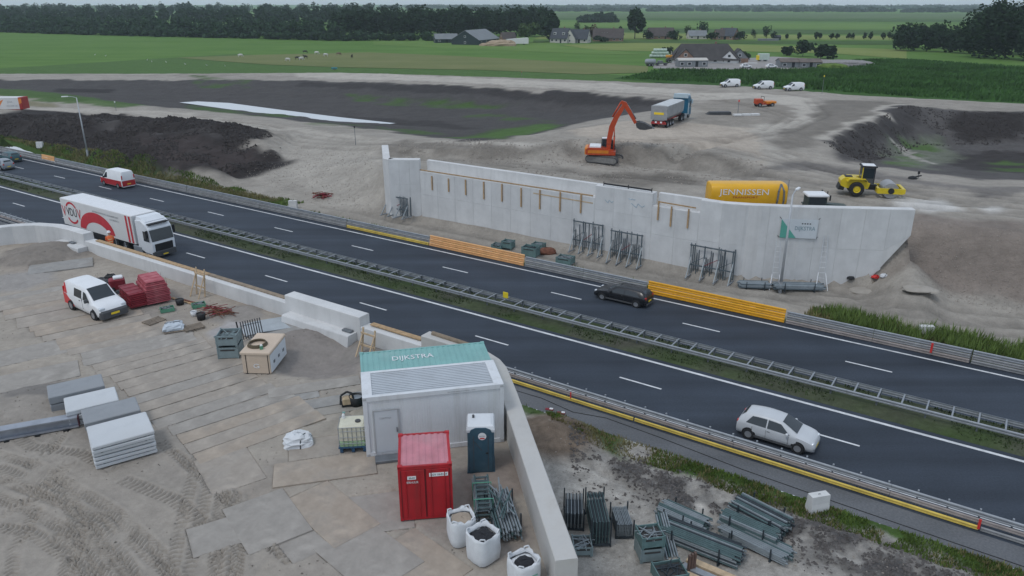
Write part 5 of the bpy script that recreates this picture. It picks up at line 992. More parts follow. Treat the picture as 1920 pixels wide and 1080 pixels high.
for nm, q4 in (('window', [(-.4, 1.345, 2.05), (.95, 1.345, 2.05), (.6, 1.33, 2.85), (-.4, 1.33, 2.85)]), ('window', [(-.4, .40, 2.05), (.95, .40, 2.05), (.6, .44, 2.85), (-.4, .44, 2.85)]), ('windscreen', [(.78, .5, 2.95), (.78, 1.25, 2.95), (1.32, 1.25, 1.95), (1.32, .5, 1.95)]), ('rear_window', [(-.565, .52, 2.1), (-.565, 1.24, 2.1), (-.565, 1.22, 2.85), (-.565, .54, 2.85)])): MB().add(q4, [(0, 1, 2, 3)]).build(nm, M_GLASS, hr)
MB().box((.1, .87, 3.02), (1.2, .86, .07)).build('cab_roof', M_WHITE, hr)
def limb(name, pts, w, m, root):
    """pts: (x, z, half depth) along the limb's centre line"""
    up_, lo_ = [], []
    for i, (x, z, h) in enumerate(pts):
        a = pts[max(0, i-1)]; c = pts[min(len(pts)-1, i+1)]; t = Vector((c[0]-a[0], c[1]-a[1])).normalized(); n = Vector((-t.y, t.x)); up_.append((x+n.x*h, z+n.y*h)); lo_.append((x-n.x*h, z-n.y*h))
    b = MB(); rings = [[(u_[0], -w/2, u_[1]), (u_[0], w/2, u_[1]), (l_[0], w/2, l_[1]), (l_[0], -w/2, l_[1])] for u_, l_ in zip(up_, lo_)]; return b.loft(rings).build(name, m, root)
limb('boom', [(.4, 1.7, .26), (.45, 3.0, .32), (.72, 4.6, .35), (1.25, 5.9, .31), (1.85, 6.9, .26), (2.2, 7.5, .2)], .5, M_EXO, hr)
limb('stick', [(1.75, 7.85, .16), (2.2, 7.6, .30), (2.9, 6.6, .25), (3.5, 5.6, .2), (3.75, 5.15, .18)], .42, M_EXO, hr)
for y in (-.42, .42): b = MB(); b.tube((1.1, y, 1.8), (1.1, y, 3.4), .11); b.tube((1.1, y, 3.4), (1.05, y, 4.6), .06); b.build('boom_cylinder', M_EXO, hr, True)
MB().tube((.75, 0, 5.9), (1.75, 0, 7.8), .11).build('stick_cylinder', M_EXO, hr, True); MB().tube((2.65, 0, 7.4), (3.75, 0, 5.7), .09).build('bucket_cylinder', M_GALVD, hr, True)
bk = [(3.75, 5.2), (4.2, 5.4), (4.9, 5.25), (5.9, 4.75), (5.92, 4.6), (5.0, 4.4), (4.3, 4.45), (3.9, 4.7)]
MB().prism(bk, -.75, .75).build('bucket', M_TRK, hr); MB().bar((3.65, 0, 5.25), (4.3, 0, 5.35), .3, .25).build('bucket_link', M_TRK, hr)
for i in range(5): MB().bar((5.9, -.64+.32*i, 4.64), (6.2, -.64+.32*i, 4.58), .1, .06).build('bucket_tooth', M_GALVD, hr)
MB().path([(-.3, -1.32, 1.8), (-.3, -1.32, 2.6), (1.2, -1.32, 2.6), (1.2, -1.32, 1.6)], .025).build('handrail', M_BLACK, hr)
# ---- roller
M_ROL = mat('roller_yellow', (.62, .47, .015), rough=.4, var=.1, scale=1.5, spec=.45); M_STEEL = mat('drum_steel', (.34, .34, .345), rough=.45, metal=.4, var=.15)
q = G(1605, 364); ro = thing('road_roller', 'yellow single drum roller on the haul road', 'roller', (q.x, q.y, q.z+.0), R(-14))
for s_ in (-1, 1): wheel(ro, -.2, s_*.82, .72, .56, M_ROL, hub=.5)
MB().prism([(-1.75, 1.0), (-1.2, .75), (.9, .75), (1.05, 1.35), (-.4, 1.85), (-1.5, 1.8), (-1.8, 1.5)], -.72, .72).build('engine_hood', M_ROL, ro); MB().box((-1.0, 0, 1.87), (.7, .8, .05)).build('air_grille', M_BLACK, ro)
for s_ in (-1, 1): MB().prism([(-1.15, 1.45), (-.95, 1.72), (.55, 1.72), (.75, 1.45), (.7, 1.6), (.5, 1.8), (-1.0, 1.8), (-1.25, 1.5)], min(s_*.56, s_*1.12), max(s_*.56, s_*1.12)).build('mudguard', M_ROL, ro); MB().box((-1.76, s_*.5, 1.35), (.05, .3, .2)).build('rear_lamp', M_TAIL, ro)
MB().prism([(-1.95, .55), (-1.4, .5), (-1.3, 1.0), (-1.8, 1.1)], -.7, .7).build('rear_ballast', M_BLACK, ro)
cb = MB().loft([[(x, -.72, 1.3), (x, .72, 1.3), (x, .70, 2.95), (x, -.70, 2.95)] for x in (.15, 1.35)]).build('cab', M_GREYP, ro)
for nm, q4 in (('window', [(.25, -.735, 1.85), (1.25, -.735, 1.85), (1.25, -.72, 2.85), (.25, -.72, 2.85)]), ('window', [(.25, .735, 1.85), (1.25, .735, 1.85), (1.25, .72, 2.85), (.25, .72, 2.85)]), ('windscreen', [(1.36, -.62, 1.6), (1.36, .62, 1.6), (1.36, .6, 2.85), (1.36, -.6, 2.85)]), ('rear_window', [(.14, -.62, 1.9), (.14, .62, 1.9), (.14, .6, 2.85), (.14, -.6, 2.85)])): MB().add(q4, [(0, 1, 2, 3)]).build(nm, M_GLASS, cb)
MB().rbox((.75, 0, 2.95), (1.5, 1.6, .13), .04).build('cab_roof', M_BLACK, ro); MB().rbox((.75, 0, 3.08), (1.2, 1.2, .05), .02).build('roof_top', M_WHITE, ro)
for x in (.17, 1.33):
    for s_ in (-1, 1): MB().box((x, s_*.715, 2.1), (.08, .06, 1.7)).build('cab_pillar', M_ROL if x < 1 else M_BLACK, ro)
MB().box((1.3, 0, .85), (1.0, .6, .5)).build('articulation_joint', M_BLACK, ro)
for s_ in (-1, 1): MB().prism([(1.75, .45), (4.15, .45), (4.35, .75), (4.3, 1.0), (1.75, 1.0)], min(s_*1.08, s_*1.2), max(s_*1.08, s_*1.2)).build('drum_frame', M_ROL, ro); MB().lathe([(0, s_*1.21), (.3, s_*1.21), (.3, s_*1.25), (0, s_*1.25)], 12, 'y', (3.0, 0, .76)).build('drum_hub', M_BLACK, ro)
MB().box((1.8, 0, .74), (.25, 2.3, .5)).build('frame_beam', M_ROL, ro); MB().rbox((4.2, 0, .5), (.3, 2.36, .5), .05).build('front_beam', M_ROL, ro); MB().lathe([(0, -1.05), (.76, -1.05), (.76, 1.05), (0, 1.05)], 32, 'y', (3.0, 0, .75)).build('drum', M_STEEL, ro, False)
# ---- slurry tanker and tractor behind the far wall
M_TANK = mat('tank_amber', (.70, .37, .012), rough=.4, var=.07, scale=1, spec=.45); M_TRG = mat('tractor_green', (.03, .05, .045), rough=.5)
q = P(1338, 383, 7.0); base = Vector((18.9, 70.2, 0)); zt_ = H(TB, base.x+4, base.y+1, d=4.7)
tk_ = thing('tanker_trailer', 'amber slurry tanker trailer standing behind the far wall', 'trailer', (base.x-.3, base.y-.1, zt_), R(-1))
tn = MB().loft([[(x, 1.22*k*math.copysign(abs(math.cos(a_))**.5, math.cos(a_)), 2.35+1.15*k*math.copysign(abs(math.sin(a_))**.5, math.sin(a_))) for a_ in [2*math.pi*i/32 for i in range(32)]] for x, k in ((0, .80), (.06, .95), (.2, 1), (6.9, 1), (7.1, .95), (7.2, .8))]).build('tank', M_TANK, tk_, True); tn.modifiers.new('edge', 'EDGE_SPLIT').split_angle = R(35)
text('lettering', 'JENNISSEN', .78, 'white_paint', tk_, (3.1, -1.235, 2.78), (R(90), 0, 0), 4.6); text('lettering', 'TRANSPORT', .25, 'trailer_red', tk_, (3.2, -1.235, 2.3), (R(90), 0, 0), 2.4)
for s_ in (-1, 1):
    for x in (2.2, 3.7): wheel(tk_, x, s_*1.0, .68, .5)
MB().box((3.4, 0, 1.05), (7.6, .9, .3)).build('chassis', M_BLACK, tk_); MB().bar((7.0, 0, 1.0), (8.9, 0, .9), .2, .2).build('drawbar', M_BLACK, tk_); b = MB(); b.path([(6.2, -1.0, 1.3), (6.2, -1.30, 2.0), (6.25, -1.25, 2.9), (6.5, -.9, 3.5), (6.75, -1.22, 2.9), (6.8, -1.28, 2.0), (6.8, -1.0, 1.3)], .09, 8).build('suction_hose', M_GALVD, tk_); MB().box((7.3, -.6, 2.6), (.06, .1, 2.6)).build('ladder', M_GALV, tk_)
tc_ = thing('tractor', 'dark green tractor with white cab roof behind the far wall', 'tractor', (base.x+9.7, base.y-.4, zt_-.45), R(-3))
for s_ in (-1, 1): wheel(tc_, 0, s_*.9, .9, .55, M_ROL); wheel(tc_, 2.6, s_*.85, .65, .45, M_ROL); MB().rbox((.0, s_*.9, 1.7), (1.5, .5, .12), .04).build('mudguard', M_TRG, tc_); MB().rbox((1.1, s_*1.15, 2.5), (.12, .16, .5), .03).build('mirror', M_BLACK, tc_)
MB().prism([(.9, .9), (3.2, .9), (3.3, 1.5), (3.0, 1.85), (.9, 2.0)], -.42, .42).build('bonnet', M_TRG, tc_); cb = MB().loft([[(x, -.75, 1.2), (x, .75, 1.2), (x, .70, 2.75), (x, -.70, 2.75)] for x in (-.7, 1.0)]).build('cab', M_TRG, tc_)
for q4 in ([(-.6, -.765, 1.8), (.9, -.765, 1.8), (.9, -.725, 2.7), (-.6, -.725, 2.7)], [(-.6, .765, 1.8), (.9, .765, 1.8), (.9, .725, 2.7), (-.6, .725, 2.7)], [(1.01, -.65, 1.8), (1.01, .65, 1.8), (1.01, .62, 2.7), (1.01, -.62, 2.7)]): MB().add(q4, [(0, 1, 2, 3)]).build('window', M_GLASS, cb)
MB().rbox((.15, 0, 2.75), (2.0, 1.7, .2), .08).build('cab_roof', M_WHITE, tc_); MB().tube((1.4, .5, 1.7), (1.4, .5, 3.0), .05).build('exhaust', M_BLACK, tc_)
# ---- small site machine and its neighbours on the plateau
q = G(1432, 200); sm = thing('site_dumper', 'small orange and yellow flatbed dumper on the bare plateau', 'dumper', (q.x, q.y, q.z), R(10))
for s_ in (-1, 1):
    for x in (-1.2, 1.3): wheel(sm, x, s_*.7, .4, .3)
MB().box((.2, 0, .55), (3.4, 1.0, .25)).build('chassis', M_EXO, sm); MB().rbox((-1.2, 0, .6), (1.3, 1.4, .9), .1).build('engine_box', M_EXO, sm); MB().rbox((1.1, 0, .65), (2.0, 1.6, .4), .06).build('load_bed', M_EXY, sm); MB().path([(-.4, -.6, 1), (-.4, -.6, 1.9), (-.4, .6, 1.9), (-.4, .6, 1)], .04).build('roll_bar', M_BLACK, sm)
# ================================================================== THINGS IN THE YARD
M_OFF = mat('office_white', (.64, .66, .68), rough=.5, var=.04, scale=1.5, dirt=(.46, .46, .45), dirt_amt=.5, dscale=.7, streak=True); M_OFFR = mat('office_roof', (.46, .49, .52), rough=.6, var=.06, dirt=(.32, .33, .33), dirt_amt=.3); M_OFFD = mat('office_door', (.54, .57, .60), rough=.5, var=.03); M_GCON = mat('container_green', (.20, .40, .38), rough=.55, var=.10, scale=1, dirt=(.26, .36, .34), dirt_amt=.4); M_RCON = mat('container_red', (.40, .012, .02), rough=.5, var=.15, scale=1.5, dirt=(.17, .02, .02), dirt_amt=.6, dscale=.8, streak=True); M_RROOF = mat('container_red_roof_sheen', (.50, .20, .235), rough=.6, var=.15, scale=2, dirt=(.42, .26, .27), dirt_amt=.5); M_RDK = mat('container_seam', (.10, .01, .012), rough=.7)  # red container's roof: sky sheen mixed into the colour as pink
OA = .2116; oz = YZ+.02
def ribs_profile(L, pitch, d):
    pts = []; x = 0; k = 0
    while x < L-1e-6:
        pts += [(x, 0), (min(L, x+pitch*.3), 0), (min(L, x+pitch*.45), d), (min(L, x+pitch*.85), d)]; x += pitch
    return [p for p in pts if p[0] <= L]+[(L, 0)]
def container(name, label, p, rz, L, Wd, Hh, m, roofm, frame=None, rib_axis='x', pitch=.28, group='containers in the yard', doors=True):
    t = thing(name, label, 'container', p, rz, group); frame = frame or m
    # corner posts and rails
    for x in (.06, L-.06):
        for y in (.06, Wd-.06): MB().box((x, y, Hh/2), (.12, .12, Hh-.004)).build('corner_post', frame, t)
        for z in (.09, Hh-.07): MB().box((x, Wd/2, z), (.10, Wd-.24, .14)).build('end_rail', frame, t)
    for y in (.06, Wd-.06):
        for z in (.09, Hh-.07): MB().box((L/2, y, z), (L-.24, .10, .14)).build('side_rail', frame, t)
    # corrugated walls
    for y, s in ((.055, -1), (Wd-.055, 1)):
        pr = ribs_profile(L-.24, pitch, .035); b = MB(); v = []
        for x, d in pr: v += [(x+.12, y+s*d*.9-s*.035, .15), (x+.12, y+s*d*.9-s*.035, Hh-.13)]
        b.add(v, [(2*i, 2*i+2, 2*i+3, 2*i+1) for i in range(len(pr)-1)]); b.build('side_wall', m, t)
    for x, s in ((.055, -1), (L-.055, 1)):
        pr = ribs_profile(Wd-.24, pitch, .035); b = MB(); v = []
        for yy, d in pr: v += [(x+s*d*.9-s*.035, yy+.12, .15), (x+s*d*.9-s*.035, yy+.12, Hh-.13)]
        b.add(v, [(2*i, 2*i+2, 2*i+3, 2*i+1) for i in range(len(pr)-1)]); b.build('end_wall', m, t)
    b = MB(); v = []
    if rib_axis == 'x':     # ribs across, i.e. height varies along x
        pr = ribs_profile(L-.2, pitch, .02)
        for x, d in pr: v += [(x+.1, .1, Hh-.03+d), (x+.1, Wd-.1, Hh-.03+d)]
    else:
        pr = ribs_profile(Wd-.2, pitch, .02)
        for y, d in pr: v += [(.1, y+.1, Hh-.03+d), (L-.1, y+.1, Hh-.03+d)]
    b.add(v, [(2*i, 2*i+2, 2*i+3, 2*i+1) for i in range(len(pr)-1)]); b.build('roof', roofm, t)
    for x in (.08, L-.08):
        for y in (.08, Wd-.08): MB().rbox((x, y, Hh-.08), (.18, .16, .11), .01).build('corner_fitting', frame, t)
    MB().box((L/2, Wd/2, .08), (L-.3, Wd-.3, .1)).build('floor', frame, t)
    return t
# site office
of = thing('site_office', 'white flat-roofed site office cabin beside the wing wall', 'site office', (-6.28, 27.9, oz), OA); L, Wd, Hh = 6.06, 2.44, 2.9
for x in (.09, L-.09):
    for y in (.09, Wd-.09): MB().box((x, y, Hh/2), (.18, .18, Hh-.004)).build('corner_post', M_OFF, of)
    MB().box((x+(.12 if x < 1 else -.12), Wd/2, Hh-.1), (.42, Wd-.36, .2)).build('roof_rail', M_OFF, of)
for y in (.09, Wd-.09): MB().box((L/2, y, Hh-.1), (L-.36, .18, .2)).build('roof_rail', M_OFF, of); MB().box((L/2, y, .1), (L-.36, .18, .2)).build('floor_rail', M_OFF, of)
for x in (.09, L-.09): MB().box((x, Wd/2, .1), (.18, Wd-.36, .2)).build('floor_rail', M_OFF, of); MB().box((x, Wd/2, Hh/2), (.1, Wd-.36, Hh-.4)).build('end_wall', M_OFF, of)
def ribwall(y, x0, x1, nm, m):
    pr = ribs_profile(x1-x0, .11, .004); v = []
    for x, d in pr: v += [(x+x0, y-d, .2), (x+x0, y-d, Hh-.2)]
    return MB().add(v, [(2*i, 2*i+2, 2*i+3, 2*i+1) for i in range(len(pr)-1)]).build(nm, m, of)
ribwall(.05, .18, L-.18, 'front_wall', M_OFF); MB().box((L/2, Wd-.06, Hh/2), (L-.36, .06, Hh-.4)).build('back_wall', M_OFF, of)
pr = ribs_profile(Wd-.36, .20, .05); v = []
for y, d in pr: v += [(.42, y+.18, Hh-.11+d), (L-.42, y+.18, Hh-.11+d)]
MB().box((L/2, Wd/2, Hh-.16), (L-.84, Wd-.36, .02)).build('roof_base', M_GALVD, of)
for i in range(13): MB().box((L/2, .27+i*.1583, Hh-.085), (L-.84, .112, .10)).build('roof_rib', M_OFFR, of)
dr = MB().box((.93, .005, 1.2), (.98, .05, 2.0)).build('door', M_OFFD, of)
for q4 in ((.41, 1.2, .05, 2.06), (1.45, 1.2, .05, 2.06)): MB().box((q4[0], -.01, q4[1]), (q4[2], .05, q4[3])).build('door_frame', M_PRG, dr)
MB().box((.93, -.01, 2.235), (1.09, .05, .05)).build('door_frame', M_PRG, dr); MB().box((1.36, -.05, 1.25), (.03, .06, .22)).build('door_handle', M_GREYP, dr); text('door_sign', 'DIJKSTRA', .12, 'print_grey', dr, (.9, -.024, 1.85), (R(90), 0, 0), .5)
text('lettering', 'portable accommodation units', .09, 'print_grey', of, (4.2, -.004, Hh-.12), (R(90), 0, 0), 1.2)
for x in (.09, L-.09):
    for z in (.09, Hh-.09): MB().rbox((x, -.004, z-.05), (.14, .02, .1), .005).build('corner_fitting', M_PRG, of)
st = MB().rbox((.9, -.35, 0), (1.1, .5, .12), .02).build('door_step', M_GALVD, None); st.parent = of
ov_ = Vector((-math.sin(OA), math.cos(OA), 0)); ux = Vector((math.cos(OA), math.sin(OA), 0))
gp = Vector((-6.28, 27.9, 0))+ov_*2.62; gc = container('storage_container', 'long sea-green container with white roof lettering behind the office', (gp.x, gp.y, oz-.1), OA, 6.06, 2.44, 2.74, M_GCON, M_GCON, pitch=.26)
text('roof_lettering', 'DIJKSTRA', .62, 'white_paint', gc, (2.45, 1.42, 2.742), (0, 0, 0), 1.95)
bp_ = P(744, 823, YZ+2.38); rc = container('storage_container', 'small red container with pink sky sheen painted on its roof in front of the office', (-4.22, 23.6, YZ+.03), R(7.2), 2.0, 2.35, 2.38, M_RCON, M_RROOF, pitch=.24)
for ch in list(rc.children):       # the front is two flat doors
    if ch.name.startswith('side_wall') and ch.data.vertices[0].co.y < .3: bpy.data.objects.remove(ch)
for i, x in enumerate((.53, 1.47)):
    d = MB().rbox((x, .03, .16), (.90, .06, 2.06), .012).build('door', M_RCON, rc)
    for xx in (-.25, .25): MB().tube((x+xx, -.02, .18), (x+xx, -.02, 2.2), .016, n=6).build('lock_bar', M_RCON, d)
MB().box((1.0, -.004, 1.18), (.035, .03, 2.1)).build('door_gap', M_RDK, rc)
for x in (.10, 1.90): MB().box((x, -.004, 1.18), (.02, .03, 2.1)).build('door_gap', M_RDK, rc)
MB().box((.50, -.008, 1.90), (.32, .02, .14)).build('notice', M_WHITE, rc); text('lettering', '20-03', .1, 'print_black', rc, (.50, -.022, 1.90), (R(90), 0, 0), .22); text('lettering', 'VERHUUR', .13, 'white_paint', rc, (.5, -.012, 1.70), (R(90), 0, 0), .48)
MB().box((1.50, -.008, 1.98), (.70, .02, .15)).build('notice', M_WHITE, rc); text('lettering', 'RCV 10-0164', .11, 'print_black', rc, (1.50, -.022, 1.98), (R(90), 0, 0), .6)
# portable toilet
M_TOI = mat('toilet_blue', (.035, .085, .12), rough=.5, var=.15, scale=3, dirt=(.07, .11, .14), dirt_amt=.6, dscale=1.5); M_TROOF = mat('toilet_roof', (.62, .64, .66), rough=.5, var=.04)
to = thing('portable_toilet', 'blue portable toilet with white domed roof beside the wing wall', 'toilet', (-1.30, 27.25, YZ+.03), R(2))
MB().rbox((0, 0, .08), (1.1, 1.1, 1.98), .06).build('cabin', M_TOI, to); MB().box((0, 0, .05), (1.16, 1.16, .1)).build('base', M_TOI, to)
for x in (-.4, .4): MB().box((x, 0, .03), (.14, 1.2, .1)).build('skid', M_TOI, to)
rf = MB().loft([[(x*1.14/2*k, y*1.14/2*k, z) for x, y in ((-1, -1), (1, -1), (1, 1), (-1, 1))] for k, z in ((1.0, 1.98), (1.02, 2.10), (.93, 2.24), (.72, 2.30))]).build('roof', M_TROOF, to)
MB().tube((-.3, .1, 2.2), (-.3, .1, 2.42), .05).build('vent_pipe', M_GREYP, to)
b = MB(); b.prism([(-.47, .12), (.47, .12), (.47, 1.95), (.40, 2.12), (.2, 2.2), (-.2, 2.2), (-.40, 2.12), (-.47, 1.95)], -.60, -.55); dtoi = b.build('door', M_TOI, to)
for x in (-.30, .30): MB().box((x, -.605, 1.05), (.025, .02, 1.6)).build('door_rib', M_GREYP, dtoi)
MB().bar((-.28, -.605, 1.6), (.05, -.605, 1.15), .02).build('door_rib', M_GREYP, dtoi); MB().rbox((.25, -.62, 1.0), (.10, .04, .06), .01).build('door_latch', M_BLACK, dtoi)
lg = MB().lathe([(0, -.612), (.17, -.612), (.17, -.602), (0, -.602)], 20, 'y', (.06, 0, 1.82)).build('round_logo', M_WHITE, dtoi); MB().add([(-.06, -.616, 1.70), (.18, -.616, 1.70), (.14, -.616, 1.76), (-.02, -.616, 1.76)], [(0, 1, 2, 3)]).build('logo_stripe', M_RED, lg); text('lettering', 'sanitair', .09, 'print_grey', lg, (.06, -.617, 1.84), (R(90), 0, 0), .26)
# IBC tote on its pallet
M_IBC = mat('tote_plastic', (.62, .60, .48), rough=.45, var=.08, scale=2); M_IBCG = mat('tote_liquid', (.30, .44, .26), rough=.45, var=.12); M_BLUEP = mat('pallet_blue', (.03, .08, .15), rough=.6); M_PALLET = mat('pallet_wood', (.22, .18, .14), rough=.85, var=.25, scale=3)
q = P(660, 850, YZ); ib = thing('liquid_tote', 'caged white liquid tote greenish at the bottom left of the office', 'tote', (q.x, q.y+.55, YZ+.02), R(6))
for x in (-.5, 0, .5): MB().box((x, 0, .11), (.13, 1.0, .2)).build('pallet_foot', M_BLUEP, ib)
MB().box((0, 0, .245), (1.24, 1.04, .06)).build('pallet_deck', M_BLUEP, ib); MB().rbox((0, 0, .28), (1.12, .94, .28), .06).build('lower_tank', M_IBCG, ib); MB().rbox((0, 0, .562), (1.12, .94, .74), .08).build('upper_tank', M_IBC, ib); MB().lathe([(0, 1.36), (.12, 1.36), (.12, 1.30), (0, 1.30)], 14, 'z', (.25, -.1, 0)).build('lid', M_GREYP, ib)
for i in range(7): x = -.57+1.14*i/6; MB().path([(x, -.49, .3), (x, -.49, 1.22)], .012, 4).build('cage_bar', M_GALV, ib); MB().path([(x, .49, .3), (x, .49, 1.22)], .012, 4).build('cage_bar', M_GALV, ib)
for z in (.45, .75, 1.05, 1.24): MB().path([(-.58, -.5, z), (.58, -.5, z), (.58, .5, z), (-.58, .5, z), (-.58, -.5, z)], .014, 4).build('cage_ring', M_GALV, ib)
bt = thing('spray_bottle', 'small white spray bottle on top of the liquid tote', 'bottle', (q.x-.42, q.y+.75, YZ+1.325)); MB().lathe([(0, 0), (.07, 0), (.07, .16), (.03, .22), (.03, .26), (0, .26)], 10).build('flask', M_WHITE, bt); MB().box((.03, 0, .28), (.12, .04, .05)).build('nozzle', M_GCON, bt)
def bucket(px, py, r, h, m, label, fill=None, z=YZ):
    q = P(px, py, z); t = thing('bucket', label, 'bucket', (q.x, q.y, yz(q.x, q.y)+.02), 0, 'buckets in the yard'); MB().lathe([(0, .0), (r*.85, 0), (r, h), (r*.92, h), (r*.8, .04), (0, .04)], 16).build('shell', m, t, True)
    MB().lathe([(0, h*.8), (r*.9, h*.8), (r*.9, h*.78), (0, h*.78)], 14).build('contents', fill or M_DARK, t); MB().path([(r*math.cos(R(a)), .0, h+r*.5*math.sin(R(a))) for a in range(0, 181, 30)], .012, 4).build('handle', M_GALVD, t); return t
bucket(669, 757, .36, .55, M_BLACK, 'black drum with grey lid beside the office corner', M_GALV)
q = P(656, 758, YZ); t = thing('generator', 'small machine with black cables left of the black drum', 'generator', (q.x-.1, q.y, YZ+.02), R(15)); MB().rbox((0, 0, .05), (.5, .4, .35), .05).build('motor', M_WOODP, t); MB().path([(-.35, -.2, .1), (-.3, 0, .5), (0, .1, .62), (.25, 0, .55), (.3, -.2, .2)], .05).build('cable_coil', M_BLACK, t); MB().box((0, 0, .03), (.6, .5, .06)).build('frame', M_BLACK, t)
# crumpled white bag
def crumple(b, rx, ry, rz, seed, n=14, m=9, p=2.6):
    v = []; r_ = random.Random(seed)
    for j in range(m+1):
        for i in range(n):
            a = 2*math.pi*i/n; e = (math.pi/2)*(j/m); k = r_.uniform(.86, 1.1); ce, se = math.cos(e)**.7, math.sin(e)**.8
            v.append((rx*ce*math.copysign(abs(math.cos(a))**(2/p), math.cos(a))*k, ry*ce*math.copysign(abs(math.sin(a))**(2/p), math.sin(a))*k, rz*se*r_.uniform(.9, 1.08)))
    b.add(v, [(j*n+i, j*n+(i+1) % n, (j+1)*n+(i+1) % n, (j+1)*n+i) for j in range(m) for i in range(n)]+[tuple(range(m*n, m*n+n))]); return b
M_BAG = mat('bag_white', (.62, .64, .66), rough=.8, var=.08, scale=3, bump=.3, bscale=5)
q = P(557, 836, YZ); t = thing('tarpaulin_bundle', 'crumpled white tarpaulin bundle tied with a dark rope on the plates', 'tarpaulin', (q.x, q.y+.2, yz(q.x, q.y)+.02), .2); crumple(MB(), .68, .5, .62, 4).build('sheet', M_BAG, t); MB().path([(.12, -.5, .05), (.14, -.42, .35), (.2, -.2, .58), (.4, .05, .55), (.62, .1, .3)], .022, 5).build('rope', M_BLACK, t)
# ---- concrete slab stacks
M_SLAB = mat('slab_white', (.53, .55, .565), rough=.75, var=.07, scale=1.2, dirt=(.40, .40, .39), dirt_amt=.35); M_SLABG = mat('slab_grey', (.27, .285, .30), rough=.8, var=.10, scale=1.2, dirt=(.22, .22, .22), dirt_amt=.4)
def slab_stack(px, py, n, th, Lx, Ly, ang, m, place_txt, seed, gap=.06):
    q = P(px, py, YZ); r_ = random.Random(seed); z = yz(q.x, q.y)+.01
    order = ['lowest', 'second from the bottom', 'third from the bottom', 'fourth from the bottom', 'fifth from the bottom', 'topmost']
    for i in range(n):
        nm = order[i] if i < n-1 else 'topmost'
        t = thing('concrete_slab', '%s slab of %s' % (nm, place_txt), 'slab', (q.x+r_.uniform(-.035, .035), q.y+r_.uniform(-.035, .035), z), R(ang)+r_.uniform(-.02, .02), 'stacked concrete slabs')
        MB().rbox((0, 0, gap), (Lx, Ly, th), .03).build('slab', m, t)
        for x in (-.35, .35): MB().box((x*Lx, 0, gap/2), (.09, Ly*.94, gap)).build('spacer', M_GALVD, t)
        z += th+gap
slab_stack(234, 848, 6, .13, 2.4, 2.0, 33, M_SLAB, 'the tall white stack at the front', 1)
slab_stack(215, 802, 2, .34, 2.3, 1.5, 33, M_SLABG, 'the grey pair behind the tall white stack', 2, .10)
slab_stack(178, 778, 3, .22, 2.2, 1.6, 33, M_SLAB, 'the low white stack behind the grey pair', 3)
slab_stack(150, 752, 2, .36, 2.4, 1.5, 33, M_SLABG, 'the rearmost grey pair of slabs', 4)
# ---- steel beam lying in the sand
M_BEAM = mat('beam_steel', (.34, .36, .40), rough=.4, metal=.5, var=.15, scale=2); a, b_ = P(-60, 838, YZ), P(150, 800, YZ); d = (b_-a); t = thing('steel_beam', 'long steel beam lying on blocks at the left edge', 'beam', (a.x, a.y, YZ+.12), math.atan2(d.y, d.x)); Lb = d.length
for z, w_, h_ in ((.03, .5, .06), (.47, .5, .06)): MB().box((Lb/2, 0, z), (Lb, w_, h_)).build('flange', M_BEAM, t)
MB().box((Lb/2, 0, .25), (Lb, .04, .38)).build('web', M_BEAM, t); MB().box((Lb+.02, 0, .25), (.04, .46, .44)).build('end_plate', mat('primer_purple', (.09, .02, .03)), t)
for x in (Lb*.35, Lb*.62, Lb*.88): MB().box((x, 0, -.09), (.2, .7, .16)).build('bearer', M_BLACK, t)
# ---- big bags
M_BAGG = mat('bag_green_print', (.20, .38, .32), rough=.8); M_BAGD = mat('bag_filling_black', (.015, .016, .02), rough=.7, bump=.4); M_BAGB = mat('bag_filling_tan', (.34, .28, .22), rough=.9, bump=.3)
def big_bag(px, py, w, h, ang, label, fill, seed, print_=False):
    q = P(px, py, YZ); t = thing('big_bag', label, 'bag', (q.x, q.y, yz(q.x, q.y)+.01), R(ang), 'open bulk bags by the wing wall'); r_ = random.Random(seed); n = 20; rings = []
    for z, k in ((0, .88), (.08, .97), (.35, 1.03), (.7, 1.03), (.92, 1.0), (1.0, .98), (1.0, .88), (.88, .84)):
        ring = []
        for i in range(n):
            a = 2*math.pi*i/n; c, s = math.cos(a), math.sin(a); e = 5.0; rr = (abs(c)**e+abs(s)**e)**(-1/e); wob = 1+r_.uniform(-.035, .035); dz = (r_.uniform(-.07, .10) if z > .9 else 0); ring.append((w/2*rr*c*k*wob, w/2*rr*s*k*wob, h*z+dz))
        rings.append(ring)
    MB().loft(rings, cap=False).build('sack', M_BAG, t, True); crumple(MB(), w*(.36 if print_ else .43), w*(.3 if print_ else .42), .16, seed+3, 12, 5).build('filling', fill, t, loc=(0, 0, h*.80)); crumple(MB(), w*.47, w*.47, .06, seed+9, 12, 4).build('liner', M_BAG, t, loc=(0, 0, h*.80))
    for x, y in ((-1, -1), (1, -1), (1, 1), (-1, 1)): MB().path([(x*w*.45, y*w*.3, h*.95), (x*w*.42, y*w*.38, h*1.12), (x*w*.28, y*w*.44, h*1.08), (x*w*.25, y*w*.46, h*.93)], .025, 5).build('lifting_loop', M_BAG, t)
    if print_:
        for a, (z, l_) in zip((0, 0, 0), ((.62, .5), (.42, .3), (.22, .4))): MB().box((0, -w*.525, h*z), (l_*w, .012, .06)).build('green_print', M_BAGG, t); MB().box((w*.53, .1, h*z), (.012, l_*w, .06)).build('green_print', M_BAGG, t)
    return t
big_bag(866, 1012, .95, 1.05, 20, 'leftmost open white bulk bag with tan filling', M_BAGB, 3); big_bag(906, 1045, 1.0, 1.08, 42, 'middle open white bulk bag filled with black scraps', M_BAGD, 5); big_bag(982, 1092, .95, 1.0, 30, 'white bulk bag with green print at the bottom edge', M_BAGD, 8, True)
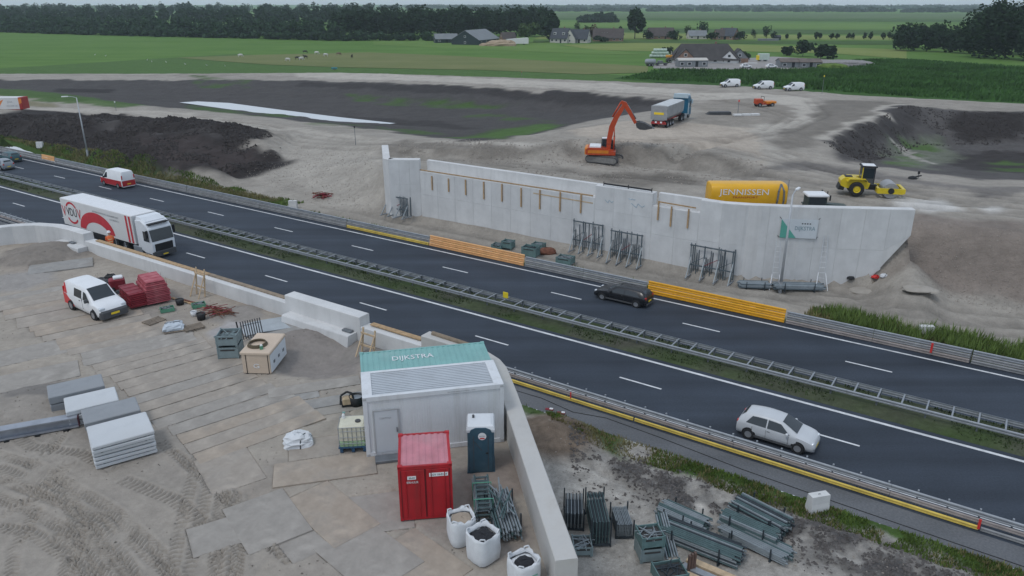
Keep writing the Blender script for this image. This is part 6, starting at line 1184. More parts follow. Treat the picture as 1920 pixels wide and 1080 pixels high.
# ---- tube bundles
M_SCAF = mat('scaffold_green', (.085, .135, .14), rough=.55, metal=.3, var=.25, scale=3); M_SCAFG = mat('scaffold_grey', (.25, .285, .305), rough=.5, metal=.4, var=.2, scale=3); M_SCAFD = mat('scaffold_dark', (.04, .052, .062), rough=.55, metal=.3, var=.25, scale=3)
def bundle(name, label, p, rz, L, cols, rows, r, m, posts=True, z=None, jitter=.05, group='bundles of scaffold tubes', tilt=0, gap=2.7):
    t = thing(name, label, 'scaffold bundle', p, rz, group); rn = random.Random(int(abs(p[0])*100)); ms = [MB().tube((-L/2, 0, 0), (L/2, 0, 0), r, n=6).mesh('tube', mm_) for mm_ in (m if isinstance(m, (list, tuple)) else [m])]
    for j in range(rows):
        for i in range(cols):
            o = link('tube', rn.choice(ms), t, (rn.uniform(-jitter, jitter)*L, (i-(cols-1)/2)*r*gap, .16+r+j*r*2.05)); o.rotation_euler = (0, rn.uniform(-.004, .004), rn.uniform(-.006, .006)*jitter*20)
    wd = cols*r*gap/2+.06; hh = .16+rows*r*2.05+.22
    if posts:
        for x in (-L*.3, L*.3):
            for y in (-wd, wd): MB().box((x, y, hh/2), (.06, .05, hh)).build('stillage_post', M_SCAFD, t)
            MB().box((x, 0, .08), (.1, wd*2, .1)).build('bearer', M_SCAFD, t)
    return t
def lpx(px, py): q = P(px, py, 0); return Vector((q.x, q.y, H(LB, q.x, q.y)))
def axis(p0, p1):
    a, b_ = lpx(*p0), lpx(*p1); c = (a+b_)/2; return Vector((c.x, c.y, H(LB, c.x, c.y))), math.atan2(b_.y-a.y, b_.x-a.x), (b_-a).length
for p0, p1, cols, rows, lab, ms in [((1238, 962), (1322, 1000), 9, 5, 'grey-green tube bundle nearest the green crate stack, rear one', [M_SCAF, M_SCAFG]), ((1240, 1002), (1385, 1060), 10, 6, 'long tube bundle with upright stakes behind the timber beams', [M_SCAF, M_SCAFG, M_SCAFD]), ((1378, 956), (1472, 1005), 11, 7, 'high tube bundle lying closest to the verge grass', [M_SCAF, M_SCAFD, M_SCAFG]), ((1358, 998), (1478, 1056), 9, 4, 'front tube bundle reaching furthest to the right', [M_SCAFG, M_SCAF]), ((1352, 985), (1455, 1030), 6, 6, 'narrow tube bundle between the two right-hand bundles', [M_SCAFG, M_SCAF])]:
    c, rz, L = axis(p0, p1); bundle('tube_bundle', lab, c, rz, L, cols, rows, .045, ms)
# racks of frames standing on edge
def frame_rack(p, rz, w, d, h, n, label, m, leaning=0.0, double=False):
    t = thing('frame_rack', label, 'scaffold rack', p, rz, 'racks of scaffold frames'); 
    fm = MB(); 
    for y in (-d/2, d/2): fm.tube((0, y, .15), (0, y, h), .03, n=6)
    for z in (.2, h*.45, h*.72, h-.03): fm.tube((0, -d/2, z), (0, d/2, z), .026, n=6)
    me_ = [fm.mesh('frame', x) for x in (m if isinstance(m, (list, tuple)) else [m])]
    for i in range(n): o = link('frame', me_[i % len(me_)], t, (-w/2+w*(i+.5)/n, random.uniform(-.04, .04), random.uniform(-.03, .03))); o.rotation_euler = (0, leaning, 0)
    for x in (-w/2-.04, w/2+.04):
        for y in (-d/2-.05, d/2+.05): MB().box((x, y, (h+.25)/2), (.06, .06, h+.25)).build('stillage_post', M_SCAFD, t)
    for y in (-d/2-.05, d/2+.05): MB().box((0, y, .1), (w+.1, .07, .1)).build('stillage_rail', M_SCAFD, t)
    if double: MB().box((0, 0, h*.5), (w*.96, d*.8, .5)).build('coupler_box', M_SCAFD, t)
    return t
for px, py, w_, d_, h_, n_, rz_, lab, m_ in [(1077, 990, .85, 1.5, 1.0, 10, -4, 'rack of dark frames standing right beside the wing wall', [M_SCAFD, M_SCAFG]), (1122, 1012, .8, 2.2, 1.35, 11, 2, 'tallest rack of green frames, second from the wing wall', [M_SCAF, M_SCAFD]), (1168, 1008, .75, 1.3, .8, 10, 4, 'low rack of grey frames right of the tallest rack', [M_SCAFG])]:
    c = lpx(px, py); frame_rack((c.x, c.y+.6, c.z), R(rz_), w_, d_, h_, n_, lab, m_, double=True)
M_CRATE = mat('crate_green', (.12, .20, .20), rough=.6, var=.2, scale=2); M_CRATEG = mat('crate_grey', (.20, .255, .265), rough=.6, var=.12, scale=2)
def crate(p, rz, Lx, Ly, h, m, label, fill=None, z=0, slot=True, group='metal crates'):
    t = thing('metal_crate', label, 'crate', (p[0], p[1], p[2]+z), rz, group); wt = .04
    for s in (-1, 1): MB().box((0, s*(Ly/2-wt/2), .1+(h-.1)/2), (Lx, wt, h-.1)).build('side_panel', m, t); MB().box((s*(Lx/2-wt/2), 0, .1+(h-.1)/2), (wt, Ly-2*wt, h-.1)).build('end_panel', m, t)
    MB().box((0, 0, .12), (Lx-2*wt, Ly-2*wt, .05)).build('base', m, t)
    for x in (-1, 1):
        for y in (-1, 1): MB().box((x*(Lx/2-.06), y*(Ly/2-.06), .05), (.1, .1, .1)).build('foot', m, t); MB().box((x*(Lx/2-.01), y*(Ly/2-.01), h/2+.05), (.06, .06, h)).build('corner_post', m, t)
    if slot: MB().box((0, -Ly/2-.003, h*.8), (Lx*.7, .02, .09)).build('slot', M_DARK, t)
    if fill is not None:
        f = MB(); rn = random.Random(int(p[0]*77))
        for i in range(14): a = rn.uniform(0, 3.14); q = Vector((rn.uniform(-.3, .3)*Lx, rn.uniform(-.3, .3)*Ly, h*.82+rn.uniform(-.04, .1))); dd = Vector((math.cos(a), math.sin(a), rn.uniform(-.1, .1)))*min(Lx, Ly)*.42; f.tube(q-dd, q+dd, .025, n=5)
        tag(f.build('contents', fill, t), kind='stuff'); MB().box((0, 0, h*.75), (Lx-.1, Ly-.1, .03)).build('load', M_DARK, t)
    return t
c = lpx(1219, 1056); c = Vector((c.x, c.y+.45, c.z)); crate(c, R(8), 1.05, .95, .72, M_CRATEG, 'grey-green crate, lower one beside the tube bundles'); crate(c+Vector((0, .02, .74)), R(10), 1.05, .95, .62, M_CRATE, 'green crate on top of the grey-green crate', M_SCAFG)
c = lpx(1092, 1042); crate((c.x, c.y+.3, c.z), R(2), .85, .9, .5, M_CRATEG, 'small crate of short tubes close to the wing wall end', M_SCAFG)
c = lpx(1258, 1098); crate((c.x, c.y+.4, c.z), R(12), 1.3, 1.0, .6, M_CRATE, 'dark green crate of scrap at the bottom edge', M_SCAFD)
c, rz, L = axis((1232, 985), (1262, 1052)); lt_ = bundle('tube_bundle', 'few tubes leaning from the green crate to the ground', (c.x, c.y, c.z+.25), rz, 2.2, 5, 2, .045, [M_SCAFG, M_SCAF], posts=False); lt_.rotation_euler = (0, R(24), rz)
a, b_ = lpx(1300, 1062), lpx(1400, 1105)
for i, (dy, z, m_) in enumerate(((0, .15, M_WOODP), (.45, .15, M_GALV), (.9, .15, M_WOODP))):
    d = (b_-a).normalized(); n_ = Vector((-d.y, d.x, 0)); p0 = a-n_*dy; t = thing('timber_beam', ('outermost', 'middle', 'nearest')[i]+' of three long beams at the bottom edge', 'beam', (p0.x, p0.y, H(LB, p0.x, p0.y)), math.atan2(d.y, d.x), 'long beams by the crates'); MB().box((1.4, 0, .2), (3.4, .34, .16)).build('beam', m_, t)
    for x in (.2, 2.4): MB().box((x, 0, .06), (.12, .4, .12)).build('bearer', M_DARK, t)
c = lpx(1297, 1082); t = thing('post_bundle', 'short brown upright post bundle beside the long beams', 'post', (c.x, c.y+.2, c.z), .2)
for i, x in enumerate((-.12, .02, .15)): MB().box((x, .03*i, .5), (.1, .14, 1.0+.06*i)).build('post', mat('dark_timber', (.12, .075, .06), var=.2), t)
M_CBLK = mat('block_concrete', (.60, .60, .59), rough=.85, var=.08, dirt=(.45, .45, .44))
def cblock(p, rz, label, d=(1.0, .5, .95)):
    t = thing('concrete_block', label, 'block', p, rz, 'white concrete barrier blocks'); MB().loft([[(x, -y, z) for x, y in ((-d[0]/2*k, -d[1]/2*k2), (d[0]/2*k, -d[1]/2*k2), (d[0]/2*k, d[1]/2*k2), (-d[0]/2*k, d[1]/2*k2))] for k, k2, z in ((1, 1, 0), (1, 1, d[2]*.3), (.99, .86, d[2]*.55), (.98, .8, d[2]))]).build('block', M_CBLK, t); MB().box((0, 0, d[2]+.005), (.12, .04, .03)).build('lifting_eye', M_GALVD, t); return t
c = lpx(1533, 962); cblock((c.x, c.y+.15, c.z-.03), R(14), 'white concrete block on the near verge beside the motorway')
for px, py, lab in ((1734, 632, 'white concrete block among the reeds on the right'), (550, 390, 'white concrete block beyond the far barrier, left of the wall'), (76, 277, 'white concrete block lying on the far verge at the left')):
    q = G(px, py); cblock((q.x, q.y, q.z-.02), TH+R(30), lab)
c = lpx(1545, 1125); t = thing('plastic_drum', 'pale blue plastic drum cut off by the bottom edge', 'drum', (c.x, c.y, c.z), 0); MB().lathe([(0, 0), (.29, 0), (.31, .1), (.31, .8), (.28, .88), (0, .88)], 18).build('shell', mat('drum_blue', (.22, .32, .36), rough=.5), t, True); MB().lathe([(.2, .88), (.2, .92), (.24, .92), (.24, .88)], 14).build('rim', M_GALV, t)
# ---- the two bundles between red container and wing wall
c = P(905, 950, YZ); t = thing('ladder_bundle', 'upright bundle of green ladder frames behind the white bags', 'scaffold bundle', (c.x, c.y, YZ+.02), R(96), 'bundles of scaffold tubes')
lf = MB()
for y in (-.26, .26): lf.tube((-1.1, y, 0), (1.1, y, 0), .03, n=6)
for i in range(8): lf.tube((-1.0+i*.28, -.26, 0), (-1.0+i*.28, .26, 0), .022, n=5)
me_l = [lf.mesh('ladder_frame', m_) for m_ in (M_SCAF, M_SCAFG)]
for i in range(9): link('ladder_frame', me_l[i % 2], t, (random.uniform(-.1, .1), random.uniform(-.08, .08), .08+i*.085))
for x in (-.7, .35): MB().path([(x, -.36, .05), (x, -.36, .85), (x, .36, .85), (x, .36, .05)], .02, 5).build('strap', mat('strap_green', (.10, .32, .22), rough=.6), t)
c = P(947, 975, YZ); t = bundle('tube_bundle', 'loose heap of green and grey tubes beside the wing wall', (c.x-.1, c.y, YZ+.0), R(102), 2.6, 9, 5, .04, [M_SCAF, M_SCAFG, M_SCAFG], posts=True, jitter=.07)
for i in range(12): a = random.uniform(-.5, .5); o = MB().tube((-random.uniform(.5, .9), 0, 0), (random.uniform(.5, .9), 0, 0), .032, n=6).build('tube', M_SCAF if i % 2 else M_SCAFG, t, loc=(random.uniform(-.3, .6), random.uniform(-.2, .2), .62+i*.03)); o.rotation_euler = (0, random.uniform(-.1, .1), a)
# ---- red panels and small stores by the wall
M_RPAN = mat('panel_red', (.40, .085, .105), rough=.6, var=.2, scale=2, dirt=(.42, .22, .22), dirt_amt=.5, dscale=2); M_RPAN2 = mat('panel_darkred', (.22, .018, .03), rough=.55, var=.2, scale=2); M_RPANS = mat('panel_strap', (.40, .34, .33), rough=.7)
def panel_stack(px, py, n, L, Wd, th, ang, label, m, seed, step=0):
    q = P(px, py, YZ); t = thing('panel_stack', label, 'panel stack', (q.x, q.y, yz(q.x, q.y)+.02), R(ang), 'stacks of red formwork panels'); r_ = random.Random(seed)
    for x in (-L*.3, L*.3): MB().box((x, 0, .05), (.1, Wd, .1)).build('bearer', M_PALLET, t)
    for i in range(n):
        k = 1-step*max(0, i-n*.5)/n; o = MB().box((0, 0, 0), (L*k, Wd*k, th*.6)).build('panel', m, t, loc=(r_.uniform(-.04, .04), r_.uniform(-.04, .04), .12+i*th+th/2))
        for x in (-.42, -.14, .14, .42): MB().box((x*L*k, 0, 0), (.06, Wd*k+.02, th*.92)).build('rib', m, o)
    for x in (-L*.25, L*.25): MB().box((x, -Wd/2-.03, .1+n*th/2), (.05, .015, n*th)).build('strap', M_RPANS, t)
    return t
panel_stack(290, 560, 13, 2.6, 1.45, .11, 128, 'tall stack of faded red formwork panels by the wall', M_RPAN, 1, .5); panel_stack(252, 569, 8, 2.5, 1.0, .115, 132, 'low stack of dark red formwork panels beside the van', M_RPAN2, 2, .2)
q = P(214, 548, YZ); t = thing('red_machine', 'red and white machine standing behind the low red stack', 'machine', (q.x+.1, q.y+.4, YZ+.02), R(30)); MB().rbox((0, 0, .15), (1.0, .7, .7), .08).build('housing', M_RPAN2, t); MB().rbox((.1, 0, .86), (.6, .5, .14), .05).build('white_lid', M_WHITE, t)
for x in (-.35, .35): wheel(t, x, -.38, .18, .1); wheel(t, x, .38, .18, .1)
MB().path([(-.5, 0, .5), (-.9, 0, .8), (-1.0, .3, .8)], .03).build('handle', M_BLACK, t)
q = P(186, 540, YZ); t = thing('rubble_pile', 'dark heap of plastic sheeting and tools behind the white van', 'rubble', (q.x, q.y+.5, YZ), .3); crumple(MB(), .95, .6, .55, 21).build('sheeting', M_GREYP, t); crumple(MB(), .5, .4, .75, 25).build('dark_sack', M_BLACK, t, loc=(.55, .1, 0)); MB().bar((-1.2, -.1, .1), (-.3, 0, .4), .06).build('plank', M_GALVD, t)
def pallet(px, py, ang, label, z=0):
    q = P(px, py, YZ); t = thing('pallet', label, 'pallet', (q.x, q.y, yz(q.x, q.y)+.02+z), R(ang), 'wooden pallets'); 
    for i in range(5): MB().box((0, -.36+.18*i, .125), (1.15, .11, .025)).build('deck_board', M_PALLET, t)
    for x in (-.5, 0, .5): MB().box((x, 0, .055), (.1, .8, .1)).build('block_row', M_PALLET, t)
    return t
pallet(289, 603, 58, 'empty wooden pallet in front of the low red stack'); pallet(363, 616, 40, 'empty wooden pallet right of the wrapped one'); pallet(327, 620, 25, 'pallet carrying the load wrapped in white foil')
q = P(326, 618, YZ); t = thing('wrapped_load', 'pallet load wrapped in shiny white foil', 'load', (q.x, q.y, yz(q.x, q.y)+.165), R(25)); crumple(MB(), .6, .48, .42, 31, 16, 6, 5).build('foil', mat('foil_white', (.50, .55, .60), rough=.35, var=.1), t); MB().box((0, -.05, .43), (.9, .06, .03)).build('strap', M_GALVD, t)
bucket(338, 571, .27, .36, M_BLACK, 'black bucket behind the green plastic crate'); bucket(378, 599, .28, .42, M_BLACK, 'black bucket at the foot of the rebar pile'); bucket(364, 592, .2, .3, M_WHITE, 'white bucket left of the rebar pile', M_SAND if 'M_SAND' in globals() else M_GALV)
M_GNET = mat('green_net', (.10, .26, .17), rough=.7, var=.2)
for px, py, lab in ((314, 583, 'green plastic crate on the plates near the red panels'), (373, 575, 'green plastic crate behind the rebar pile')):
    q = P(px, py, YZ); t = thing('plastic_crate', lab, 'crate', (q.x, q.y, yz(q.x, q.y)+.02), R(30), 'green plastic crates')
    for s in (-1, 1): MB().box((0, s*.28, .12), (.8, .03, .22)).build('side', M_GNET, t); MB().box((s*.4, 0, .12), (.03, .54, .22)).build('end', M_GNET, t)
    MB().box((0, 0, .03), (.78, .54, .03)).build('base', M_GNET, t)
    for k in range(4): o = MB().box((0, 0, 0), (.6, .06, .05)).build('clamp', M_GALV, t, loc=(random.uniform(-.1, .1), random.uniform(-.18, .18), .2)); o.rotation_euler = (0, 0, random.uniform(-1, 1))
M_RUST = mat('rust', (.16, .065, .04), rough=.85, var=.35, scale=4)
q = P(408, 592, YZ); t = thing('rebar_pile', 'tangled pile of rusty steel parts at the wall foot', 'steel pile', (q.x, q.y, yz(q.x, q.y)), R(-20)); rn = random.Random(5)
for i in range(46): a = rn.gauss(.2, .5); c_ = Vector((rn.uniform(-.8, .8), rn.uniform(-.4, .4), .06+.45*rn.random()*(1-abs(i/46-.5)))); d = Vector((math.cos(a), math.sin(a), rn.uniform(-.25, .25)))*rn.uniform(.3, .75); MB().tube(c_-d, c_+d, rn.uniform(.015, .03), n=5).build('rod', rn.choice((M_RUST, M_RUST, M_RPAN2)), t)
MB().bar((-1.6, .5, .05), (-.2, .45, .12), .1, .05).build('plank', M_WOOD, t)
q = P(348, 573, YZ); t = thing('timber_plank', 'loose brown plank lying along the wall foot', 'plank', (q.x-.2, q.y+.6, yz(q.x, q.y)), TH+R(4)); MB().box((0, 0, .04), (3.0, .2, .05)).build('board', M_WOOD, t); MB().box((.4, .1, .09), (2.2, .12, .05)).build('board', M_RUST, t)
# grey stacked crates, dark mat and the big beige crate
q = P(428, 672, YZ); c = Vector((q.x, q.y+.5, yz(q.x, q.y)+.02)); crate(c, R(4), 1.1, 1.1, .72, M_CRATEG, 'lower grey crate beside the beige crate'); crate(c+Vector((-.02, .03, .75)), R(5), 1.1, 1.1, .66, M_CRATEG, 'upper grey crate beside the beige crate', M_CRATEG)
q = P(463, 652, YZ); t = thing('mesh_mat', 'dark ribbed drainage mat leaning behind the beige crate', 'mat', (q.x, q.y+1.2, YZ+.05), R(35))
for i in range(9): MB().bar((-.55+i*.14, 0, .05), (-.55+i*.14, .35, 1.05), .06, .03).build('rib', M_GREYP, t)
for z in (.2, .8): MB().bar((-.6, .35*z, z), (.62, .35*z, z), .04, .03).build('crossbar', M_GALVD, t)
MB().bar((-.75, -.1, 0), (-.85, 0, 1.25), .07).build('stake', M_BLACK, t)
M_BEIGE = mat('crate_beige', (.56, .45, .35), rough=.7, var=.07, scale=2); M_FOIL = mat('crate_foil', (.60, .64, .68), rough=.4, var=.08, scale=2)
fa, fb, fc_ = P(457, 701, YZ), P(500, 704, YZ), P(526, 655, YZ); rz = R(8); t = thing('wooden_crate', 'large beige plywood crate with a hose ring on its lid', 'crate', (fa.x, fa.y, yz(fa.x, fa.y)+.02), R(-3)); Wc, Dc, Hc = 1.5, 2.4, 1.3
for x in (.2, Wc-.2): MB().box((x, Dc/2, .05), (.12, Dc, .1)).build('bearer', M_BLACK, t)
sk_ = Matrix.Rotation(R(-9), 4, 'Z'); bodyc = MB().rbox((Wc/2, Dc/2, .1), (Wc, Dc, Hc-.2), .02).build('body', M_BEIGE, t); MB().rbox((Wc/2, Dc/2, Hc-.1), (Wc+.12, Dc+.12, .14), .04).build('lid', M_BEIGE, t); MB().box((Wc+.02, Dc/2, Hc/2), (.03, Dc-.08, Hc-.3)).build('foil_side', M_FOIL, t)
for y in (.5, 1.2, 1.9): MB().rbox((Wc+.04, y, Hc*.4), (.02, .22, .16), .005).build('label', M_GALVD, t)
for x in (.22, Wc-.1): MB().box((x, -.012, Hc/2), (.03, .02, Hc-.22)).build('strap', M_BLACK, t)
text('lettering', 'G', .36, 'white_paint', t, (.75, -.02, .52), (R(90), 0, 0), .32)
hq = t.location; th_ = thing('hose_ring', 'brown coiled hose lying on the beige crate', 'hose', (hq.x+.62, hq.y+.85, hq.z+Hc+.05), 0); ring = []
for k in range(3): MB().path([(math.cos(a)*(.5-.03*k), math.sin(a)*(.5-.03*k), .03+.05*k) for a in [2*math.pi*i/22 for i in range(23)]], .035, 6).build('coil', mat('hose_brown', (.12, .095, .06), rough=.7), th_)
t2 = thing('green_box', 'small green box beside the hose ring', 'box', (hq.x+1.0, hq.y+.32, hq.z+Hc+.045), .3); MB().rbox((0, 0, 0), (.16, .16, .2), .02).build('box', M_GNET, t2); MB().rbox((0, 0, .2), (.12, .12, .05), .01).build('cap', M_WHITE, t2)
# ---- grey sheet leaning at the block and the folded tarpaulin
q = P(505, 612, YZ); t = thing('grey_sheet', 'pale grey plastic sheet spread beside the wall block', 'sheet', (q.x, q.y, yz(q.x, q.y)+.03), R(30)); MB().loft([[(x, -1.0, z), (x, 1.0, z*.6), (x, 1.0, z*.6+.03), (x, -1.0, z+.03)] for x, z in ((-1.6, .0), (-.6, .10), (.4, .05), (1.5, .0))]).build('sheet', mat('sheet_grey', (.36, .39, .41), rough=.5, var=.1), t)
# ---- worker on a bracket platform at the road side of the low wall
pw = on_n(212, 468, 29.5); fz = 4.86; wp = thing('bracket_platform', 'narrow timber working platform bracketed to the road side of the wall', 'platform', SN(sn_of(pw)[0], 29.45, 0), TH); MB().box((0, .02, fz-.03), (3.2, .8, .05)).build('deck', M_WOODP, wp)
for x in (-1.3, 0, 1.3): MB().bar((x, -.44, fz-.8), (x, .38, fz-.06), .06).build('bracket', M_GALVD, wp); MB().tube((x, .40, fz-.1), (x, .40, fz+1.05), .025, n=6).build('rail_post', M_GALV, wp)
def skin_person(root, joints, edges, m, name='body', sub=1):
    me = bpy.data.meshes.new(name); me.from_pydata([j[0] for j in joints], edges, []); o = link(name, me, root); md = o.modifiers.new('skin', 'SKIN'); md.use_smooth_shade = True
    for i, j in enumerate(joints): sv = me.skin_vertices[0].data[i]; sv.radius = j[1] if hasattr(j[1], '__len__') else (j[1], j[1]); sv.use_root = (i == 0)
    s = o.modifiers.new('sub', 'SUBSURF'); s.levels = s.render_levels = sub; me.materials.append(m); return o
pe = thing('person', 'worker in orange vest and white helmet beside the lorry', 'person', SN(sn_of(pw)[0], 29.42, fz), TH+R(160))
M_HIVIS = mat('hivis_orange', (.75, .16, .05), rough=.7, var=.1); M_HIY = mat('hivis_yellow', (.72, .62, .30), rough=.6); M_SKIN = mat('skin', (.42, .26, .19), rough=.6); M_TROU = mat('trousers', (.03, .035, .05), rough=.8)
J = [((0, 0, .93), (.15, .12)), ((0, 0, 1.15), (.155, .12)), ((.02, 0, 1.38), (.19, .12)), ((.03, 0, 1.50), (.075, .07)), ((.04, 0, 1.60), (.06, .06)), ((.05, 0, 1.69), (.10, .09)), ((.05, 0, 1.76), (.085, .08)), ((.02, .21, 1.42), .062), ((.06, .27, 1.16), .048), ((.26, .22, 1.02), .038), ((.34, .20, 1.00), .036), ((.02, -.21, 1.42), .062), ((.08, -.26, 1.15), .048), ((.27, -.18, 1.05), .038), ((.35, -.16, 1.04), .036), ((0, .1, .86), .095), ((.03, .11, .48), .065), ((0, .11, .1), .048), ((.14, .12, .04), .042), ((0, -.1, .86), .095), ((.02, -.11, .48), .065), ((0, -.11, .1), .048), ((.14, -.12, .04), .042)]
Ee = [(0, 1), (1, 2), (2, 3), (3, 4), (4, 5), (5, 6), (2, 7), (7, 8), (8, 9), (9, 10), (2, 11), (11, 12), (12, 13), (13, 14), (0, 15), (15, 16), (16, 17), (17, 18), (0, 19), (19, 20), (20, 21), (21, 22)]
skin_person(pe, J, Ee, M_SKIN)
MB().loft([[(math.cos(a)*rx+x0, math.sin(a)*ry, z) for a in [2*math.pi*i/14 for i in range(14)]] for z, rx, ry, x0 in ((.84, .18, .20, 0), (1.0, .175, .20, 0), (1.2, .18, .215, .01), (1.4, .17, .25, .02), (1.5, .10, .13, .03))], cap=False).build('vest', M_HIVIS, pe, True)
for y in (-.1, .1): MB().loft([[(math.cos(a)*r_+x0, math.sin(a)*r_+y, z) for a in [2*math.pi*i/10 for i in range(10)]] for z, r_, x0 in ((.06, .075, 0), (.48, .09, .02), (.9, .125, 0))], cap=False).build('trouser_leg', M_TROU, pe, True); MB().rbox((.06, y*1.15, 0), (.30, .12, .11), .03).build('boot', M_BLACK, pe)
for z in (1.0, 1.2): MB().lathe([(.186, z), (.186, z+.05)], 14).build('reflective_band', M_HIY, pe)
for s in (-1, 1):
    MB().tube((.02, s*.22, 1.43), (.06, s*.275, 1.16), .075, .06).build('sleeve', M_HIVIS, pe); MB().tube((.06, s*.275, 1.16), (.24, s*.215, 1.03), .058, .048).build('sleeve', M_HIVIS, pe)
    for k in range(5): a = (k-2)*.018; MB().tube((.33, s*.19+a, 1.01), (.39+.01*(k % 2), s*.185+a*1.3, .985), .011, .009, 5).build('finger', M_SKIN, pe)
    MB().lathe([(0, 0), (.012, .0), (0, .01)], 6, 'x', (.145, s*.035, 1.70)).build('eye', M_BLACK, pe)
MB().lathe([(.16, 1.74), (.125, 1.75), (.12, 1.80), (.09, 1.86), (0, 1.885)], 16, 'z', (.05, 0, 0)).build('helmet', M_WHITE, pe, True); MB().lathe([(0, 0), (.018, .0), (0, .035)], 6, 'x', (.14, 0, 1.67)).build('nose', M_SKIN, pe)
# ================================================================== FARMS, HOUSES, CATTLE
M_RDARK = mat('roof_dark', (.055, .062, .075), rough=.8, var=.15, scale=.5); M_RBROWN = mat('roof_brown', (.075, .062, .058), rough=.85, var=.2, scale=.5); M_THATCH = mat('thatch', (.062, .058, .057), rough=.95, var=.22, scale=.35, bump=.5, bscale=2); M_BRICK = mat('brick', (.24, .15, .11), rough=.9, var=.2, scale=.8); M_CREAM = mat('render_cream', (.50, .48, .44), rough=.8, var=.06); M_WALLW = mat('render_white', (.66, .66, .65), rough=.8, var=.05); M_BARNW = mat('barn_green', (.022, .038, .042), rough=.8, var=.15); M_RCORR = mat('roof_corrugated', (.19, .205, .215), rough=.75, var=.12, scale=.3); M_PANE = mat('dark_pane', (.02, .025, .03), rough=.2, spec=.6); M_PANEL_ = mat('light_frame', (.6, .6, .6), rough=.6); M_RUSTR = mat('roof_rusty', (.14, .115, .10), rough=.85, var=.25, scale=.4)
def house(px, py, L, Wd, eave, ridge, rz, wall, roof, label, name='house', cat='house', hip=0, windows=3, door=True, over=.5, dormers=0, chimney=True, group='farm buildings', gable=None, z=0, skylights=0):
    """long side along local x, front wall at local y = -Wd/2"""
    L, Wd, eave, ridge = L*.9, Wd*.9, eave*.85, ridge*.85; q = P(px, py, 0); t = thing(name, label, cat, (q.x, q.y, z), R(rz), group); l, w = L/2, Wd/2
    b = MB(); b.add([(-l, -w, 0), (l, -w, 0), (l, w, 0), (-l, w, 0), (-l, -w, eave), (l, -w, eave), (l, w, eave), (-l, w, eave)], [(0, 1, 5, 4), (1, 2, 6, 5), (2, 3, 7, 6), (3, 0, 4, 7)]); b.build('wall', wall, t)
    h = hip*l
    if hip == 0:
        for s in (-1, 1): MB().prism([(-w, eave), (w, eave), (0, ridge-.15)], min(s*l, s*(l-.25)), max(s*l, s*(l-.25)), 'x').build('gable', gable or wall, t)
    th = .22; ov = over; k = (ridge-eave)/w
    for s in (-1, 1):
        e0 = (-l-ov*.4, s*(w+ov), eave-k*ov); e1 = (l+ov*.4, s*(w+ov), eave-k*ov); r0 = (-l+h-ov*.4*(hip == 0), 0, ridge); r1 = (l-h+ov*.4*(hip == 0), 0, ridge)
        b = MB(); b.add([e0, e1, r1, r0]+[(p[0], p[1], p[2]+th) for p in (e0, e1, r1, r0)], [(0, 1, 2, 3), (7, 6, 5, 4), (0, 4, 5, 1), (1, 5, 6, 2), (2, 6, 7, 3), (3, 7, 4, 0)]); rf = b.build('roof', roof, t)
        if s < 0:
            for i in range(dormers): x = -l*.5+i*(L*.5/max(1, dormers-1) if dormers > 1 else 0); MB().box((x, -w*.62, eave+k*w*.45), (1.5, 1.6, 1.5)).build('dormer', M_PANEL_, rf); MB().box((x, -w*.62-.82, eave+k*w*.45), (1.1, .04, 1.0)).build('pane', M_PANE, rf)
            for i in range(skylights): x = -l*.4+i*1.6; MB().box((x, -w*.45, eave+k*w*.55+.25), (.9, 1.0, .06)).build('skylight', M_LAMP, rf)
    if hip:
        for s in (-1, 1): MB().add([(s*(l+ov), -w-ov, eave-k*ov), (s*(l+ov), w+ov, eave-k*ov), (s*(l-h), 0, ridge+th)], [(0, 1, 2)]).build('hip', roof, t)
    for i in range(windows):
        x = -l+L*(i+.5)/windows
        if door and i == windows//2: MB().box((x, -w-.02, 1.1), (1.1, .08, 2.2)).build('door', M_PANE, t); continue
        f = MB().box((x, -w-.02, eave*.52), (1.5, .08, eave*.45)).build('window', M_PANEL_, t); MB().box((x, -w-.05, eave*.52), (1.2, .06, eave*.36)).build('pane', M_PANE, f)
    for s in (-1, 1):
        for zz in ((eave*.5), (eave+(ridge-eave)*.35)):
            if ridge-eave > 2: f = MB().box((s*(l+.02), 0, zz), (.08, 1.3, 1.2)).build('window', M_PANEL_, t); MB().box((s*(l+.05), 0, zz), (.06, 1.0, .9)).build('pane', M_PANE, f)
    if chimney: MB().box((l*.35, .3, ridge+.4), (.7, .7, 1.3)).build('chimney', M_BRICK, t)
    return t
house(892, 82, 34, 20, 3.4, 9.5, 68, M_BARNW, M_RCORR, 'large dark barn with grey roof before the tall trees', 'barn', 'barn', windows=4, chimney=False); house(836, 80, 16, 9, 3.0, 6.2, 14, M_BARNW, M_RCORR, 'lower grey shed joined to the left of the dark barn', 'shed', 'shed', windows=3, chimney=False)
house(952, 79, 10, 8, 3, 7, 20, M_BRICK, M_RBROWN, 'small brown roofed shed right of the dark barn', 'shed', 'shed', windows=2, chimney=False)
q = P(940, 86, 0); t = thing('hay_heap', 'tan heap of straw in front of the dark barn', 'heap', (q.x, q.y, 0)); crumple(MB(), 9, 5, 3.4, 3, 16, 6).build('straw', mat('straw', (.34, .26, .18), rough=.95, var=.2, scale=.5), t); crumple(MB(), 4, 3, 1.6, 9, 12, 5).build('straw_lump', MATS['straw'], t, loc=(-9, 1, 0))
q = P(970, 84, 0); t = thing('white_wagon', 'long white tarpaulin-covered wagon beside the straw heap', 'wagon', (q.x, q.y, 0), R(3)); MB().loft([[(x, -1.6, .7), (x, 1.6, .7), (x, 1.5, h_), (x, -1.5, h_)] for x, h_ in ((-6.5, 3.2), (6.0, 4.1), (6.6, 3.9))]).build('cover', M_WALLW, t)
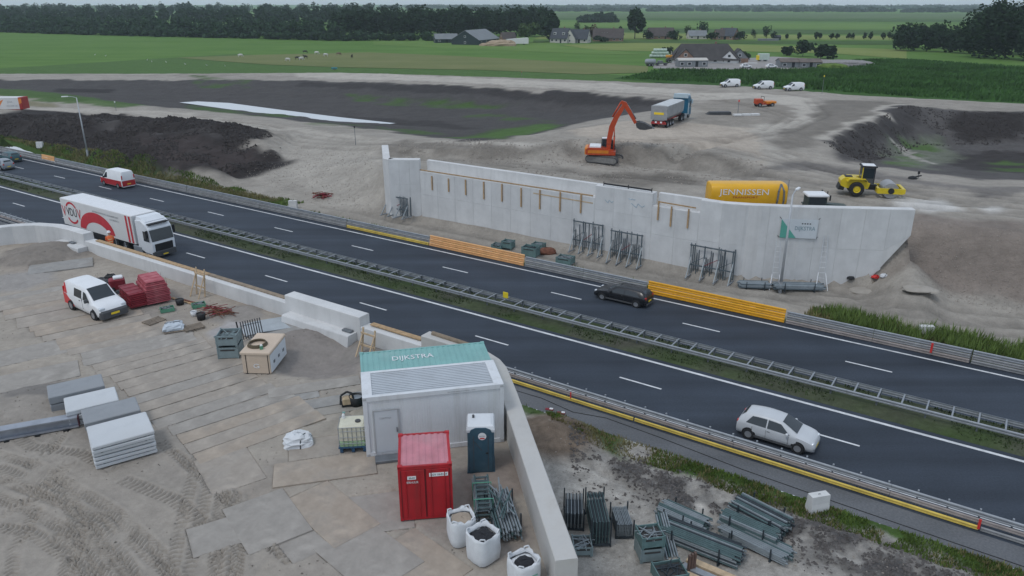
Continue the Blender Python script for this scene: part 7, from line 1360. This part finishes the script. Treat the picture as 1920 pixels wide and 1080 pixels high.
for x in (-4, 4):
    for s in (-1, 1): wheel(t, x, s*1.2, .5, .4)
house(1052, 80, 13, 9, 3.6, 10.0, -28, M_CREAM, M_RDARK, 'cream house with steep dark roof and small dormers', dormers=2, windows=4); house(1089, 80, 12, 8, 3.2, 9.2, -24, M_CREAM, M_RDARK, 'second cream gabled house right of the dormered one', windows=3); house(1070, 80.5, 4, 8, 3.2, 9.4, 64, M_CREAM, M_RDARK, 'narrow cream gable between the two cream houses', windows=1, chimney=False)
house(1140, 77, 22, 12, 2.8, 9.0, -8, M_BRICK, M_RBROWN, 'long brown roofed farmhouse left of the massive tree', skylights=3, windows=5); house(1238, 73, 20, 11, 2.8, 8.6, 5, M_BRICK, M_RBROWN, 'brown roofed farmhouse right of the massive tree', windows=4); house(1306, 73, 14, 9, 2.8, 6.5, 0, M_CREAM, M_RCORR, 'low pale roofed house behind the bushy tree', windows=3); house(1365, 74, 13, 10, 3.2, 8.6, -40, M_BRICK, M_RDARK, 'brick house with pointed dark gables right of the pale roof', windows=3, gable=M_BRICK); house(1349, 74, 8, 8, 3, 7.5, 10, M_BRICK, M_RBROWN, 'small dark house left of the brick gabled one', windows=2); house(1456, 75, 5, 4, 2.4, 3.6, 0, M_BARNW, M_RDARK, 'small black shed among the roadside trees', 'shed', 'shed', windows=1, chimney=False, over=.2)
q = P(1440, 76.5, 0); t = thing('field_wall', 'low grey wall left of the small black shed', 'wall', (q.x, q.y, 0), R(2)); MB().box((0, 0, .7), (14, .4, 1.4)).build('wall', M_RCORR, t); MB().box((0, 0, 1.45), (14.2, .5, .1)).build('coping', M_CREAM, t)
# thatched farmstead
house(1318, 117, 30, 13, 2.4, 8.6, -3, M_WALLW, M_THATCH, 'big thatched farmhouse with white front walls', 'farmhouse', 'farmhouse', hip=.28, windows=7, over=.9); house(1282, 118, 8, 8, 2.6, 6.6, 86, M_BRICK, M_THATCH, 'brick gabled wing at the left of the thatched farmhouse', 'farmhouse', 'farmhouse', windows=2, chimney=False); house(1364, 118, 8, 7, 2.2, 6.0, 82, M_WALLW, M_THATCH, 'white gabled thatched wing right of the farmhouse', 'farmhouse', 'farmhouse', windows=2, chimney=False); house(1383, 117, 8, 8, 2.2, 6.4, 84, M_BRICK, M_THATCH, 'rightmost thatched wing with grey gable', 'farmhouse', 'farmhouse', windows=2, chimney=False, gable=M_RCORR)
house(1296, 125, 13, 5, 2.9, 3.7, 4, M_RCORR, M_CREAM, 'long low pale shed in front of the thatched farm', 'shed', 'shed', windows=4, chimney=False, over=.2); house(1482, 126, 11, 7, 2.6, 3.8, -2, M_RCORR, M_RUSTR, 'left low shed with rusty roof right of the farmyard', 'shed', 'shed', windows=3, chimney=False, over=.4); house(1515, 126.5, 9, 7, 2.6, 3.7, -2, M_RCORR, M_RUSTR, 'right low shed with rusty roof beside the gravel heap', 'shed', 'shed', windows=3, chimney=False, over=.4)
M_MINT = mat('mint_plastic', (.46, .55, .48), rough=.6, var=.1, scale=.8)
q = P(1237, 108, 0); t = thing('bale_stack', 'stack of pale mint wrapped bales left of the brick wing', 'bales', (q.x, q.y, 0))
for zi, n_ in enumerate((6, 5, 4)):
    for i in range(n_): MB().lathe([(0, -.75), (.65, -.75), (.72, -.6), (.72, .6), (.65, .75), (0, .75)], 12, 'x', ((i-(n_-1)/2)*1.55, 0, .72+zi*1.28)).build('bale', M_MINT, t, True)
def prop(px, py, name, label, cat, rz=0): q = P(px, py, 0); return thing(name, label, cat, (q.x, q.y, 0), R(rz))
t = prop(1219, 124, 'slurry_tank_wagon', 'round silver tank wagon left of the orange farm machine', 'tank wagon', 10); MB().lathe([(0, -2.2), (.9, -2.0), (1.1, -1.6), (1.1, 1.6), (.9, 2.0), (0, 2.2)], 16, 'x', (0, 0, 1.7)).build('tank', M_GALV, t, True)
for x in (-.7, .7):
    for s in (-1, 1): wheel(t, x, s*.9, .55, .4)
t = prop(1240, 123, 'farm_wagon', 'dark flat farm wagon between tank wagon and pale shed', 'wagon', 6); MB().box((0, 0, .9), (5, 2, .25)).build('bed', M_GREYP, t); MB().rbox((-.6, 0, 1.0), (2.0, 1.6, .9), .15).build('load', M_GALVD, t)
for x in (-1.6, 1.6):
    for s in (-1, 1): wheel(t, x, s*.9, .45, .3)
t = prop(1258, 117, 'farm_machine', 'orange-roofed farm machine in front of the brick wing', 'machine', 4); MB().box((0, 0, 1.0), (4.2, 2, .9)).build('body', M_GREYP, t); MB().rbox((0, 0, 2.1), (4.6, 2.2, .9), .2).build('orange_cover', mat('cover_orange', (.62, .28, .03), rough=.6), t)
for x in (-1.3, 1.3):
    for s in (-1, 1): wheel(t, x, s*.95, .55, .4)
t = prop(1428, 115, 'box_trailer', 'mint and yellow box trailer in the farmyard', 'trailer', 5); MB().rbox((.6, 0, .7), (4.6, 2.3, 2.5), .15).build('box', M_MINT, t); MB().rbox((-1.6, 0, .6), (1.2, 2.2, 1.9), .1).build('yellow_end', M_SIGNY, t)
for x in (-1.0, 1.6):
    for s in (-1, 1): wheel(t, x, s*.95, .4, .3)
t = prop(1408, 119.5, 'white_plank_stack', 'flat white stack lying in the farmyard', 'stack', 1); MB().box((0, 0, .25), (5.2, 1.2, .3)).build('stack', M_WALLW, t); MB().box((0, 0, .05), (4.6, .8, .1)).build('bearer', M_PALLET, t)
sheet('farmyard', [P(x, y, .09) for x, y in [(1300, 112), (1390, 110), (1450, 106), (1560, 112), (1560, 128), (1440, 130), (1300, 130), (1225, 128), (1225, 122)]], mat('yard_gravel', (.26, .24, .225), var=.2, scale=.2), 'grey gravel farmyard before the thatched farm')
for px, py, rx, ry, rz_, lab, m_ in ((1580, 124, 9, 5, 2.4, 'grey gravel heap right of the rusty sheds', mat('gravel', (.25, .24, .235), rough=.95, var=.2)), (1560, 128, 6, 4, 1.8, 'green overgrown heap in front of the gravel heap', M_G1), (1604, 121, 7, 4, 1.6, 'rear grey gravel heap at the maize edge', MATS['gravel'])):
    t = prop(px, py, 'gravel_heap', lab, 'heap'); crumple(MB(), rx, ry, rz_, px, 18, 7).build('heap', m_, t, True); crumple(MB(), rx*.4, ry*.5, rz_*.7, px+1, 12, 5).build('side_lump', m_, t, loc=(rx*.5, -ry*.3, 0))
for px, py, rz_, lab in ((1398, 128, 4, 'small white car parked left at the front of the farmyard'), (1446, 128, 5, 'small white car parked beside the rusty shed')):
    q = P(px, py, 0); t = hatch(0, 0, 1, P_WHITE, lab, group='cars in the farmyard'); t.location = (q.x, q.y, .1); t.rotation_euler = (0, 0, R(rz_))
# ---- cattle: one continuous body each
M_COWW = mat('cow_white', (.58, .57, .54), rough=.9); M_COWB = mat('cow_black', (.03, .028, .027), rough=.9); M_COWP = mat('cow_brown', (.17, .12, .09), rough=.9)
def cow_mesh(graze):
    hd = ((1.15, 0, .55), (1.35, 0, .25)) if graze else ((1.2, 0, 1.55), (1.5, 0, 1.45))
    J = [((-.1, 0, 1.05), (.36, .40)), ((.5, 0, 1.1), (.33, .40)), ((-.75, 0, 1.15), (.33, .36)), ((.85, 0, 1.25), (.2, .24)), (hd[0], (.14, .16)), (hd[1], (.10, .11))]; E_ = [(0, 1), (0, 2), (1, 3), (3, 4), (4, 5)]
    for x, y, pa in ((.55, .22, 1), (.55, -.22, 1), (-.75, .24, 2), (-.75, -.24, 2)):
        n = len(J); back = -.10 if pa == 2 else .03; J += [((x, y, .85), .13), ((x+back+.06, y, .5), .075), ((x+back, y, .28), .06), ((x+back, y, .04), .065)]; E_ += [(pa, n), (n, n+1), (n+1, n+2), (n+2, n+3)]
    n = len(J); J += [((-1.12, 0, 1.2), .05), ((-1.2, 0, .7), .04)]; E_ += [(2, n), (n, n+1)]
    return J, E_
for i, (px, py, rz_, g, m_, lab) in enumerate([(451, 107, 20, 1, M_COWW, 'white cow grazing alone at the left of the mown field'), (572, 100, 10, 1, M_COWB, 'black cow standing furthest back in the mown field'), (540, 115, 170, 1, M_COWW, 'white cow nearest to the haul road'), (558, 112, 5, 1, M_COWB, 'left of two black cows close together in the mown field'), (573, 110, 160, 0, M_COWB, 'right of two black cows close together in the mown field'), (565, 113, 30, 1, M_COWW, 'white cow right in front of the two black cows'), (594, 102, 0, 1, M_COWW, 'white cow right of the rearmost black cow'), (611, 106, 175, 1, M_COWW, 'white cow near the middle of the mown field'), (635, 104, 20, 1, M_COWP, 'brown cow right of the white ones'), (660, 109, 90, 0, M_COWB, 'black cow alone at the right of the herd')]):
    q = P(px, py, .1); t = thing('cow', lab, 'cow', (q.x, q.y, .1), R(rz_), 'cattle on the mown field'); J, E_ = cow_mesh(g); skin_person(t, J, E_, m_)
    for s in (-1, 1): hx, hy, hz = J[4][0]; MB().rbox((hx-.05, s*.2, hz+.05), (.05, .2, .1), .01).build('ear', m_, t)
# birds dotted over the left meadow
for i, (px, py, lab) in enumerate([(178, 104, 'leftmost white goose on the left meadow'), (198, 106, 'white goose second from the left on the meadow'), (276, 114, 'third white goose from the left on the meadow'), (285, 117, 'white goose close right of the third one'), (312, 118, 'white goose in the middle of the flock'), (348, 122, 'white goose before the mown field corner'), (388, 124, 'white goose furthest right but one'), (422, 125, 'rightmost white goose by the haul road')]):
    q = P(px, py, 0); t = thing('goose', lab, 'goose', (q.x, q.y, 0), R(40*i), 'white geese on the meadow'); skin_person(t, [((0, 0, .38), (.15, .13)), ((.22, 0, .42), (.12, .1)), ((-.28, 0, .42), (.06, .05)), ((.34, 0, .58), .045), ((.38, 0, .80), .04), ((.48, 0, .80), .03), ((.02, .07, .2), .025), ((.02, .07, .02), .02), ((.02, -.07, .2), .025), ((.02, -.07, .02), .02)], [(0, 1), (0, 2), (1, 3), (3, 4), (4, 5), (0, 6), (6, 7), (0, 8), (8, 9)], M_COWW); MB().lathe([(0, 0), (.02, 0), (0, .07)], 6, 'x', (.5, 0, .8)).build('beak', M_ORG, t)
M_SHOR = mat('shoring_blue', (.105, .135, .155), rough=.55, metal=.2, var=.25, scale=3)
# ================================================================== THINGS AT THE FAR WALL AND ON THE EARTHWORKS
def fz_(p): return H(TB, p.x, p.y, d=0)
def shore_rack(px, py, w, h, label, n=4, big=True):
    q = G(px, py); t = thing('shoring_rack', label, 'scaffold rack', (q.x, q.y, q.z-.03), TH, 'steel shoring frames at the far wall')
    for i in range(n):
        x = -w/2+w*i/(n-1)
        for y in (0, .55): MB().bar((x, y, 0), (x, y, h*(1-.04*(i % 2))), .10).build('upright', M_SHOR if i % 2 else M_SCAFG, t)
        MB().bar((x+.12, -1.1, .05), (x+.05, .1, h*.62), .08).build('raking_prop', M_SCAFG, t); MB().bar((x+.12, -1.25, .05), (x+.12, .6, .05), .12, .1).build('sole_beam', M_GALV, t)
        if i < n-1:
            MB().bar((x, 0, h*.35), (x+w/(n-1), 0, h*.62), .05).build('diagonal', M_RPAN2 if i % 2 else M_SHOR, t)
            for k in range(5): MB().tube((x+.15+.14*k, .1+.1*(k % 3), 0), (x+.12+.14*k, .2+.1*(k % 3), h*random.uniform(.55, .98)), .04, n=6).build('loose_tube', M_SHOR, t)
    for z in (h*.33, h*.93): MB().bar((-w/2-.1, 0, z), (w/2+.1, 0, z), .10).build('cross_beam', M_SHOR, t)
    return t
shore_rack(745, 403, 3.2, 2.3, 'shoring frames at the left end of the far wall', 4); shore_rack(1101, 472, 3.2, 3.2, 'left one of the two shoring frame racks at mid wall', 4); shore_rack(1172, 492, 3.2, 3.2, 'right one of the two shoring frame racks at mid wall', 4); shore_rack(1330, 522, 3.9, 3.1, 'shoring frames left of the two ladders', 4)
def gcrate(px, py, Lx, Ly, h, label, m, fill=None): q = G(px, py); return crate((q.x, q.y, q.z), TH+R(8), Lx, Ly, h, m, label, fill, group='crates at the far wall')
gcrate(934, 466, 1.1, .9, .5, 'left green crate of the pair left of mid wall', M_CRATE, M_SCAFG); gcrate(953, 465, 1.1, .9, .8, 'right green crate of the pair left of mid wall', M_CRATE, M_SCAFG); gcrate(995, 480, 1.5, 1.1, 1.0, 'large dark green crate left of the shoring racks', M_CRATE, M_SCAFD); gcrate(1010, 470, 1.2, .9, .8, 'green crate behind the large dark green one', M_CRATE, M_SCAFG); gcrate(1060, 494, 1.5, 1.2, .7, 'wide green crate in front of the mid wall racks', M_CRATE, M_SCAFG)
q = G(1026, 475); t = thing('rubble_pile', 'reddish brown scrap heap beside the large green crate', 'rubble', (q.x, q.y, q.z)); crumple(MB(), .9, .6, .6, 77).build('scrap', M_RUST, t); MB().bar((-1, -.4, .1), (.8, .2, .4), .08).build('timber', M_WOOD, t)
M_LADD = mat('ladder_alu', (.52, .54, .56), rough=.4, metal=.3)
def ladder(px, py, h, lean, label, dx=0):
    q = G(px, py); t = thing('ladder', label, 'ladder', (q.x, q.y, q.z), TH+R(24), 'aluminium ladders at the far wall')
    for s in (-1, 1): MB().bar((s*.32, 0, 0), (s*.16, lean, h), .05).build('stile', M_LADD, t)
    n = int(h/.42)
    for i in range(1, n): k = i/n; w_ = .32-.16*k; MB().bar((-w_, lean*k, h*k), (w_, lean*k, h*k), .025).build('rung', M_WHITE, t)
    for s in (-1, 1): MB().bar((s*.5, -.5, 0), (s*.3, lean*.3, h*.3), .05).build('stabiliser', M_WHITE, t)
    return t
ladder(1452, 541, 4.1, .9, 'left one of the two white ladders leaning on the far wall'); ladder(1538, 541, 4.6, .8, 'right one of the two white ladders leaning on the far wall')
for px, py, L, lab in ((1413, 540, 2.6, 'low tube bundle left of the lamp post foot'), (1495, 543, 4.2, 'wide tube bundle right of the lamp post foot')):
    q = G(px, py); bundle('tube_bundle', lab, (q.x, q.y, q.z-.02), TH+R(30), L, 8, 4, .05, [M_SHOR, M_SCAFG, M_SCAFG], group='bundles of scaffold tubes')
q = G(1520, 528); t = thing('pipe_row', 'row of short grey posts lying behind the right ladder', 'posts', (q.x, q.y+.4, q.z), TH+R(30))
for i in range(9): MB().tube((-1.9+.45*i, 0, .1), (-1.8+.45*i, .5, .5), .09, n=8).build('post', M_SCAFD, t)
for px, py, lab, m_ in ((1641, 520, 'red plastic sheet bundle at the foot of the sand slope', M_RED), (1657, 518, 'white plastic sheet bundle at the foot of the sand slope', M_BAG), (1595, 522, 'small black bag at the foot of the far wing wall', M_BLACK)):
    q = G(px, py); t = thing('plastic_bundle', lab, 'plastic bundle', (q.x, q.y, q.z-.02), .4); crumple(MB(), .38, .28, .25, px, 10, 5).build('sheet', m_, t); MB().path([(-.25, -.28, .05), (0, -.2, .22), (.25, 0, .26)], .02, 4).build('tie', M_BLACK, t)
for px, py, lab in ((1620, 548, 'left pale concrete base ring at the slope foot'), (1722, 545, 'right pale concrete base ring at the slope foot')):
    q = G(px, py-3); t = thing('sand_lump', lab.replace('concrete base ring', 'dumped sand heap'), 'heap', (q.x, q.y, q.z-.05)); crumple(MB(), 1.3, .9, .22, px, 14, 5).build('heap', mat('pale_sand', (.345, .315, .275), rough=.95, var=.1), t, True); crumple(MB(), .6, .5, .16, px+5, 10, 4).build('side_lump', MATS['pale_sand'], t, True, loc=(.9, -.4, 0))
q = G(605, 370); t = thing('rebar_pile', 'dark red pile of steel scrap left of the far wall', 'steel pile', (q.x, q.y, q.z)); rn = random.Random(9)
for i in range(26): a = rn.uniform(0, 3.14); c_ = Vector((rn.uniform(-.9, .9), rn.uniform(-.5, .5), .1+.5*rn.random())); d = Vector((math.cos(a), math.sin(a), rn.uniform(-.3, .3)))*.7; MB().tube(c_-d, c_+d, .05, n=5).build('rod', M_RPAN2 if i % 2 else M_RUST, t)
# banner with green triangle
def on_seg(px, py, p0, p1, off=.1):
    t_ = (p1-p0).normalized(); nn = Vector((t_.y, -t_.x, 0)); o = p0+nn*off; r = Vector(ray(px, py)); k = (o-CAMP).dot(nn)/r.dot(nn); return CAMP+r*k
b0, b1 = FARWALL[-4], FARWALL[-3]
c0, c1, c2, c3 = [on_seg(px, py, Vector((22.2, 63.55, 0)), Vector((26.6, 62.95, 0)), .16) for px, py in ((1461, 448), (1530, 445), (1531, 410), (1463, 413))]
w_ = (c1-c0).length; hgt = ((c3-c0).length+(c2-c1).length)/2; ax = (c1-c0); ax.z = 0; bn = thing('banner', 'white company banner with green triangle hung on the far wing wall', 'banner', (c0.x, c0.y, (c0.z+c1.z)/2), math.atan2(ax.y, ax.x))
M_BANW = mat('banner_white', (.56, .60, .63), rough=.7, var=.04); M_BANG = mat('banner_green', (.10, .36, .29), rough=.7, var=.06); mat('banner_text', (.16, .26, .30), rough=.7)
MB().box((w_/2, 0, hgt/2), (w_, .03, hgt)).build('cloth', M_BANW, bn); MB().add([(0, -.02, 0), (w_*.45, -.02, 0), (0, -.02, hgt)], [(0, 1, 2)]).build('green_triangle', M_BANG, bn)
text('lettering', 'DIJKSTRA', .5, 'banner_text', bn, (w_*.66, -.022, hgt*.52), (R(90), 0, 0), w_*.55); mat('banner_dark', (.05, .05, .05))
for i in range(4): MB().box((w_*(.58+.07*i), -.022, hgt*.78), (.12, .01, .1)).build('mark', MATS['banner_dark'], bn)
for x in (0, w_):
    for z in (0, hgt): MB().bar((x, .02, z), (x+(-.15 if x == 0 else .15), .12, z+.15), .03).build('tie', M_BLACK, bn)
# clods and stones lying on the dark soil and along the sand banks
def clods(name, label, pts, m, smin, smax, seed):
    r_ = np.random.default_rng(seed); base = np.array([(1, 0, 0), (-.5, .87, 0), (-.5, -.87, 0), (.2, .1, .8), (.1, 0, -.6)]); fs = np.array([(0, 1, 3), (1, 2, 3), (2, 0, 3), (1, 0, 4), (2, 1, 4), (0, 2, 4)])
    n = len(pts); sc = r_.uniform(smin, smax, (n, 1, 1))*r_.uniform(.6, 1.3, (n, 1, 3)); a = r_.uniform(0, 6.28, n); c, s_ = np.cos(a), np.sin(a); v = base[None]*sc*(1+r_.uniform(-.3, .3, (n, 5, 3))); v = np.stack([v[..., 0]*c[:, None]-v[..., 1]*s_[:, None], v[..., 0]*s_[:, None]+v[..., 1]*c[:, None], v[..., 2]], -1)+np.asarray(pts)[:, None, :]
    f = (fs[None]+5*np.arange(n)[:, None, None]).reshape(-1, 3); me = bpy.data.meshes.new(name); me.from_pydata(v.reshape(-1, 3).tolist(), [], f.tolist()); me.update(); me.materials.append(m); return tag(link(name, me), label, 'clods', kind='stuff')
def scat(poly, n, seed):
    r_ = np.random.default_rng(seed); w = zone(poly); xs = [p[0] for p in w]; ys = [p[1] for p in w]; x = r_.uniform(min(xs), max(xs), n); y = r_.uniform(min(ys), max(ys), n); k = inpoly(x, y, w) & (fbm(x/4, y/4, seed) > .42); return [(a, b_, H(TB, a, b_)+.02) for a, b_ in zip(x[k], y[k])]
M_CLOD = mat('soil_clod', (.048, .042, .040), rough=.95, var=.4, scale=.8); M_CLODS = mat('sand_clod', (.29, .26, .23), rough=.95, var=.25, scale=.8)
clods('soil_clods', 'dark clods covering the spoil heap at the left', scat([(-60, 215), (200, 214), (400, 226), (500, 243), (535, 290), (500, 318), (430, 328), (200, 303), (-60, 268)], 26000, 3), M_CLOD, .08, .30, 1)
clods('soil_clods', 'dark clods on the banks of the right-hand pit', scat([(1545, 268), (1640, 224), (1700, 199), (1760, 206), (1930, 212), (1930, 265), (1720, 275), (1600, 302)], 12000, 5), M_CLOD, .06, .22, 2)
clods('sand_clods', 'loose sand lumps along the banks behind the far wall', scat([(740, 268), (1060, 262), (1300, 284), (1440, 312), (1440, 345), (1100, 340), (760, 300)], 5000, 7), M_CLODS, .05, .16, 3)
clods('sand_clods', 'loose lumps on the sand slope at the right wall end', scat([(1700, 420), (1930, 435), (1930, 600), (1640, 530)], 1500, 8), M_CLODS, .03, .08, 4)
clods('sand_clods', 'loose lumps on the sand left of the far wall', scat([(440, 335), (540, 260), (700, 275), (700, 405), (600, 385)], 3000, 9), M_CLODS, .03, .10, 5)
r_ = np.random.default_rng(31); ls = r_.uniform(-20, 6, 5200); ln = r_.normal(31.7, 1.0, 5200); lx_ = RD[0]*ls+RN[0]*ln; ly_ = RD[1]*ls+RN[1]*ln; kk = (lx_ > 3.2) & (ln < 34.3) & (fbm(lx_/1.2, ly_/1.2, 9) > .40)
clods('soil_clods', 'dark clods strewn along the near verge of the storage ground', [(a, b_, H(LB, a, b_)+.01) for a, b_ in zip(lx_[kk], ly_[kk])], mat('verge_clod', (.12, .11, .105), rough=.95, var=.4, scale=1.5), .03, .13, 6)
r_ = np.random.default_rng(32); cx_ = r_.uniform(2, 26, 2600); cy_ = r_.uniform(18, 40, 2600); kk = (cx_*RN[0]+cy_*RN[1] < 33.5) & (cx_ > 1.5-.171*(cy_-24.84)+.4)
clods('sand_clods', 'small pale lumps scattered over the storage ground', [(a, b_, H(LB, a, b_)) for a, b_ in zip(cx_[kk], cy_[kk])], M_CLODS, .02, .07, 7)
r_ = np.random.default_rng(33); cx_ = r_.uniform(-46, 0, 5000); cy_ = r_.uniform(19, 56, 5000); kk = (cx_*RN[0]+cy_*RN[1] < 27.4) & (cx_ < wing_x(cy_)-.2) & (cx_*RD[0]+cy_*RD[1] > -66) & (fbm(cx_/2.5, cy_/2.5, 44) > .5)
clods('sand_clods', 'small lumps of sand and gravel scattered over the yard', [(a, b_, yz(a, b_)+.012) for a, b_ in zip(cx_[kk], cy_[kk])], mat('yard_clod', (.20, .18, .155), rough=.95, var=.3, scale=1.5), .015, .05, 8)
# poles, small stores on the plateau
def pole(px, py, h, label, flag=None):
    q = G(px, py); t = thing('marker_pole', label, 'pole', (q.x, q.y, q.z-.05), 0, 'thin survey poles'); MB().tube((0, 0, 0), (0, 0, h), .05, .04, 6).build('pole', M_GALVD, t); MB().rbox((0, 0, h-.3), (.2, .2, .3), .03).build('head', flag or M_RED, t); return t
pole(1383, 216, 2.6, 'thin pole with red head on the plateau'); pole(667, 272, 3.0, 'thin dark pole on the sand left of the far wall', M_BLACK); pole(218, 208, 2.2, 'thin white-headed pole on the front haul road', M_WHITE); pole(978, 143, 1.6, 'small orange-headed pole on the rear haul road', M_EXO); pole(1541, 176, 4.0, 'slim flag pole right of the white vans', M_SIGNY); pole(1721, 335, .9, 'low black survey tripod right of the roller', M_BLACK)
q = G(1347, 215); t = thing('mat_stack', 'dark flat stack of timber mats on the plateau', 'mat stack', (q.x, q.y, q.z), R(6)); 
for i in range(3): MB().box((.1*i, 0, .12+.16*i), (4.2-.3*i, 1.2, .14)).build('mat', M_GREYP, t)
q = G(1400, 217); t = thing('slab_row', 'pale concrete slabs lying beside the dark mats', 'slabs', (q.x, q.y, q.z), R(4))
for i in range(3): MB().rbox((-1.6+1.6*i, .2*i, 0), (1.4, 1.0, .3), .03).build('slab', M_CBLK, t)
q = G(1723, 337); t = thing('survey_tripod', 'small black machine part lying right of the roller', 'machine part', (q.x-.6, q.y+.3, q.z), .3); crumple(MB(), .5, .35, .35, 91, 10, 4).build('lump', M_BLACK, t); MB().bar((-.2, 0, .2), (1.3, .1, .3), .12).build('arm', M_BLACK, t)
q = G(627, 131); t = thing('water_bowser', 'small teal trough standing at the edge of the mown field', 'trough', (q.x, q.y, q.z), .1); MB().rbox((0, 0, .3), (2.2, .9, .6), .1).build('tank', mat('teal_plastic', (.05, .22, .24), rough=.5), t); wheel(t, 0, -.5, .3, .15); wheel(t, 0, .5, .3, .15)
# cable lying across the near shoulder
pts = [SN(s, n, .02) for s, n in ((-24.5, 35.9), (-22, 36.0), (-19.5, 35.6), (-17.5, 36.1), (-14, 35.9), (-9, 35.4), (-4, 35.2), (4, 35.0))]
t = thing('cable', 'long black cable lying on the near asphalt shoulder', 'cable', pts[0]); o = MB().path(pts, .022, 5).build('cable', M_BLACK, t); o.location = -t.location; MB().rbox((0, 0, 0), (.12, .12, .05), .02).build('plug', M_BLACK, t)
for px, py, lab in ((1030, 768, 'left one of two small red and white barrier feet by the shoulder'), (1052, 776, 'right one of two small red and white barrier feet by the shoulder')):
    c = lpx(px, py); t = thing('barrier_foot', lab, 'barrier foot', (c.x, c.y, c.z), TH+.4); MB().rbox((0, 0, 0), (.5, .2, .08), .02).build('foot', M_RPAN2, t); MB().rbox((.12, 0, .08), (.22, .16, .04), .02).build('white_stripe', M_WHITE, t)
# ------------------------------------------------------------------ haze
hb = MB(); hb.box((0, 2400, 16), (9000, 6800, 44)); ho = hb.build('haze', None); m = bpy.data.materials.new('haze'); m.use_nodes = True; nt = m.node_tree; nt.nodes.remove(nt.nodes['Principled BSDF']); pv_ = nt.nodes.new('ShaderNodeVolumePrincipled'); pv_.inputs['Color'].default_value = (.80, .90, 1.0, 1); pv_.inputs['Density'].default_value = .00013; pv_.inputs['Anisotropy'].default_value = .2
nt.links.new(pv_.outputs[0], nt.nodes['Material Output'].inputs['Volume']); ho.data.materials.append(m); tag(ho, 'thin bluish haze over the polder', 'haze', kind='stuff')
